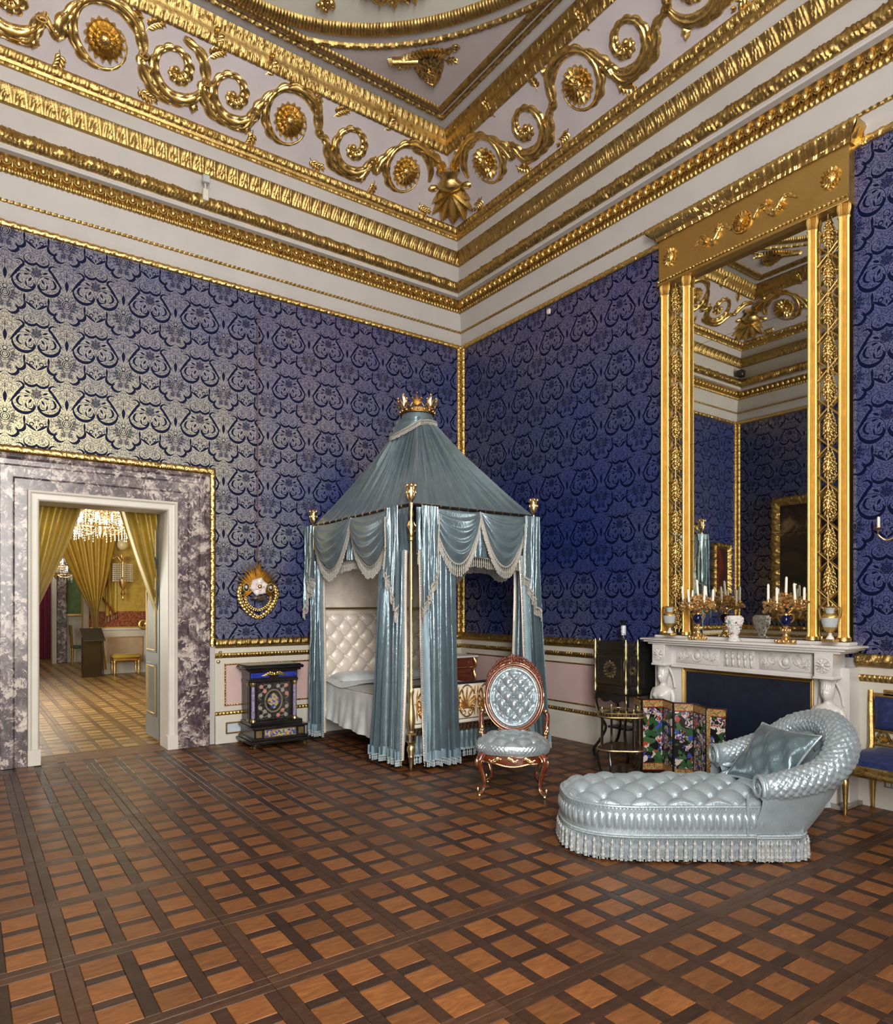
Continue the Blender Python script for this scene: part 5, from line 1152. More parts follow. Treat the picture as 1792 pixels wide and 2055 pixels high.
# ------------------------------------------------------------------ three-tier stand
eg = thing('tiered_stand', 'black and gilt three-tier stand with galleried top beside the folding screen', 'side table', (-.84, -3.47, 0), math.radians(-60))
def trefoil(R, n=90): t = lin(0, 2*PI, n+1)[:-1]; r = R*(1+.13*np.cos(3*t+.6)); return np.stack([r*np.cos(t), r*np.sin(t)], 1)
WOODT = simple('dark_walnut_top', (.035, .022, .012), .2, var=.5, scale=12)
for z, R in ((.535, .19), (.25, .195), (.035, .175)):
    m = MB(); m.prism(trefoil(R), z-.008, z+.008); s_ = obj('shelf', m, WOODT, eg); P = trefoil(R*1.01); m = MB(); m.tube(np.c_[P, np.full(90, z)], .008, 6, closed=True); obj('gilt_rim', m, BRASS, s_)
    if z > .5:
        m = MB(); P2 = trefoil(R*.98); m.tube(np.c_[P2, np.full(90, z+.035)], .003, 5, closed=True)
        for p in P2[::2]: m.tube([(p[0], p[1], z+.008), (p[0], p[1], z+.035)], .0022, 4)
        st(obj('gallery', m, BRASS, s_))
for a in (40, 130, 205, 320):
    a = math.radians(a); r0 = .175; m = MB(); c, s_ = math.cos(a), math.sin(a)
    m.tube(spl([(c*r0*.95, s_*r0*.95, .56), (c*r0*.95, s_*r0*.95, .40), (c*r0*.97, s_*r0*.97, .27), (c*r0*1.18, s_*r0*1.18, .22), (c*r0*1.12, s_*r0*1.12, .12), (c*r0*1.0, s_*r0*1.0, .03), (c*r0*1.1, s_*r0*1.1, .0)], 34), .011, 8, up=(c, s_, .01)); lg = obj('leg', m, BLACK2, eg)
    m = MB(); m.tube(spl([(c*r0*1.0, s_*r0*1.0, .53), (c*r0*1.0, s_*r0*1.0, .40), (c*r0*1.02, s_*r0*1.02, .28)], 12), .004, 5); m.lathe([(.012, .56), (.014, .575), (.006, .585), (.008, .60), (.001, .61)], 8, (c*r0*.95, s_*r0*.95, 0)); obj('gilt_finial', m, BRASS, lg)
# ------------------------------------------------------------------ folding screen
def mat_screen(seed):
    t = NT('chinese_scene_paint'); co = t.vec('ADD', t.co('Object'), (seed*3.7, seed*1.3, seed*2.1)); w = t.vec('ADD', co, t.vec('SCALE', t.comb(t.noise(co, 12, 3), t.noise(t.vec('ADD', co, (5, 5, 5)), 12, 3), t.noise(t.vec('ADD', co, (9, 2, 5)), 12, 3)), .10))
    v = t.node('ShaderNodeTexVoronoi'); t.put(v.inputs['Vector'], w); v.inputs['Scale'].default_value = 24; h = t.node('ShaderNodeSeparateColor'); t.put(h.inputs[0], v.outputs['Color'])
    c = t.ramp(h.outputs[0], [(0, (.006, .006, .006)), (.30, (.02, .07, .02)), (.50, (.035, .10, .035)), (.62, (.50, .40, .38)), (.74, (.04, .06, .30)), (.82, (.55, .50, .47)), (.90, (.01, .01, .01)), (.95, (.32, .05, .03))]); c.node.color_ramp.interpolation = 'CONSTANT'
    v2 = t.node('ShaderNodeTexVoronoi'); t.put(v2.inputs['Vector'], w); v2.inputs['Scale'].default_value = 80; h2 = t.node('ShaderNodeSeparateColor'); t.put(h2.inputs[0], v2.outputs['Color'])
    c2 = t.ramp(h2.outputs[0], [(0, (.55, .42, .40)), (.25, (.30, .05, .03)), (.4, (.05, .08, .35)), (.6, (.5, .45, .38)), (.75, (.012, .012, .012)), (.88, (.3, .25, .2))]); c2.node.color_ramp.interpolation = 'CONSTANT'
    big = t.noise(co, 9, 2); k = t.math('MULTIPLY', t.math('GREATER_THAN', big, .52), t.math('GREATER_THAN', h2.outputs[1], .35)); return t.set(t.mix(k, c, c2), .25, 0)
def mat_vine():
    t = NT('black_gold_vine_border'); n = t.noise(t.co('Object'), 75, 2, .5, 1.5); k = t.math('LESS_THAN', t.math('ABSOLUTE', t.math('SUBTRACT', n, .5)), .07); return t.set(t.mix(k, (.012, .008, .006), (.48, .30, .10)), .3, 0)
VINE = mat_vine(); REDL = simple('red_lacquer', (.30, .035, .02), .3)
sn = thing('folding_screen', 'low six-leaf black lacquer screen painted with coloured figures', 'folding screen', (-.52, -3.85, 0))
zig = [(-.47, -3.32), (-.58, -3.485), (-.42, -3.60), (-.53, -3.785), (-.43, -3.925), (-.54, -4.115), (-.49, -4.27)]; zig = [(x+.52, y+3.85) for x, y in zig]; SH = .66
for i in range(6):
    a, b = np.array(zig[i]), np.array(zig[i+1]); w = np.linalg.norm(b-a); ang = math.atan2(b[1]-a[1], b[0]-a[0])+PI  # leaf's -y side towards the room
    mid = (a+b)/2; m = MB(); m.box((0, 0, SH/2), (w, .014, SH), bev=.003); lf = obj('screen_leaf', m, BLACK2, sn); lf.location = (*mid, 0); lf.rotation_euler = (0, 0, ang)
    nrm = Matrix.Rotation(ang, 2) @ Vector((0, -1)); s_ = -1 if nrm.x < 0 else 1    # face pointing to -x
    fy = -.0085 if nrm.x < 0 else .0085
    m = MB(); m.box((0, fy, .33), (w-.026, .004, .50)); obj('painted_scene', m, mat_screen(i), lf)
    for z in (.618, .055): 
        m = MB(); m.box((0, fy, z), (w-.02, .004, .055)); bd = obj('vine_border', m, VINE, lf); m = MB(); 
        m.box((0, fy*1.2, z-.03), (w-.02, .004, .004)); m.box((0, fy*1.2, z+.03), (w-.02, .004, .004)); st(obj('red_line', m, REDL, bd))
    if i in (0, 5): m = MB(); m.box(((w/2-.018)*(1 if (i == 0) == (s_ < 0) else -1), fy*1.3, .335), (.03, .004, .60)); obj('vine_border', m, VINE, lf)
# ------------------------------------------------------------------ gilt side chair with blue seat
gc = thing('gilt_chair', 'gilt side chair with deep blue velvet seat beside the fireplace', 'chair', (-.27, -5.405, 0), -PI/2)
BLUEV = NT('deep_blue_velvet'); _n = BLUEV.noise(BLUEV.co('Object', (6, 40, 6)), 3, 5, .6, .5); BLUEV = BLUEV.set(BLUEV.ramp(_n, [(.35, (.004, .008, .045)), (.6, (.008, .018, .095)), (.74, (.035, .05, .13))]), .55, 0, Sheen_Weight=.05)
m = MB(); S2 = supell(100, .275, .225, .45); r_ = lin(0, 1, 16)[:, None]; m.grid(np.concatenate([S2[None]*r_[..., None], (.425+.06*(1-r_**3)+0*S2[None, :, 0])[..., None]], -1), False, True); m.grid(np.stack([np.c_[S2, np.full(100, .425)], np.c_[S2*1.01, np.full(100, .385)]]), False, True); obj('seat', m, BLUEV, gc, 60)
m = MB(); P = supell(120, .285, .235, .4); dq = np.r_[0, np.cumsum(np.linalg.norm(np.diff(P, axis=0), axis=1))]; zz = lin(.31, .39, 9); rel = .010*p_rich(dq[:, None]/.06, lin(0, 1, 9)[None])*np.sin(PI*lin(0, 1, 9))[None]; NNp = np.gradient(P, axis=0); NNp = np.stack([NNp[:, 1], -NNp[:, 0]], 1); NNp /= np.linalg.norm(NNp, axis=1)[:, None]
m.grid(np.concatenate([P[:, None]+NNp[:, None]*(rel+.004)[..., None], np.broadcast_to(zz[None, :, None], (120, 9, 1))], -1), True); obj('seat_rail', m, GOLD, gc, 60)
for x, y in ((-.24, -.19), (.24, -.19), (-.22, .20), (.22, .20)):
    m = MB(); m.lathe([(.008, 0), (.014, .01), (.012, .03), (.024, .22), (.030, .25), (.022, .265), (.034, .29), (.034, .36)], 14, (x, y, 0), flute=.08, nf=14); obj('leg', m, GOLD3 if y < 0 else GOLDF, gc)
m = MB()
for s_ in (-1, 1): m = MB(); m.tube([(s_*.25, .20, .36), (s_*.235, .215, .48), (s_*.255, .25, .72), (s_*.262, .27, .865)], .024, 8, up=(0, 1, 0)); obj('back_stile', m, GOLD, gc)
m = MB(); m.box((0, .272, .855), (.36, .035, .055), bev=.008); m.box((0, .272, .835), (.53, .035, .04), bev=.008); cr2 = obj('crest_rail', m, GOLDF, gc)
b = MB(); b.grid(ribbon([(x, .012*math.sin(x*40)) for x in lin(-.16, .16, 24)], (.01, .018, .018, .01), .012, 9, .6)); V = np.concatenate(b.v); b.v = [np.stack([V[:, 0], .255-V[:, 2], .855+V[:, 1]], 1)]; obj('carving', b, GOLD3, cr2, 60)
U, V = np.meshgrid(lin(-1, 1, 24), lin(-1, 1, 18), indexing='ij'); hh = .03*np.clip((1-U**4)*(1-V**4), 0, 1)**.4; m = MB(); m.grid(np.stack([U*.222, .238+.04*V*.5+.01-hh, .70+V*.115], -1)[::-1]); m.box((0, .252, .70), (.46, .01, .24)); obj('back_pad', m, BLUEV, gc, 60)
m = MB(); m.box((0, .243, .575), (.45, .03, .02), bev=.005); m.box((0, .226, .475), (.45, .03, .02), bev=.005); obj('back_rail', m, GOLD, gc)
for i in range(4):
    b = MB(); x0 = -.165+.11*i
    b.tube(np.c_[.05*np.cos(lin(0, PI, 16))+x0, -.045+.085*np.sin(lin(0, PI, 16)), np.zeros(16)], .008, 6)
    for an in (90, 60, 120, 30, 150): b.grid(flat_leaf((x0, -.035), math.radians(an), .06, .010, .014, 7, 2))
    V = np.concatenate(b.v); b.v = [np.stack([V[:, 0], .236-V[:, 2], .525+V[:, 1]], 1)]; obj('pierced_palmette', b, GOLD, gc, 60)
# ------------------------------------------------------------------ hanging holy-water stoup with cord
hs = thing('wall_stoup', 'gilt sunburst holy-water stoup with white flower hanging by the bed', 'wall ornament', (-2.865, -.02, 1.68)); random.seed(3)
for k in range(50):
    a = math.radians(-35+250*k/49); L = (.30 if k % 2 else .22)*random.uniform(.88, 1.08)*(1.0+.5*math.exp(-((a-PI/2)/.13)**2)); m = MB()
    b = MB(); b.add([(.04, -.007, 0), (.04, .007, 0), (L*.7, .009, .004), (L, 0, .002), (L*.7, -.009, .004), (.04, 0, .012), (L*.8, 0, .016)], [(0, 4, 6, 5), (5, 6, 2, 1), (6, 4, 3), (2, 6, 3), (0, 1, 2, 3, 4)])
    V = np.concatenate(b.v); c, s_ = math.cos(a), math.sin(a); x, y = V[:, 0]*c-V[:, 1]*s_, V[:, 0]*s_+V[:, 1]*c; b.v = [np.stack([x*.95, -.01-V[:, 2]-random.uniform(0, .012), y+.02], 1)]; obj('sun_ray', b, GOLD3, hs, 20)
b = MB(); flower(b, (0, 0), .001, 6, .001); b = MB(); PORC = simple('pinkish_porcelain', (.66, .58, .57), .3, var=.08)
for k in range(6): b.grid(flat_leaf((.01*math.cos(k*PI/3), .01*math.sin(k*PI/3)), k*PI/3+.3, .095, .042, .02, 10, 1, .02))
for k in range(5): b.grid(flat_leaf((0, 0), k*2*PI/5, .05, .025, .02, 8, 1, .035))
V = np.concatenate(b.v); b.v = [np.stack([V[:, 0], -.02-V[:, 2], V[:, 1]+.03], 1)]; obj('porcelain_flower', b, PORC, hs, 70)
m = MB(); m.blob((0, -.075, .03), (.025, .018, .025), 8, 6); obj('flower_heart', m, ORMOLU, hs)
for s_ in (-1, 1):
    m = MB(); m.blob((s_*.14, -.03, .02), (.030, .012, .042), 14, 8); cm = obj('oval_cameo', m, simple('cameo_dark', (.02, .012, .012), .2), hs); m = MB(); m.blob((s_*.14, -.043, .022), (.010, .004, .020), 8, 6); obj('cameo_figure', m, PORC, cm); m = MB(); tt = lin(0, 2*PI, 25)[:-1]; m.tube(np.stack([s_*.14+.034*np.cos(tt), np.full(24, -.036), .02+.046*np.sin(tt)], 1), .007, 6, closed=True, up=(0, 1, 0)); obj('cameo_frame', m, GOLD3, cm)
    b = MB(); b.grid(ribbon([(s_*.19, .06), (s_*.215, -.04), (s_*.19, -.14), (s_*.13, -.23), (s_*.04, -.30), (0, -.31)], (.012, .026, .03, .028, .024, .016), .03, 14, .7, 60)); b.grid(ribbon([(s_*.15, -.06), (s_*.13, -.15), (s_*.07, -.21), (0, -.235)], (.008, .018, .018, .012), .022, 9, .7, 40))
    V = np.concatenate(b.v); b.v = [np.stack([V[:, 0], -.012-V[:, 2], V[:, 1]], 1)]; obj('scroll_frame', b, GOLD3, hs, 60)
m = MB(); m.blob((0, -.05, -.10), (.10, .05, .03), 14, 8); obj('stoup_basin', m, simple('dark_agate', (.06, .045, .03), .15, var=.6, scale=30), hs)
m = MB(); m.tube([(0, -.012, .40), (0, -.010, 3.08)], .0055, 6); obj('hanging_cord', m, simple('russet_cord', (.17, .055, .03), .7), hs)
# ------------------------------------------------------------------ fireplace (local frame of the right wall: x along, -y into the room)
FC = 4.20
def onright(name, label, cat, dx=0, out=0, z=0, group=None): return thing(name, label, cat, (-out, -(FC+dx), z), -PI/2, group)
fp = onright('fireplace', 'white marble chimneypiece with caryatids and carved frieze', 'fireplace')
m = MB(); m.box((0, -.17, .015), (1.80, .34, .03), bev=.004); obj('hearth_slab', m, GMARBLE, fp)
for s_ in (-1, 1):
    m = MB(); m.box((s_*.80, -.09, .53), (.14, .18, 1.0)); m.box((s_*.665, -.10, .50), (.13, .12, .94)); m.box((s_*.74, -.17, .09), (.19, .27, .12), bev=.006); m.box((s_*.74, -.165, .17), (.16, .24, .05), bev=.006); obj('jamb', m, WMARBLE, fp)
    m = MB(); m.box((s_*.74, -.21, 1.05), (.135, .20, .18), bev=.003); m.box((s_*.74, -.21, .955), (.15, .215, .02), bev=.004); bl = obj('corner_block', m, WMARBLE, fp)
    b = MB(); flower(b, (0, 0), .048, 10, .014); b.tube(np.c_[.055*np.cos(lin(0, 2*PI, 30)), .055*np.sin(lin(0, 2*PI, 30)), np.zeros(30)], .005, 6); V = np.concatenate(b.v); b.v = [np.stack([s_*.74+V[:, 0], -.311-V[:, 2], 1.05+V[:, 1]], 1)]; obj('rosette', b, WMARBLE, bl, 60)
    # caryatid herm, one continuous stack of ellipses
    lv = [(.20, .055, .05, 0), (.40, .07, .06, 0), (.50, .08, .065, 0), (.56, .088, .07, 0), (.60, .085, .07, .004), (.645, .088, .078, .012), (.68, .094, .078, .014), (.715, .100, .066, .006), (.738, .088, .054, 0), (.752, .05, .045, -.002), (.762, .030, .032, -.002), (.785, .028, .031, 0), (.797, .036, .040, .006), (.815, .042, .048, .008), (.845, .048, .054, .006), (.875, .050, .056, 0), (.90, .044, .050, -.004), (.915, .05, .052, -.006), (.93, .055, .055, -.006), (.948, .06, .06, -.004)]
    L = resamp([(q[0], 0) for q in lv], 80)[:, 0]; z0 = [q[0] for q in lv]; n = 44; th = lin(0, 2*PI, n+1)[:-1]; rx, ry, of = [np.interp(L, z0, [q[i] for q in lv])[:, None] for i in (1, 2, 3)]
    fold = .004*np.cos(14*th)[None]*np.clip((.68-L)/.05, 0, 1)[:, None]+.003*np.cos(26*th)[None]*np.clip((L-.86)/.02, 0, 1)[:, None]
    X = (rx+fold)*np.cos(th)[None]; Y = (ry+fold)*np.sin(th)[None]-of
    fr = np.clip(-np.sin(th), 0, 1)[None]; face = lambda z, x, w, h, a: a*np.exp(-((L[:, None]-z)/h)**2-((X-x)/w)**2)*fr
    Y = Y-face(.838, 0, .007, .014, .014)-face(.812, 0, .012, .005, .005)+face(.852, .017, .010, .007, .008)+face(.852, -.017, .010, .007, .008)-face(.797, 0, .014, .008, .006)-face(.665, .042, .026, .022, .022)-face(.665, -.042, .026, .022, .022)
    G = np.stack([s_*.74+X, -.235+Y, L[:, None]+0*X], -1); m = MB(); m.grid(G, False, True)
    for q in (-1, 1):  # arms close to the body
        m.tube(spl([(s_*.74+q*.088, -.235, .715), (s_*.74+q*.112, -.24, .66), (s_*.74+q*.108, -.255, .58), (s_*.74+q*.07, -.30, .53)], 20), np.interp(lin(0, 1, 20), [0, .5, 1], [.026, .024, .018]), 10, up=(0, 1, 0))
        m.tube(spl([(s_*.74+q*.05, -.21, .92), (s_*.74+q*.075, -.19, .84), (s_*.74+q*.09, -.18, .74)], 12), .012, 6, up=(0, 1, 0))
    obj('caryatid', m, WMARBLE, fp, 70)
m = MB(); m.box((0, -.10, 1.05), (1.48, .20, .20)); m.box((0, -.12, .945), (1.36, .17, .03), bev=.004); m.box((0, -.15, 1.148), (1.72, .32, .02), bev=.006); fz = obj('frieze', m, WMARBLE, fp)
for x0, w in ((-.40, .44), (0, .28), (.40, .44)):
    b = MB(); b.box((0, 0, 0), (w, .15, .008), bev=.003); 
    if w > .3:
        for q in (-1, 1):
            b.grid(ribbon([(q*.03, -.03), (q*.08, .03), (q*.13, -.03), (q*.18, .02), (q*.205, -.03)], (.012, .022, .016, .014, .006), .016, 9, .5, 40)); flower(b, (q*.165, -.025), .028, 8, .012); b.tube(np.c_[spiral((q*.10, .01), .045, .015, 90, 90+q*-380, 26), np.full(26, .01)], .007, 6)
        b.tube(np.c_[.048*np.cos(lin(0, 2*PI, 26)), .05*np.sin(lin(0, 2*PI, 26)), np.full(26, .008)], .008, 6); b.blob((0, 0, .006), (.03, .036, .016), 10, 7)
    else:
        for i in range(5):
            x = -.11+.055*i; b.blob((x, .048, .01), (.011, .013, .011), 7, 6); b.blob((x, .015, .008), (.016, .028, .012), 7, 6); b.blob((x+.005, -.035, .008), (.013, .038, .01), 7, 6); b.tube([(x, .025, .012), (x+.022, .0, .012), (x+.03, .03, .01)], .006, 5)
    V = np.concatenate(b.v); b.v = [np.stack([x0+V[:, 0], -.203-V[:, 2], 1.05+V[:, 1]], 1)]; b._fix = False; obj('frieze_relief', b, WMARBLE, fz, 60)
m = MB(); m.box((0, -.16, 1.168), (1.80, .33, .022), bev=.006); m.box((0, -.165, 1.186), (1.86, .35, .02), bev=.006); obj('mantel_shelf', m, WMARBLE, fp)
# fire board closing the opening
fb_ = onright('fire_board', 'navy silk fire board in a gilt frame filling the fireplace opening', 'fire board', 0, .0, .032)
m = MB(); m.box((0, -.135, .43), (1.14, .012, .86)); obj('silk_panel', m, NAVY, fb_)
PF_ = [(0, .0), (.004, .018), (.012, .012), (.018, .018), (.028, .012), (.034, .014), (.045, .0)]
for a, b, ew, in (((-.60, -.135, 0), (-.60, -.135, .90), (1, 0, 0)), ((.60, -.135, 0), (.60, -.135, .90), (-1, 0, 0))): obj('frame_side', carve(a, b, ew, EY, PF_, nv=22, m1=(1, 0)), GOLDF, fb_, 30)
obj('frame_top', carve((-.60, -.135, .90), (.60, -.135, .90), (0, 0, -1), EY, PF_, nv=22, m0=(1, 0), m1=(1, 0)), GOLDF, fb_, 30)
# ------------------------------------------------------------------ pier glass over the chimneypiece
om = onright('overmantel_mirror', 'tall gilt overmantel mirror with fluted colonnettes and pine-cone lattice', 'mirror', -.03, 0, 1.196)
Z0, Z1 = .03, 3.36          # glass from shelf to entablature, local z starts at the shelf
m = MB(); m.box((0, -.07, .012), (1.76, .14, .024), bev=.003); obj('marble_plinth', m, WMARBLE, om)
m = MB(); m.box((0, -.015, (Z0+Z1)/2), (1.72, .03, Z1-Z0+.02)); obj('backing', m, BLACK, om)
for (a, b) in ((Z0, .90), (.903, 1.80), (1.803, 2.70), (2.703, Z1)): m = MB(); m.box((0, -.042, (a+b)/2), (1.10, .006, b-a)); obj('mirror_pane', m, MIRROR, om)
for s_ in (-1, 1): m = MB(); m.box((s_*.70, -.042, (Z0+Z1)/2), (.22, .006, Z1-Z0)); obj('mirror_pane', m, MIRROR, om)
for x, r in ((-.812, .040), (-.575, .036), (.575, .036), (.812, .040)):
    m = MB(); m.lathe([(r*1.25, Z0), (r*1.25, Z0+.02), (r*1.1, Z0+.035), (r, Z0+.05), (r*.93, Z1-.10), (r*1.15, Z1-.09), (r*1.0, Z1-.07), (r*1.25, Z1-.03), (r*1.25, Z1)], 36, (x, -.075, 0), flute=.2, nf=18); obj('fluted_colonnette', m, GOLDF, om, 30)
    m = MB(); m.lathe([(r*1.3, Z0+.0), (r*1.3, Z0+.028)], 18, (x, -.075, 0)); obj('base_ring', m, GOLD3, om)
pitch = .30; ncone = 11; cz0 = Z0+.17
cone = MB()
for k in range(46):
    t = k/45; a = k*2.4; r = .029*math.sin(PI*(.10+.86*t)**.9)+.004; z = -.105+.21*t; M_ = Matrix.Rotation(a, 3, 'Z') @ Matrix.Rotation(-.5, 3, 'Y'); cone.blob((r*math.cos(a)*.9, r*math.sin(a)*.9, z), (.008, .011, .019), 5, 4, np.array(M_))
cone.lathe([(.008, -.10), (.022, -.05), (.022, .03), (.009, .10)], 8); cone.tube([(0, 0, -.15), (0, 0, .15)], .006, 6); CM = mesh('gilt_cone', cone, 70)
for s_ in (-1, 1):
    for i in range(ncone): obj('gilt_cone', CM, GOLD3, om, loc=(s_*.694, -.072, cz0+i*pitch))
    for i in range(ncone+1):
        zc = cz0+(i-.5)*pitch
        for q in (-1, 1):
            zA, zB = zc-q*.0775, zc+q*.0775; xA, xB = s_*.694-.082, s_*.694+.082
            if min(zA, zB) < Z0 or max(zA, zB) > Z1-.02: continue
            m = MB(); m.tube([(xA, -.066, zA), (xB, -.066, zB)], .006, 6); obj('lattice_bar', m, GOLDF, om)
m = MB(); m.box((0, -.05, 3.62), (1.72, .10, .50)); m.box((0, -.06, 3.375), (1.73, .13, .03), bev=.004); en = obj('entablature', m, GOLDF, om)
PC = [(0, .0), (.0, .012), (.03, .02), (.05, .05), (.085, .085), (.10, .09), (.115, .09)]
obj('mirror_cornice', carve((-.86, -.10, 3.80), (.86, -.10, 3.80), EZ, EY, PC, pat=p_carv, A=.011, lam=.07, m0=(0, -1), m1=(0, -1), nv=12), GOLD3, en)
for s_, ex in ((-1, (0, -1, 0)), (1, (0, -1, 0))):
    a, b = ((s_*.86, 0, 3.80), (s_*.86, -.10, 3.80)); obj('mirror_cornice', carve(a, b, EZ, (s_, 0, 0), PC, pat=p_carv, A=.011, lam=.07, m1=(0, -1), nv=12), GOLD3, en)
m = MB(); m.prism([(-.95, 0), (.95, 0), (.95, -.19), (-.95, -.19)][::-1], 3.913, 3.925); obj('cornice_top', m, GOLDF, en)
obj('bead_moulding', carve((-.86, -.10, 3.395), (.86, -.10, 3.395), EZ, EY, P_BEAD, pat=p_tongue, A=.012, lam=.035, nv=6), GOLD3, en)
for s_ in (-1, 1):
    b = MB(); b.blob((0, 0, .0), (.04, .052, .03), 12, 8); b.blob((0, -.005, .028), (.009, .014, .010), 6, 5)
    for q in (-1, 1): b.blob((q*.016, .012, .024), (.009, .005, .006), 6, 5)
    for k in range(14): a = k*2*PI/14; b.grid(flat_leaf((.035*math.cos(a), .045*math.sin(a)), a, .04, .014, .018, 7, 2))
    V = np.concatenate(b.v); b.v = [np.stack([s_*.73+V[:, 0], -.102-V[:, 2], 3.60+V[:, 1]], 1)]; obj('mask', b, GOLD3, en, 60)
    b = MB(); b.grid(ribbon([(s_*.10, -.02), (s_*.18, .05), (s_*.28, -.05), (s_*.38, .04), (s_*.47, -.02)], (.012, .022, .03, .02, .006), .03, 11, .6, 60)); flower(b, (s_*.22, .04), .04, 9, .02); flower(b, (s_*.34, -.03), .035, 9, .02); V = np.concatenate(b.v); b.v = [np.stack([V[:, 0], -.101-V[:, 2], 3.60+V[:, 1]], 1)]; obj('leaf_scroll', b, GOLD3, en, 60)
b = MB(); flower(b, (0, 0), .075, 14, .03); b.tube(np.c_[.088*np.cos(lin(0, 2*PI, 30)), .088*np.sin(lin(0, 2*PI, 30)), np.full(30, .004)], .01, 6); V = np.concatenate(b.v); b.v = [np.stack([V[:, 0], -.101-V[:, 2], 3.60+V[:, 1]], 1)]; obj('centre_rosette', b, GOLD3, en, 60)
# ------------------------------------------------------------------ things on the mantelpiece
def mat_check():
    t = NT('blue_white_trellis_porcelain'); o = t.sep(t.co('Object')); ang = t.math('ARCTAN2', o[1], o[0]); a = t.math('MULTIPLY', ang, 14/PI*1.0); b = t.math('MULTIPLY', o[2], 95)
    p, q = t.math('ADD', a, b), t.math('SUBTRACT', a, b); k = t.math('MINIMUM', t.math('PINGPONG', p, .5), t.math('PINGPONG', q, .5)); return t.set(t.mix(t.math('LESS_THAN', k, .12), (.60, .62, .62), (.16, .22, .25)), .15, 0)
TREL = mat_check(); WPORC = simple('white_porcelain', (.64, .63, .61), .15, var=.05)
def urn(dx, label, z):
    u = onright('urn', label, 'urn', dx, .19, z, 'trellis urns on the mantelpiece')
    m = MB(); m.box((0, 0, .012), (.09, .09, .024), bev=.003); obj('gilt_plinth', m, GOLD3, u)
    m = MB(); m.lathe([(.03, .024), (.026, .035), (.011, .055), (.012, .07)], 20); obj('foot', m, WPORC, u)
    m = MB(); m.lathe([(.012, .07), (.03, .085), (.048, .115)], 24); obj('gilt_cup', m, GOLD3, u)
    m = MB(); m.lathe([(.048, .115), (.057, .15), (.060, .185)], 28); obj('trellis_body', m, TREL, u)
    m = MB(); m.lathe([(.060, .185), (.056, .20), (.036, .215), (.030, .22)], 24); obj('gilt_shoulder', m, GOLD3, u)
    m = MB(); m.lathe([(.029, .22), (.032, .25), (.040, .262)], 24); obj('neck', m, TREL, u); m = MB(); m.lathe([(.040, .262), (.043, .27), (.036, .272), (.02, .265)], 24); obj('gilt_lip', m, GOLD3, u)
    for s_ in (-1, 1): m = MB(); m.tube(spl([(s_*.032, 0, .235), (s_*.06, 0, .262), (s_*.078, 0, .245), (s_*.07, 0, .19), (s_*.045, 0, .12)], 24), np.interp(lin(0, 1, 24), [0, .3, 1], [.007, .009, .005]), 7, up=(0, 1, 0)); obj('handle', m, GOLD3, u)
    return u
urn(-.70, 'white trellis porcelain urn with gilt handles at the mantel end by the lacquer cabinet', 1.2205); urn(.735, 'white trellis porcelain urn with gilt handles at the mantel end by the gilt chair', 1.2205)
COBALT = NT('cobalt_glass').set((.004, .006, .045), .06, 0)
def candelabrum(dx, label, seed):
    rs = random.Random(seed); c = onright('candelabrum', label, 'candelabrum', dx, .255, 1.198, 'candelabra on the mantelpiece')
    m = MB(); m.lathe([(.075, 0), (.078, .008), (.06, .018), (.045, .03), (.03, .04), (.035, .05), (.022, .062), (.018, .08), (.034, .10), (.03, .112), (.016, .125), (.022, .14)], 18)
    for k in range(22): a = rs.uniform(0, 6.28); r = rs.uniform(.05, .08); m.blob((r*math.cos(a), r*math.sin(a), .014+rs.uniform(0, .012)), rs.uniform(.010, .018), 6, 5)
    for k in range(10): a = k*.63; m.blob((.032*math.cos(a), .032*math.sin(a), .105), (.012, .012, .014), 6, 5)
    obj('gilt_base', m, ORMOLU, c, 60)
    m = MB(); m.lathe([(.014, .135), (.03, .15), (.042, .175), (.044, .195), (.034, .215), (.026, .222)], 22); obj('cobalt_body', m, COBALT, c)
    m = MB(); m.lathe([(.027, .22), (.032, .226), (.03, .235)], 16); 
    for s_ in (-1, 1): m.tube(spl([(s_*.03, 0, .23), (s_*.06, 0, .225), (s_*.058, 0, .19), (s_*.035, 0, .17)], 16), .007, 6, up=(0, 1, 0))
    obj('gilt_collar', m, ORMOLU, c)
    m = MB()
    for k in range(210):
        a = rs.uniform(0, 6.28); r = .17*math.sqrt(rs.random()); z = .31+.06*(1-(r/.17)**2)+rs.uniform(-.045, .035)-.02*(r/.17); m.blob((r*math.cos(a), r*math.sin(a)*.7, z), np.array((1, 1, .8))*rs.uniform(.010, .020), 5, 4)
    for k in range(26):
        a = rs.uniform(0, 6.28); r = rs.uniform(.02, .13); b = MB(); b.grid(flat_leaf((0, 0), a, .05, .018, .012, 6, 2)); V = np.concatenate(b.v); m.add(V+np.array((r*math.cos(a), r*math.sin(a)*.7, .27+rs.uniform(0, .06))), b.f)
    for k in range(6): a = k*PI/3+.3; m.tube(spl([(0, 0, .23), (.05*math.cos(a), .035*math.sin(a), .27), (.11*math.cos(a), .08*math.sin(a), .29)], 10), .006, 5)
    obj('gilt_flower_bouquet', m, ORMOLU, c, 60)
    for k in range(7):
        a = k*2*PI/6+.35; r = .135 if k < 6 else .0; x, y = r*math.cos(a), r*math.sin(a)*.7; z = (.315 if k < 6 else .40)+.03*(k % 2); tl = rs.uniform(-.012, .012); h = .13
        m = MB(); m.lathe([(.010, z-.03), (.017, z-.012), (.014, z-.004), (.016, z+.004)], 10, (x, y, 0)); obj('candle_socket', m, ORMOLU, c)
        m = MB(); m.tube([(x, y, z), (x+tl, y, z+h-.01), (x+tl*1.02, y, z+h)], [.0105, .0098, .004], 10); w = obj('candle', m, WAX, c); m = MB(); m.tube([(x+tl, y, z+h), (x+tl, y, z+h+.012)], .0018, 4); obj('wick', m, BLACK, w)
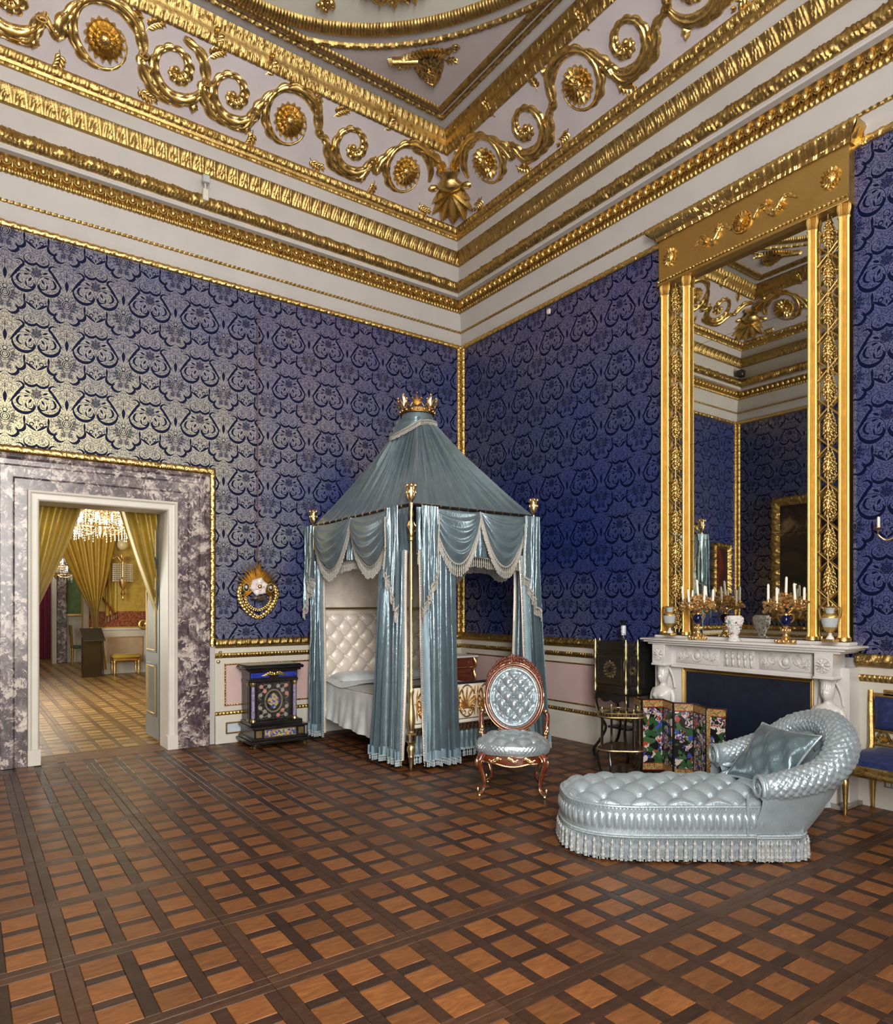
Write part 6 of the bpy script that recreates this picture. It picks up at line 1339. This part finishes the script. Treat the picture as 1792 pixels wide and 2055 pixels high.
candelabrum(-.36, 'gilt flower candelabrum with cobalt stem standing nearer the lacquer cabinet', 5); candelabrum(.43, 'gilt flower candelabrum with cobalt stem standing nearer the gilt side chair', 9)
fv = onright('flower_encrusted_vase', 'white porcelain vase encrusted with small flowers at the middle of the mantel', 'vase', -.01, .26, 1.198)
FLOW = simple('flowered_white_porcelain', (.62, .59, .58), .3, var=.12, scale=60); FP = simple('pink_petal', (.50, .25, .25), .35); FG = simple('green_petal', (.10, .32, .22), .35); FD = simple('dark_petal', (.05, .045, .05), .4)
m = MB(); m.lathe([(.052, 0), (.054, .012), (.036, .03), (.028, .045), (.036, .07), (.052, .11), (.066, .155), (.070, .19), (.060, .20), (.062, .215), (.055, .21), (.04, .17)], 24); obj('vase_body', m, FLOW, fv); rs = random.Random(2)
fm = {}
for nm, mt, cnt_ in (('white_blossom', FLOW, 130), ('pink_blossom', FP, 26), ('green_leaf', FG, 16), ('dark_blossom', FD, 10)):
    m = MB()
    for k in range(cnt_):
        z = rs.choice([rs.uniform(.08, .2), rs.uniform(.0, .2)]); r = np.interp(z, [0, .012, .03, .045, .07, .11, .155, .19, .21], [.052, .054, .036, .028, .036, .052, .066, .07, .06]); a = rs.uniform(0, 6.28); m.blob((r*math.cos(a), r*math.sin(a), z), rs.uniform(.006, .0105), 5, 4)
    st(obj(nm, m, mt, fv, 60))
# ------------------------------------------------------------------ wall things
sc1 = thing('wall_sconce', 'gilt and crystal wall sconce at the picture edge right of the mirror', 'sconce', (-.02, -5.36, 2.02), -PI/2)
m = MB(); m.blob((0, -.02, 0), (.05, .02, .09), 12, 8); obj('back_plate', m, ORMOLU, sc1)
for s_ in (-1, 1):
    m = MB(); m.tube(spl([(0, -.04, 0), (s_*.06, -.10, -.05), (s_*.11, -.12, -.01), (s_*.11, -.12, .03)], 18), .006, 6); ar = obj('arm', m, ORMOLU, sc1); m = MB(); m.lathe([(.01, .03), (.035, .04), (.03, .045)], 14, (s_*.11, -.12, 0)); obj('drip_pan', m, ORMOLU, ar); m = MB(); m.lathe([(.010, .045), (.010, .12), (.004, .125)], 10, (s_*.11, -.12, 0)); obj('candle', m, WAX, ar)
m = MB(); m.box((0, 0, 0), (.012, .10, .05), bev=.002); ou = obj('wall_outlet', m, simple('outlet_grey', (.22, .21, .20), .4), None, loc=(-.043, -5.30, .19)); tag(ou, 'grey double socket plate low on the wall under the gilt chair', 'socket')
for y in (-.02, .02): m = MB(); m.box((-.008, y, 0), (.006, .028, .028)); obj('socket_insert', m, WHITEP, ou)
sd_ = thing('surveillance_sensor', 'small white sensor with bracket on the cornice above the left wall', 'sensor', (-3.517, -.30, 5.70))
m = MB(); m.box((0, 0, .035), (.062, .04, .12), bev=.008); obj('sensor_body', m, WHITEP, sd_); m = MB(); m.box((0, -.02, .185), (.07, .05, .075), bev=.006); obj('sensor_head', m, simple('sensor_grey', (.42, .45, .47), .25), sd_); m = MB(); m.tube([(0, 0, .09), (0, .01, .16)], .01, 8); obj('bracket', m, WHITEP, sd_)
s2 = thing('box_sensor', 'dark box sensor in the far cornice corner seen in the mirror', 'sensor', (-W+.34, -.30, 5.84)); m = MB(); m.box((0, 0, 0), (.12, .12, .12), bev=.01); obj('sensor_body', m, BLACK, s2); m = MB(); m.box((-.06, .03, 0), (.1, .05, .05)); obj('bracket', m, WHITEP, s2)
s3 = tag(obj('motion_sensor', MB().box((0, 0, 0), (.03, .05, .06), bev=.008), WHITEP, None, loc=(-.035, -1.735, 4.90)), 'tiny white motion sensor under the cornice of the fireplace wall', 'sensor')
# vent panel in the baseboard near the door
vp = thing('baseboard_vent', 'pale grey vent panel in a dark gilt frame low beside the doorway', 'vent', (-3.06, -.038, .165)); m = MB(); m.box((0, -.004, 0), (.30, .008, .10)); obj('panel', m, simple('vent_grey', (.45, .50, .56), .35), vp)
for (x, z, lx, lz) in ((0, .055, .33, .016), (0, -.055, .33, .016), (-.16, 0, .016, .12), (.16, 0, .016, .12)): m = MB(); m.box((x, -.008, z), (lx, .016, lz), bev=.003); obj('frame_bar', m, gold('dark_gilt', (.3, .2, .08), .35), vp)
rg = thing('dado_bell_pull', 'small dark ring handle on the dado beside the marble jamb', 'handle', (-3.285, -.045, .99)); m = MB(); m.lathe([(.002, 0), (.018, .004), (.012, .014), (.001, .018)], 12); V = np.concatenate(m.v); m.v = [np.stack([V[:, 0], .01-V[:, 2], V[:, 1]], 1)]; obj('rose', m, BRASS, rg); m = MB(); tt = lin(0, 2*PI, 21)[:-1]; m.tube(np.stack([.022*np.cos(tt), np.full(20, -.01), -.028+.022*np.sin(tt)], 1), .003, 6, closed=True, up=(0, 1, 0)); obj('ring', m, BRASS, rg)
kn = obj('dado_knob', MB().blob((0, 0, 0), (.02, .012, .02), 12, 8), BRASS, WALL['left'], loc=(W-3.30, -.022, .89))
# pictures facing the mirror
def mat_oil(name, dark, warm, light):
    t = NT(name); co = t.co('Object'); n = t.noise(co, 1.7, 5, .6, 1.0); c = t.ramp(n, [(.45, dark), (.58, warm), (.68, light)]); return t.set(c, .3, 0)
def picture(name, label, loc, rz, w, h, fw, mat, pat, lam):
    p = thing(name, label, 'painting', loc, rz); m = MB(); m.box((0, -.03, h/2), (w, .03, h)); obj('canvas', m, mat, p)
    pr = [(0, .0), (0, .05), (fw*.25, .085), (fw*.6, .075), (fw*.85, .05), (fw, .046), (fw, .03)]
    for a, b, ew in (((-w/2-fw*.8, 0, -fw*.8), (-w/2-fw*.8, 0, h+fw*.8), (1, 0, 0)), ((w/2+fw*.8, 0, -fw*.8), (w/2+fw*.8, 0, h+fw*.8), (-1, 0, 0)), ((-w/2-fw*.8, 0, h+fw*.8), (w/2+fw*.8, 0, h+fw*.8), (0, 0, -1)), ((-w/2-fw*.8, 0, -fw*.8), (w/2+fw*.8, 0, -fw*.8), (0, 0, 1))): obj('frame_side', carve(a, b, ew, EY, pr, pat=pat, A=.02, lam=lam, m0=(1, 0), m1=(1, 0), nv=11), GOLD, p)
    return p
picture('large_oil_painting', 'large dark oil painting in a carved gilt frame, reflected in the overmantel mirror', (-W+.01, -1.72, 1.36), PI/2, 1.72, 1.98, .15, mat_oil('dark_oil_scene', (.012, .009, .007), (.05, .028, .012), (.22, .15, .07)), p_rich, .1)
picture('small_oil_painting', 'small red and brown oil painting in an ornate gilt frame, reflected at the mirror edge', (-6.17, -.01, 1.78), 0, .40, .80, .10, mat_oil('red_oil_scene', (.03, .012, .01), (.14, .02, .015), (.2, .12, .07)), p_acanth, .12)
# ------------------------------------------------------------------ yellow drawing room through the doorway
YX0, YX1, YY0, YY1 = -6.6, -1.3, WT, 9.0
m = MB(); m.box(((YX0+YX1)/2, WT+7.3, -.03), (YX1-YX0+.4, 14.7, .05)); fl2 = struct(obj('floor_2', m, WOODB), 'pale worn parquet of the rooms beyond the doorway')
WOODY = mat_wood('worn_pale_parquet', (.22, .12, .035), (.33, .20, .065), (.45, .30, .12), .30)
WOODZ = mat_wood('worn_brown_parquet', (.09, .045, .015), (.15, .08, .028), (.22, .13, .05), .30)
for kind, mt, nm in (('tile', WOODY, 'parquet_block'), ('slat', WOODZ, 'parquet_slat')):
    q = MB(); at = []
    for i in range(0, 9):
        for j in range(0, 23):
            cx, cy = YX0+.35+i*MOD, YY0+.36+j*MOD
            pc = [('tile', cx+a*(TL+SW), cy+b*(TL+SW)) for a in (-1, 0, 1) for b in (-1, 0, 1)] if kind == 'tile' else [('slat_short', cx+a*(TL+SW), cy+b*(TL+SW)) for a in (-1, 0, 1) for b in (-.5, .5)]+[('slat_long', cx+a*(TL+SW), cy) for a in (-.5, .5)]+[('bx', cx, cy+b*(MOD-BW)/2) for b in (-1, 1)]+[('by', cx+b*(MOD-BW)/2, cy) for b in (-1, 1)]
            for k, x, y in pc: V, F = SHAPES[k]; q.add(V+np.array((x, y, 0)), F); at += [random.random()]*len(V)
    me = mesh(nm+'_field', q, 20); a = me.attributes.new('piece', 'FLOAT', 'POINT'); a.data.foreach_set('value', at); st(obj(nm+'_field', me, mt, fl2))
YWALL = NT('yellow_silk_wall'); _c = YWALL.co('Object'); _f = YWALL.noise(_c, 7, 4, .6, 1.5); YWALL = YWALL.set(YWALL.ramp(_f, [(.4, (.36, .245, .035)), (.6, (.46, .32, .055))]), .42, .1)
def ybox(name, c, d, mat, label): return struct(obj(name, MB().box(c, d), mat), label)
ybox('wall_yellow_east', (YX1+.1, WT+7.4, 2.75), (.2, 14.8, 5.5), YWALL, 'yellow silk side wall'); ybox('wall_yellow_west', (YX0-.1, WT+7.4, 2.75), (.2, 14.8, 5.5), YWALL, 'yellow silk side wall')
ybox('ceiling_2', ((YX0+YX1)/2, WT+7.4, 5.55), (YX1-YX0+.4, 14.8, .1), PLASTER, 'ceiling of the rooms beyond')
DX_ = -3.44
m = MB(); m.box(((DX_+YX1)/2, YY1+.12, 2.75), (YX1-DX_, .24, 5.5)); m.box(((YX0-4.75)/2, YY1+.12, 2.75), (-4.75-YX0, .24, 5.5)); m.box(((DX_-4.75)/2, YY1+.12, 4.2), (DX_+4.75, .24, 2.6)); yw = struct(obj('wall_yellow_north', m, YWALL), 'far yellow silk wall with second doorway')
m = MB(); m.box(((DX_+.12+YX1)/2, YY1-.012, .5), (YX1-DX_-.12, .024, 1.0)); obj('dado_board', m, CREAM, yw); m = MB(); m.box(((DX_+.12+YX1)/2, YY1-.03, .98), (YX1-DX_-.12, .06, .05), bev=.01); obj('dado_rail', m, WHITEP, yw)
m = MB(); m.box(((DX_+.12+YX1)/2, YY1-.006, 1.2), (YX1-DX_-.12, .012, .34)); obj('red_damask_border', m, mat_bw('red_damask', (.16, .03, .015), (.28, .10, .05), 30), yw)
m = MB(); m.box((-2.62, YY1-.028, .52), (.75, .012, .55)); obj('dado_panel', m, simple('buff_panel', (.40, .28, .18), .5), yw)
for x0, x1, z0, z1 in ((-3.0, -2.24, .79, .81), (-3.0, -2.24, .235, .255), (-3.0, -2.98, .235, .81), (-2.26, -2.24, .235, .81)): m = MB(); m.box(((x0+x1)/2, YY1-.035, (z0+z1)/2), (x1-x0, .02, z1-z0), bev=.004); obj('panel_frame', m, GOLDF, yw)
m = MB(); m.box((DX_+.05, YY1-.02, 1.45), (.12, .10, 2.9), bev=.01); obj('door_architrave', m, simple('dark_architrave', (.16, .12, .07), .4), yw); m = MB(); m.box((DX_+.05, YY1+.1, 1.45), (.03, .26, 2.9)); obj('door_reveal', m, CREAM, yw)
# open door leaf
lf = sroot('door_2', 'open grey painted door leaf with gilt panels', (-3.80, .36, 0), math.radians(92))
GREYP = simple('grey_door_paint', (.17, .175, .16), .4, var=.08); m = MB(); m.box((.28, 0, 1.26), (.56, .045, 2.46), bev=.004); obj('leaf', m, GREYP, lf)
for z0, z1 in ((.28, .86), (.98, 1.9), (2.0, 2.36)):
    m = MB(); m.box((.28, .026, (z0+z1)/2), (.40, .012, z1-z0), bev=.005); pn = obj('door_panel', m, simple('grey_door_panel', (.13, .14, .13), .35), lf)
    m = MB()
    for x, z, lx, lz in ((.28, z0+.03, .34, .014), (.28, z1-.03, .34, .014), (.11, (z0+z1)/2, .014, z1-z0-.06), (.45, (z0+z1)/2, .014, z1-z0-.06)): m.box((x, .036, z), (lx, .012, lz), bev=.003)
    st(obj('gilt_beading', m, GOLDF, pn))
# door curtains of the yellow room side
def sweep_curtain(name, label, top, edge, wall_x, y, seed, mat, zt, nf=5):
    """cloth hung along the lintel, gathered towards the jamb; edge = visible hem polyline (x,z)"""
    E = spl([(x, z) for x, z in edge], 40); U = lin(0, 1, nf*9+1); G = np.zeros((40, len(U), 3))
    for i, (ex, ez) in enumerate(E):
        t = i/39; x = wall_x+(ex-wall_x)*U; G[i, :, 0] = x; G[i, :, 2] = zt+(ez-zt)*(U**.55)-(1-U)*(zt-ez)*.0; zz_ = zt-(zt-ez)
        G[i, :, 2] = ez-(1-U)*abs(ex-wall_x)*.55; G[i, :, 1] = y+.055*np.sin(2*PI*nf*U+seed+.5*math.sin(3*t))*(.5+.5*U)
    o = tag(obj(name, MB().grid(G), mat, None, 80), label, 'curtain'); return o
c1 = sweep_curtain('door_curtain', 'yellow silk curtain swept to the left jamb of the near doorway', None, [(-4.37, 3.1), (-4.46, 2.75), (-4.545, 2.5), (-4.70, 2.05), (-4.86, 1.66), (-5.0, 1.33), (-5.06, 1.15)], -5.12, .47, .3, YSILK, 3.2)
c2 = sweep_curtain('door_curtain', 'yellow silk curtain swept to the door leaf of the near doorway', None, [(-4.37, 3.1), (-4.27, 2.8), (-4.19, 2.52), (-4.06, 2.08), (-3.95, 1.76), (-3.86, 1.5), (-3.76, 1.2)], -3.66, .47, 1.3, YSILK, 3.2)
# chandelier
CRYS = NT('crystal').set((.80, .80, .74), .08, .0, Specular_IOR_Level=1.0, Coat_Weight=1.0); BULB = NT('lit_bulb').set((1, .9, .7), .4, 0); BULB.node_tree.nodes['Principled BSDF'].inputs['Emission Color'].default_value = (1, .86, .62, 1); BULB.node_tree.nodes['Principled BSDF'].inputs['Emission Strength'].default_value = 4
def chandelier(label, loc, R, tiers, seed):
    rs = random.Random(seed); c = thing('crystal_chandelier', label, 'chandelier', loc)
    m = MB(); m.lathe([(.02, 5.5-loc[2]), (.02, .9), (.06, .85), (.03, .7), (.05, .5), (.09, .42), (.04, .3), (.06, .12), (.02, .02), (.0, 0)], 12); obj('stem', m, ORMOLU, c)
    for ti_, (r, z, n) in enumerate(tiers):
        m = MB(); m.tube([(r*math.cos(a), r*math.sin(a), z) for a in lin(0, 2*PI, 41)[:-1]], .012, 6, closed=True); rg_ = obj('tier_ring', m, ORMOLU, c)
        m = MB()
        for k in range(n*3):
            a = 2*PI*k/(n*3); L = rs.uniform(.10, .18)
            for q in range(5): m.blob((r*math.cos(a), r*math.sin(a), z-.02-L*q/4), (.010, .010, .018), 4, 3)
            if k % 2 == 0:
                for q in lin(0.1, .9, 7): rr_ = r*(1-q)+.06*q; m.blob((rr_*math.cos(a), rr_*math.sin(a), z+.30*q**1.5-.05*math.sin(PI*q)), .011, 4, 3)
        st(obj('crystal_drops', m, CRYS, rg_, 20))
        for k in range(n):
            a = 2*PI*k/n+.2; x, y = (r+.05)*math.cos(a), (r+.05)*math.sin(a); m = MB(); m.tube(spl([(.05*math.cos(a), .05*math.sin(a), z-.02), (r*.6*math.cos(a), r*.6*math.sin(a), z-.09), (x, y, z-.02), (x, y, z+.05)], 14), .008, 5); ar = obj('arm', m, ORMOLU, c)
            m = MB(); m.lathe([(.012, 0), (.012, .07), (.016, .085), (.018, .10), (.010, .13), (.001, .15)], 8, (x, y, z+.05)); obj('candle_bulb', m, BULB, ar)
            m = MB(); m.lathe([(.01, 0), (.05, .01), (.045, .018)], 10, (x, y, z+.04)); obj('drip_pan', m, CRYS, ar)
    return c
chandelier('large lit crystal chandelier in the yellow room seen through the doorway', (-3.76, 4.5, 2.55), .4, [(.38, .18, 12), (.30, .42, 10), (.18, .62, 6)], 1)
chandelier('smaller lit crystal chandelier in the far room beyond the second doorway', (-3.62, 12.3, 2.15), .4, [(.36, .15, 10), (.26, .35, 8)], 2)
# gathered curtain of the second doorway with red-trimmed edge
G = np.zeros((40, 61, 3)); U = lin(0, 1, 61)
for i, t in enumerate(lin(0, 1, 40)):
    xa, xb = np.interp(t, [0, .55, .8, 1], [-4.2, -3.62, -3.33, -3.27]), np.interp(t, [0, .55, .8, 1], [-2.75, -3.02, -3.17, -3.19]); G[i, :, 0] = xa+(xb-xa)*U; G[i, :, 1] = YY1-.24+.05*np.sin(2*PI*8*U+.7*np.sin(5*U))*(1-.3*t); G[i, :, 2] = 3.4-2.5*t
c3_ = thing('gathered_curtain', 'yellow silk curtain tied back at the second doorway beyond', 'curtain', (0, 0, 0)); obj('curtain_cloth', MB().grid(G), YDARK, c3_, 80); m = MB(); m.lathe([(.06, .86), (.075, .90), (.06, .94)], 14, (-3.23, YY1-.24, 0)); obj('tie_band', m, GOLD3, c3_)
G2 = drape((-3.28, YY1-.24), (-3.10, YY1-.24), .88, .12, 4, .03, (0, -1), 4, nv=10, a2=(-3.34, YY1-.24), b2=(-3.02, YY1-.24)); obj('curtain_tail', MB().grid(G2), YDARK, c3_, 80)
sv = thing('swagged_valance', 'yellow silk swag with red tasselled border on the far wall', 'valance', (0, 0, 0)); G = drape((-3.02, YY1-.05), (-2.80, YY1-.05), 3.3, lambda u: 1.25+.1*u, 4, .03, (0, -1), 6, nv=20); obj('swag_cloth', MB().grid(G), YSILK, sv, 80)
m = MB(); m.tube(spl([(-3.02, YY1-.10, 2.9), (-3.08, YY1-.10, 2.4), (-2.98, YY1-.10, 2.0), (-3.10, YY1-.10, 1.75), (-2.92, YY1-.10, 1.42), (-2.86, YY1-.10, 1.3)], 40), .045, 8, flat=.4); obj('red_border', m, simple('red_trim', (.22, .05, .02), .6, var=.4, scale=40), sv)
fringe('tassel_edge', G[-1]+np.array((0, -.02, 0)), .13, sv, simple('red_gold_tassel', (.25, .12, .04), .6), .014, .035)
# sconce on the far wall
sk_ = thing('crystal_sconce', 'gilt wall sconce hung with crystals and glass globe on the yellow wall', 'sconce', (-2.68, YY1-.16, 1.62)); m = MB(); m.lathe([(.001, 0), (.03, .03), (.02, .08), (.05, .14), (.02, .22), (.07, .32), (.09, .45), (.03, .5), (.02, .95)], 14); obj('gilt_stem', m, ORMOLU, sk_)
m = MB()
for k in range(30):
    a = k*2*PI/30
    for q in range(9): m.blob((.20*math.cos(a), .13*math.sin(a), .78-.045*q), (.012, .012, .02), 4, 3)
st(obj('crystal_drops', m, CRYS, sk_, 20)); m = MB(); m.blob((0, 0, 1.22), (.13, .13, .13), 16, 10); obj('glass_globe', m, simple('frosted_globe', (.62, .52, .26), .3), sk_)
for k in range(7):
    a = k*2*PI/7; m = MB(); m.tube(spl([(0, 0, .8), (.12*math.cos(a), .08*math.sin(a), .95), (.22*math.cos(a), .13*math.sin(a), .9), (.24*math.cos(a), .14*math.sin(a), .98)], 14), .008, 5); obj('arm', m, ORMOLU, sk_)
# stool
so = thing('gilt_stool', 'gilt stool with yellow silk seat against the far dado', 'stool', (-2.66, YY1-.33, 0)); m = MB(); m.box((0, 0, .40), (.56, .40, .10), bev=.035); obj('seat', m, YSILK, so); m = MB(); m.box((0, 0, .33), (.54, .38, .05), bev=.008); obj('seat_rail', m, gold('red_gilt', (.5, .25, .08), .35), so)
for x in (-.24, .24):
    for y in (-.16, .16): m = MB(); m.lathe([(.012, 0), (.02, .02), (.014, .05), (.03, .16), (.018, .2), (.034, .26), (.03, .31)], 12, (x, y, 0)); obj('leg', m, GOLD3, so)
# reading stand
rd_ = thing('information_stand', 'black sloping information stand beside the second doorway', 'information stand', (-3.35, 8.45, 0), math.radians(8)); m = MB(); m.box((0, 0, .42), (.36, .12, .84)); obj('panel', m, simple('smoked_acrylic', (.03, .02, .012), .08), rd_)
m = MB(); a_ = .62; m.add([(-.21, -.20, .78), (.21, -.20, .78), (.23, .14, 1.02), (-.19, .14, 1.02), (-.21, -.20, .76), (.21, -.20, .76), (.23, .14, 1.0), (-.19, .14, 1.0)], [(0, 1, 2, 3), (7, 6, 5, 4), (0, 4, 5, 1), (1, 5, 6, 2), (2, 6, 7, 3), (3, 7, 4, 0)]); obj('sloping_board', m, simple('board_dark', (.035, .03, .026), .4, var=.3, scale=60), rd_)
m = MB(); m.tube([(.19, -.12, 0), (.19, -.12, .8)], .012, 6); obj('support_rod', m, BLACK, rd_)
# console corner: gilt column, pedestal, table
co_ = thing('gilt_pier_console', 'gilt pier column on a white and green marble pedestal at the far right', 'console', (-1.98, YY1-.36, 0)); m = MB(); m.box((0, 0, .5), (.44, .36, 1.0), bev=.02); obj('pedestal', m, WHITEP, co_); m = MB(); m.box((-.02, -.19, .55), (.16, .02, .62)); obj('green_marble_panel', m, simple('verde_marble', (.03, .05, .03), .2, var=.5, scale=20), co_)
m = MB(); m.box((0, 0, 1.10), (.5, .4, .2), bev=.03); m.box((0, 0, 1.28), (.42, .34, .16), bev=.03); m.lathe([(.14, 1.36), (.12, 1.42), (.11, 2.6)], 20, flute=.12, nf=12); obj('gilt_column', m, GOLD, co_); m = MB(); m.tube(np.c_[spiral((-.34, 1.10), .14, .03, 60, -420, 30)[:, 0], np.full(30, -.1), spiral((-.34, 1.10), .14, .03, 60, -420, 30)[:, 1]], .03, 8, up=(0, 1, 0)); obj('gilt_scroll', m, GOLD3, co_)
tb = thing('carved_table', 'dark carved table with scrolled legs beside the door leaf', 'table', (-1.80, YY1-.9, 0)); m = MB(); m.box((0, 0, .72), (.9, .5, .05), bev=.02); obj('table_top', m, simple('dark_marble', (.04, .03, .02), .2), tb)
for x in (-.38, .38):
    for y in (-.18, .18): m = MB(); m.tube(spl([(x, y, .70), (x*1.1, y, .58), (x*.9, y, .4), (x*.8, y, .2), (x*1.05, y, .03)], 16), np.interp(lin(0, 1, 16), [0, .3, 1], [.07, .09, .03]), 8, up=(0, 1, 0)); obj('leg', m, gold('dark_walnut_gilt', (.16, .09, .03), .4), tb)
# far room
ybox('wall_far_north', (-4.0, 15.1, 2.75), (6, .2, 5.5), simple('far_cream_wall', (.5, .42, .25), .6), 'end wall of the enfilade')
gp = thing('green_silk_panel', 'green silk wall panel in gilt frame in the far room', 'wall panel', (-3.05, 12.9, 1.25)); m = MB(); m.box((0, 0, .75), (.55, .04, 1.5)); obj('silk', m, simple('green_silk', (.09, .16, .05), .5, var=.3, scale=6), gp)
for x, z, lx, lz in ((0, 1.5, .62, .06), (0, 0, .62, .06), (-.29, .75, .05, 1.5), (.29, .75, .05, 1.5)): m = MB(); m.box((x, -.025, z), (lx, .03, lz), bev=.006); obj('frame_bar', m, GOLDF, gp)
m = MB(); m.box((0, 0, .6), (.9, .1, 1.2)); obj('wainscot', m, CREAM, struct(sroot('wall_far_dado', 'cream wainscot of the far room', (-3.0, 12.97, 0))))
mj = struct(obj('door_3', MB().box((-3.45, 12.85, 1.6), (.24, .25, 3.2), bev=.02), MARBLE), 'marble door jamb of the far room'); m = MB(); m.box((-3.62, 12.85, 1.6), (.10, .3, 3.2)); obj('white_jamb', m, WHITEP, mj)
mc = tag(obj('magenta_curtain', MB().grid(drape((-4.6, 14.5), (-3.55, 14.5), 3.2, .02, 9, .05, (0, -1), 3, nv=10)), satin('magenta_silk', (.20, .012, .06), .45, metal=.1), None, 80), 'deep magenta curtain at the end of the enfilade', 'curtain')
fc = thing('green_seat_chair', 'gilt chair with green seat in the far room', 'chair', (-3.18, 12.2, 0)); m = MB(); m.box((.1, 0, .44), (.42, .42, .07), bev=.02); obj('seat', m, simple('green_velvet', (.05, .10, .06), .6), fc)
for x in (-.1, .28):
    for y in (-.18, .18): m = MB(); m.lathe([(.012, 0), (.022, .3), (.028, .42)], 8, (x, y, 0)); obj('leg', m, GOLD3, fc)
for y in (-.18, .18): m = MB(); m.tube([(-.1, y, .44), (-.14, y, 1.0)], .02, 6); obj('back_stile', m, GOLD3, fc)
m = MB(); m.box((-.13, 0, .86), (.03, .34, .26), bev=.01); obj('back_pad', m, simple('green_velvet2', (.05, .10, .06), .6), fc)
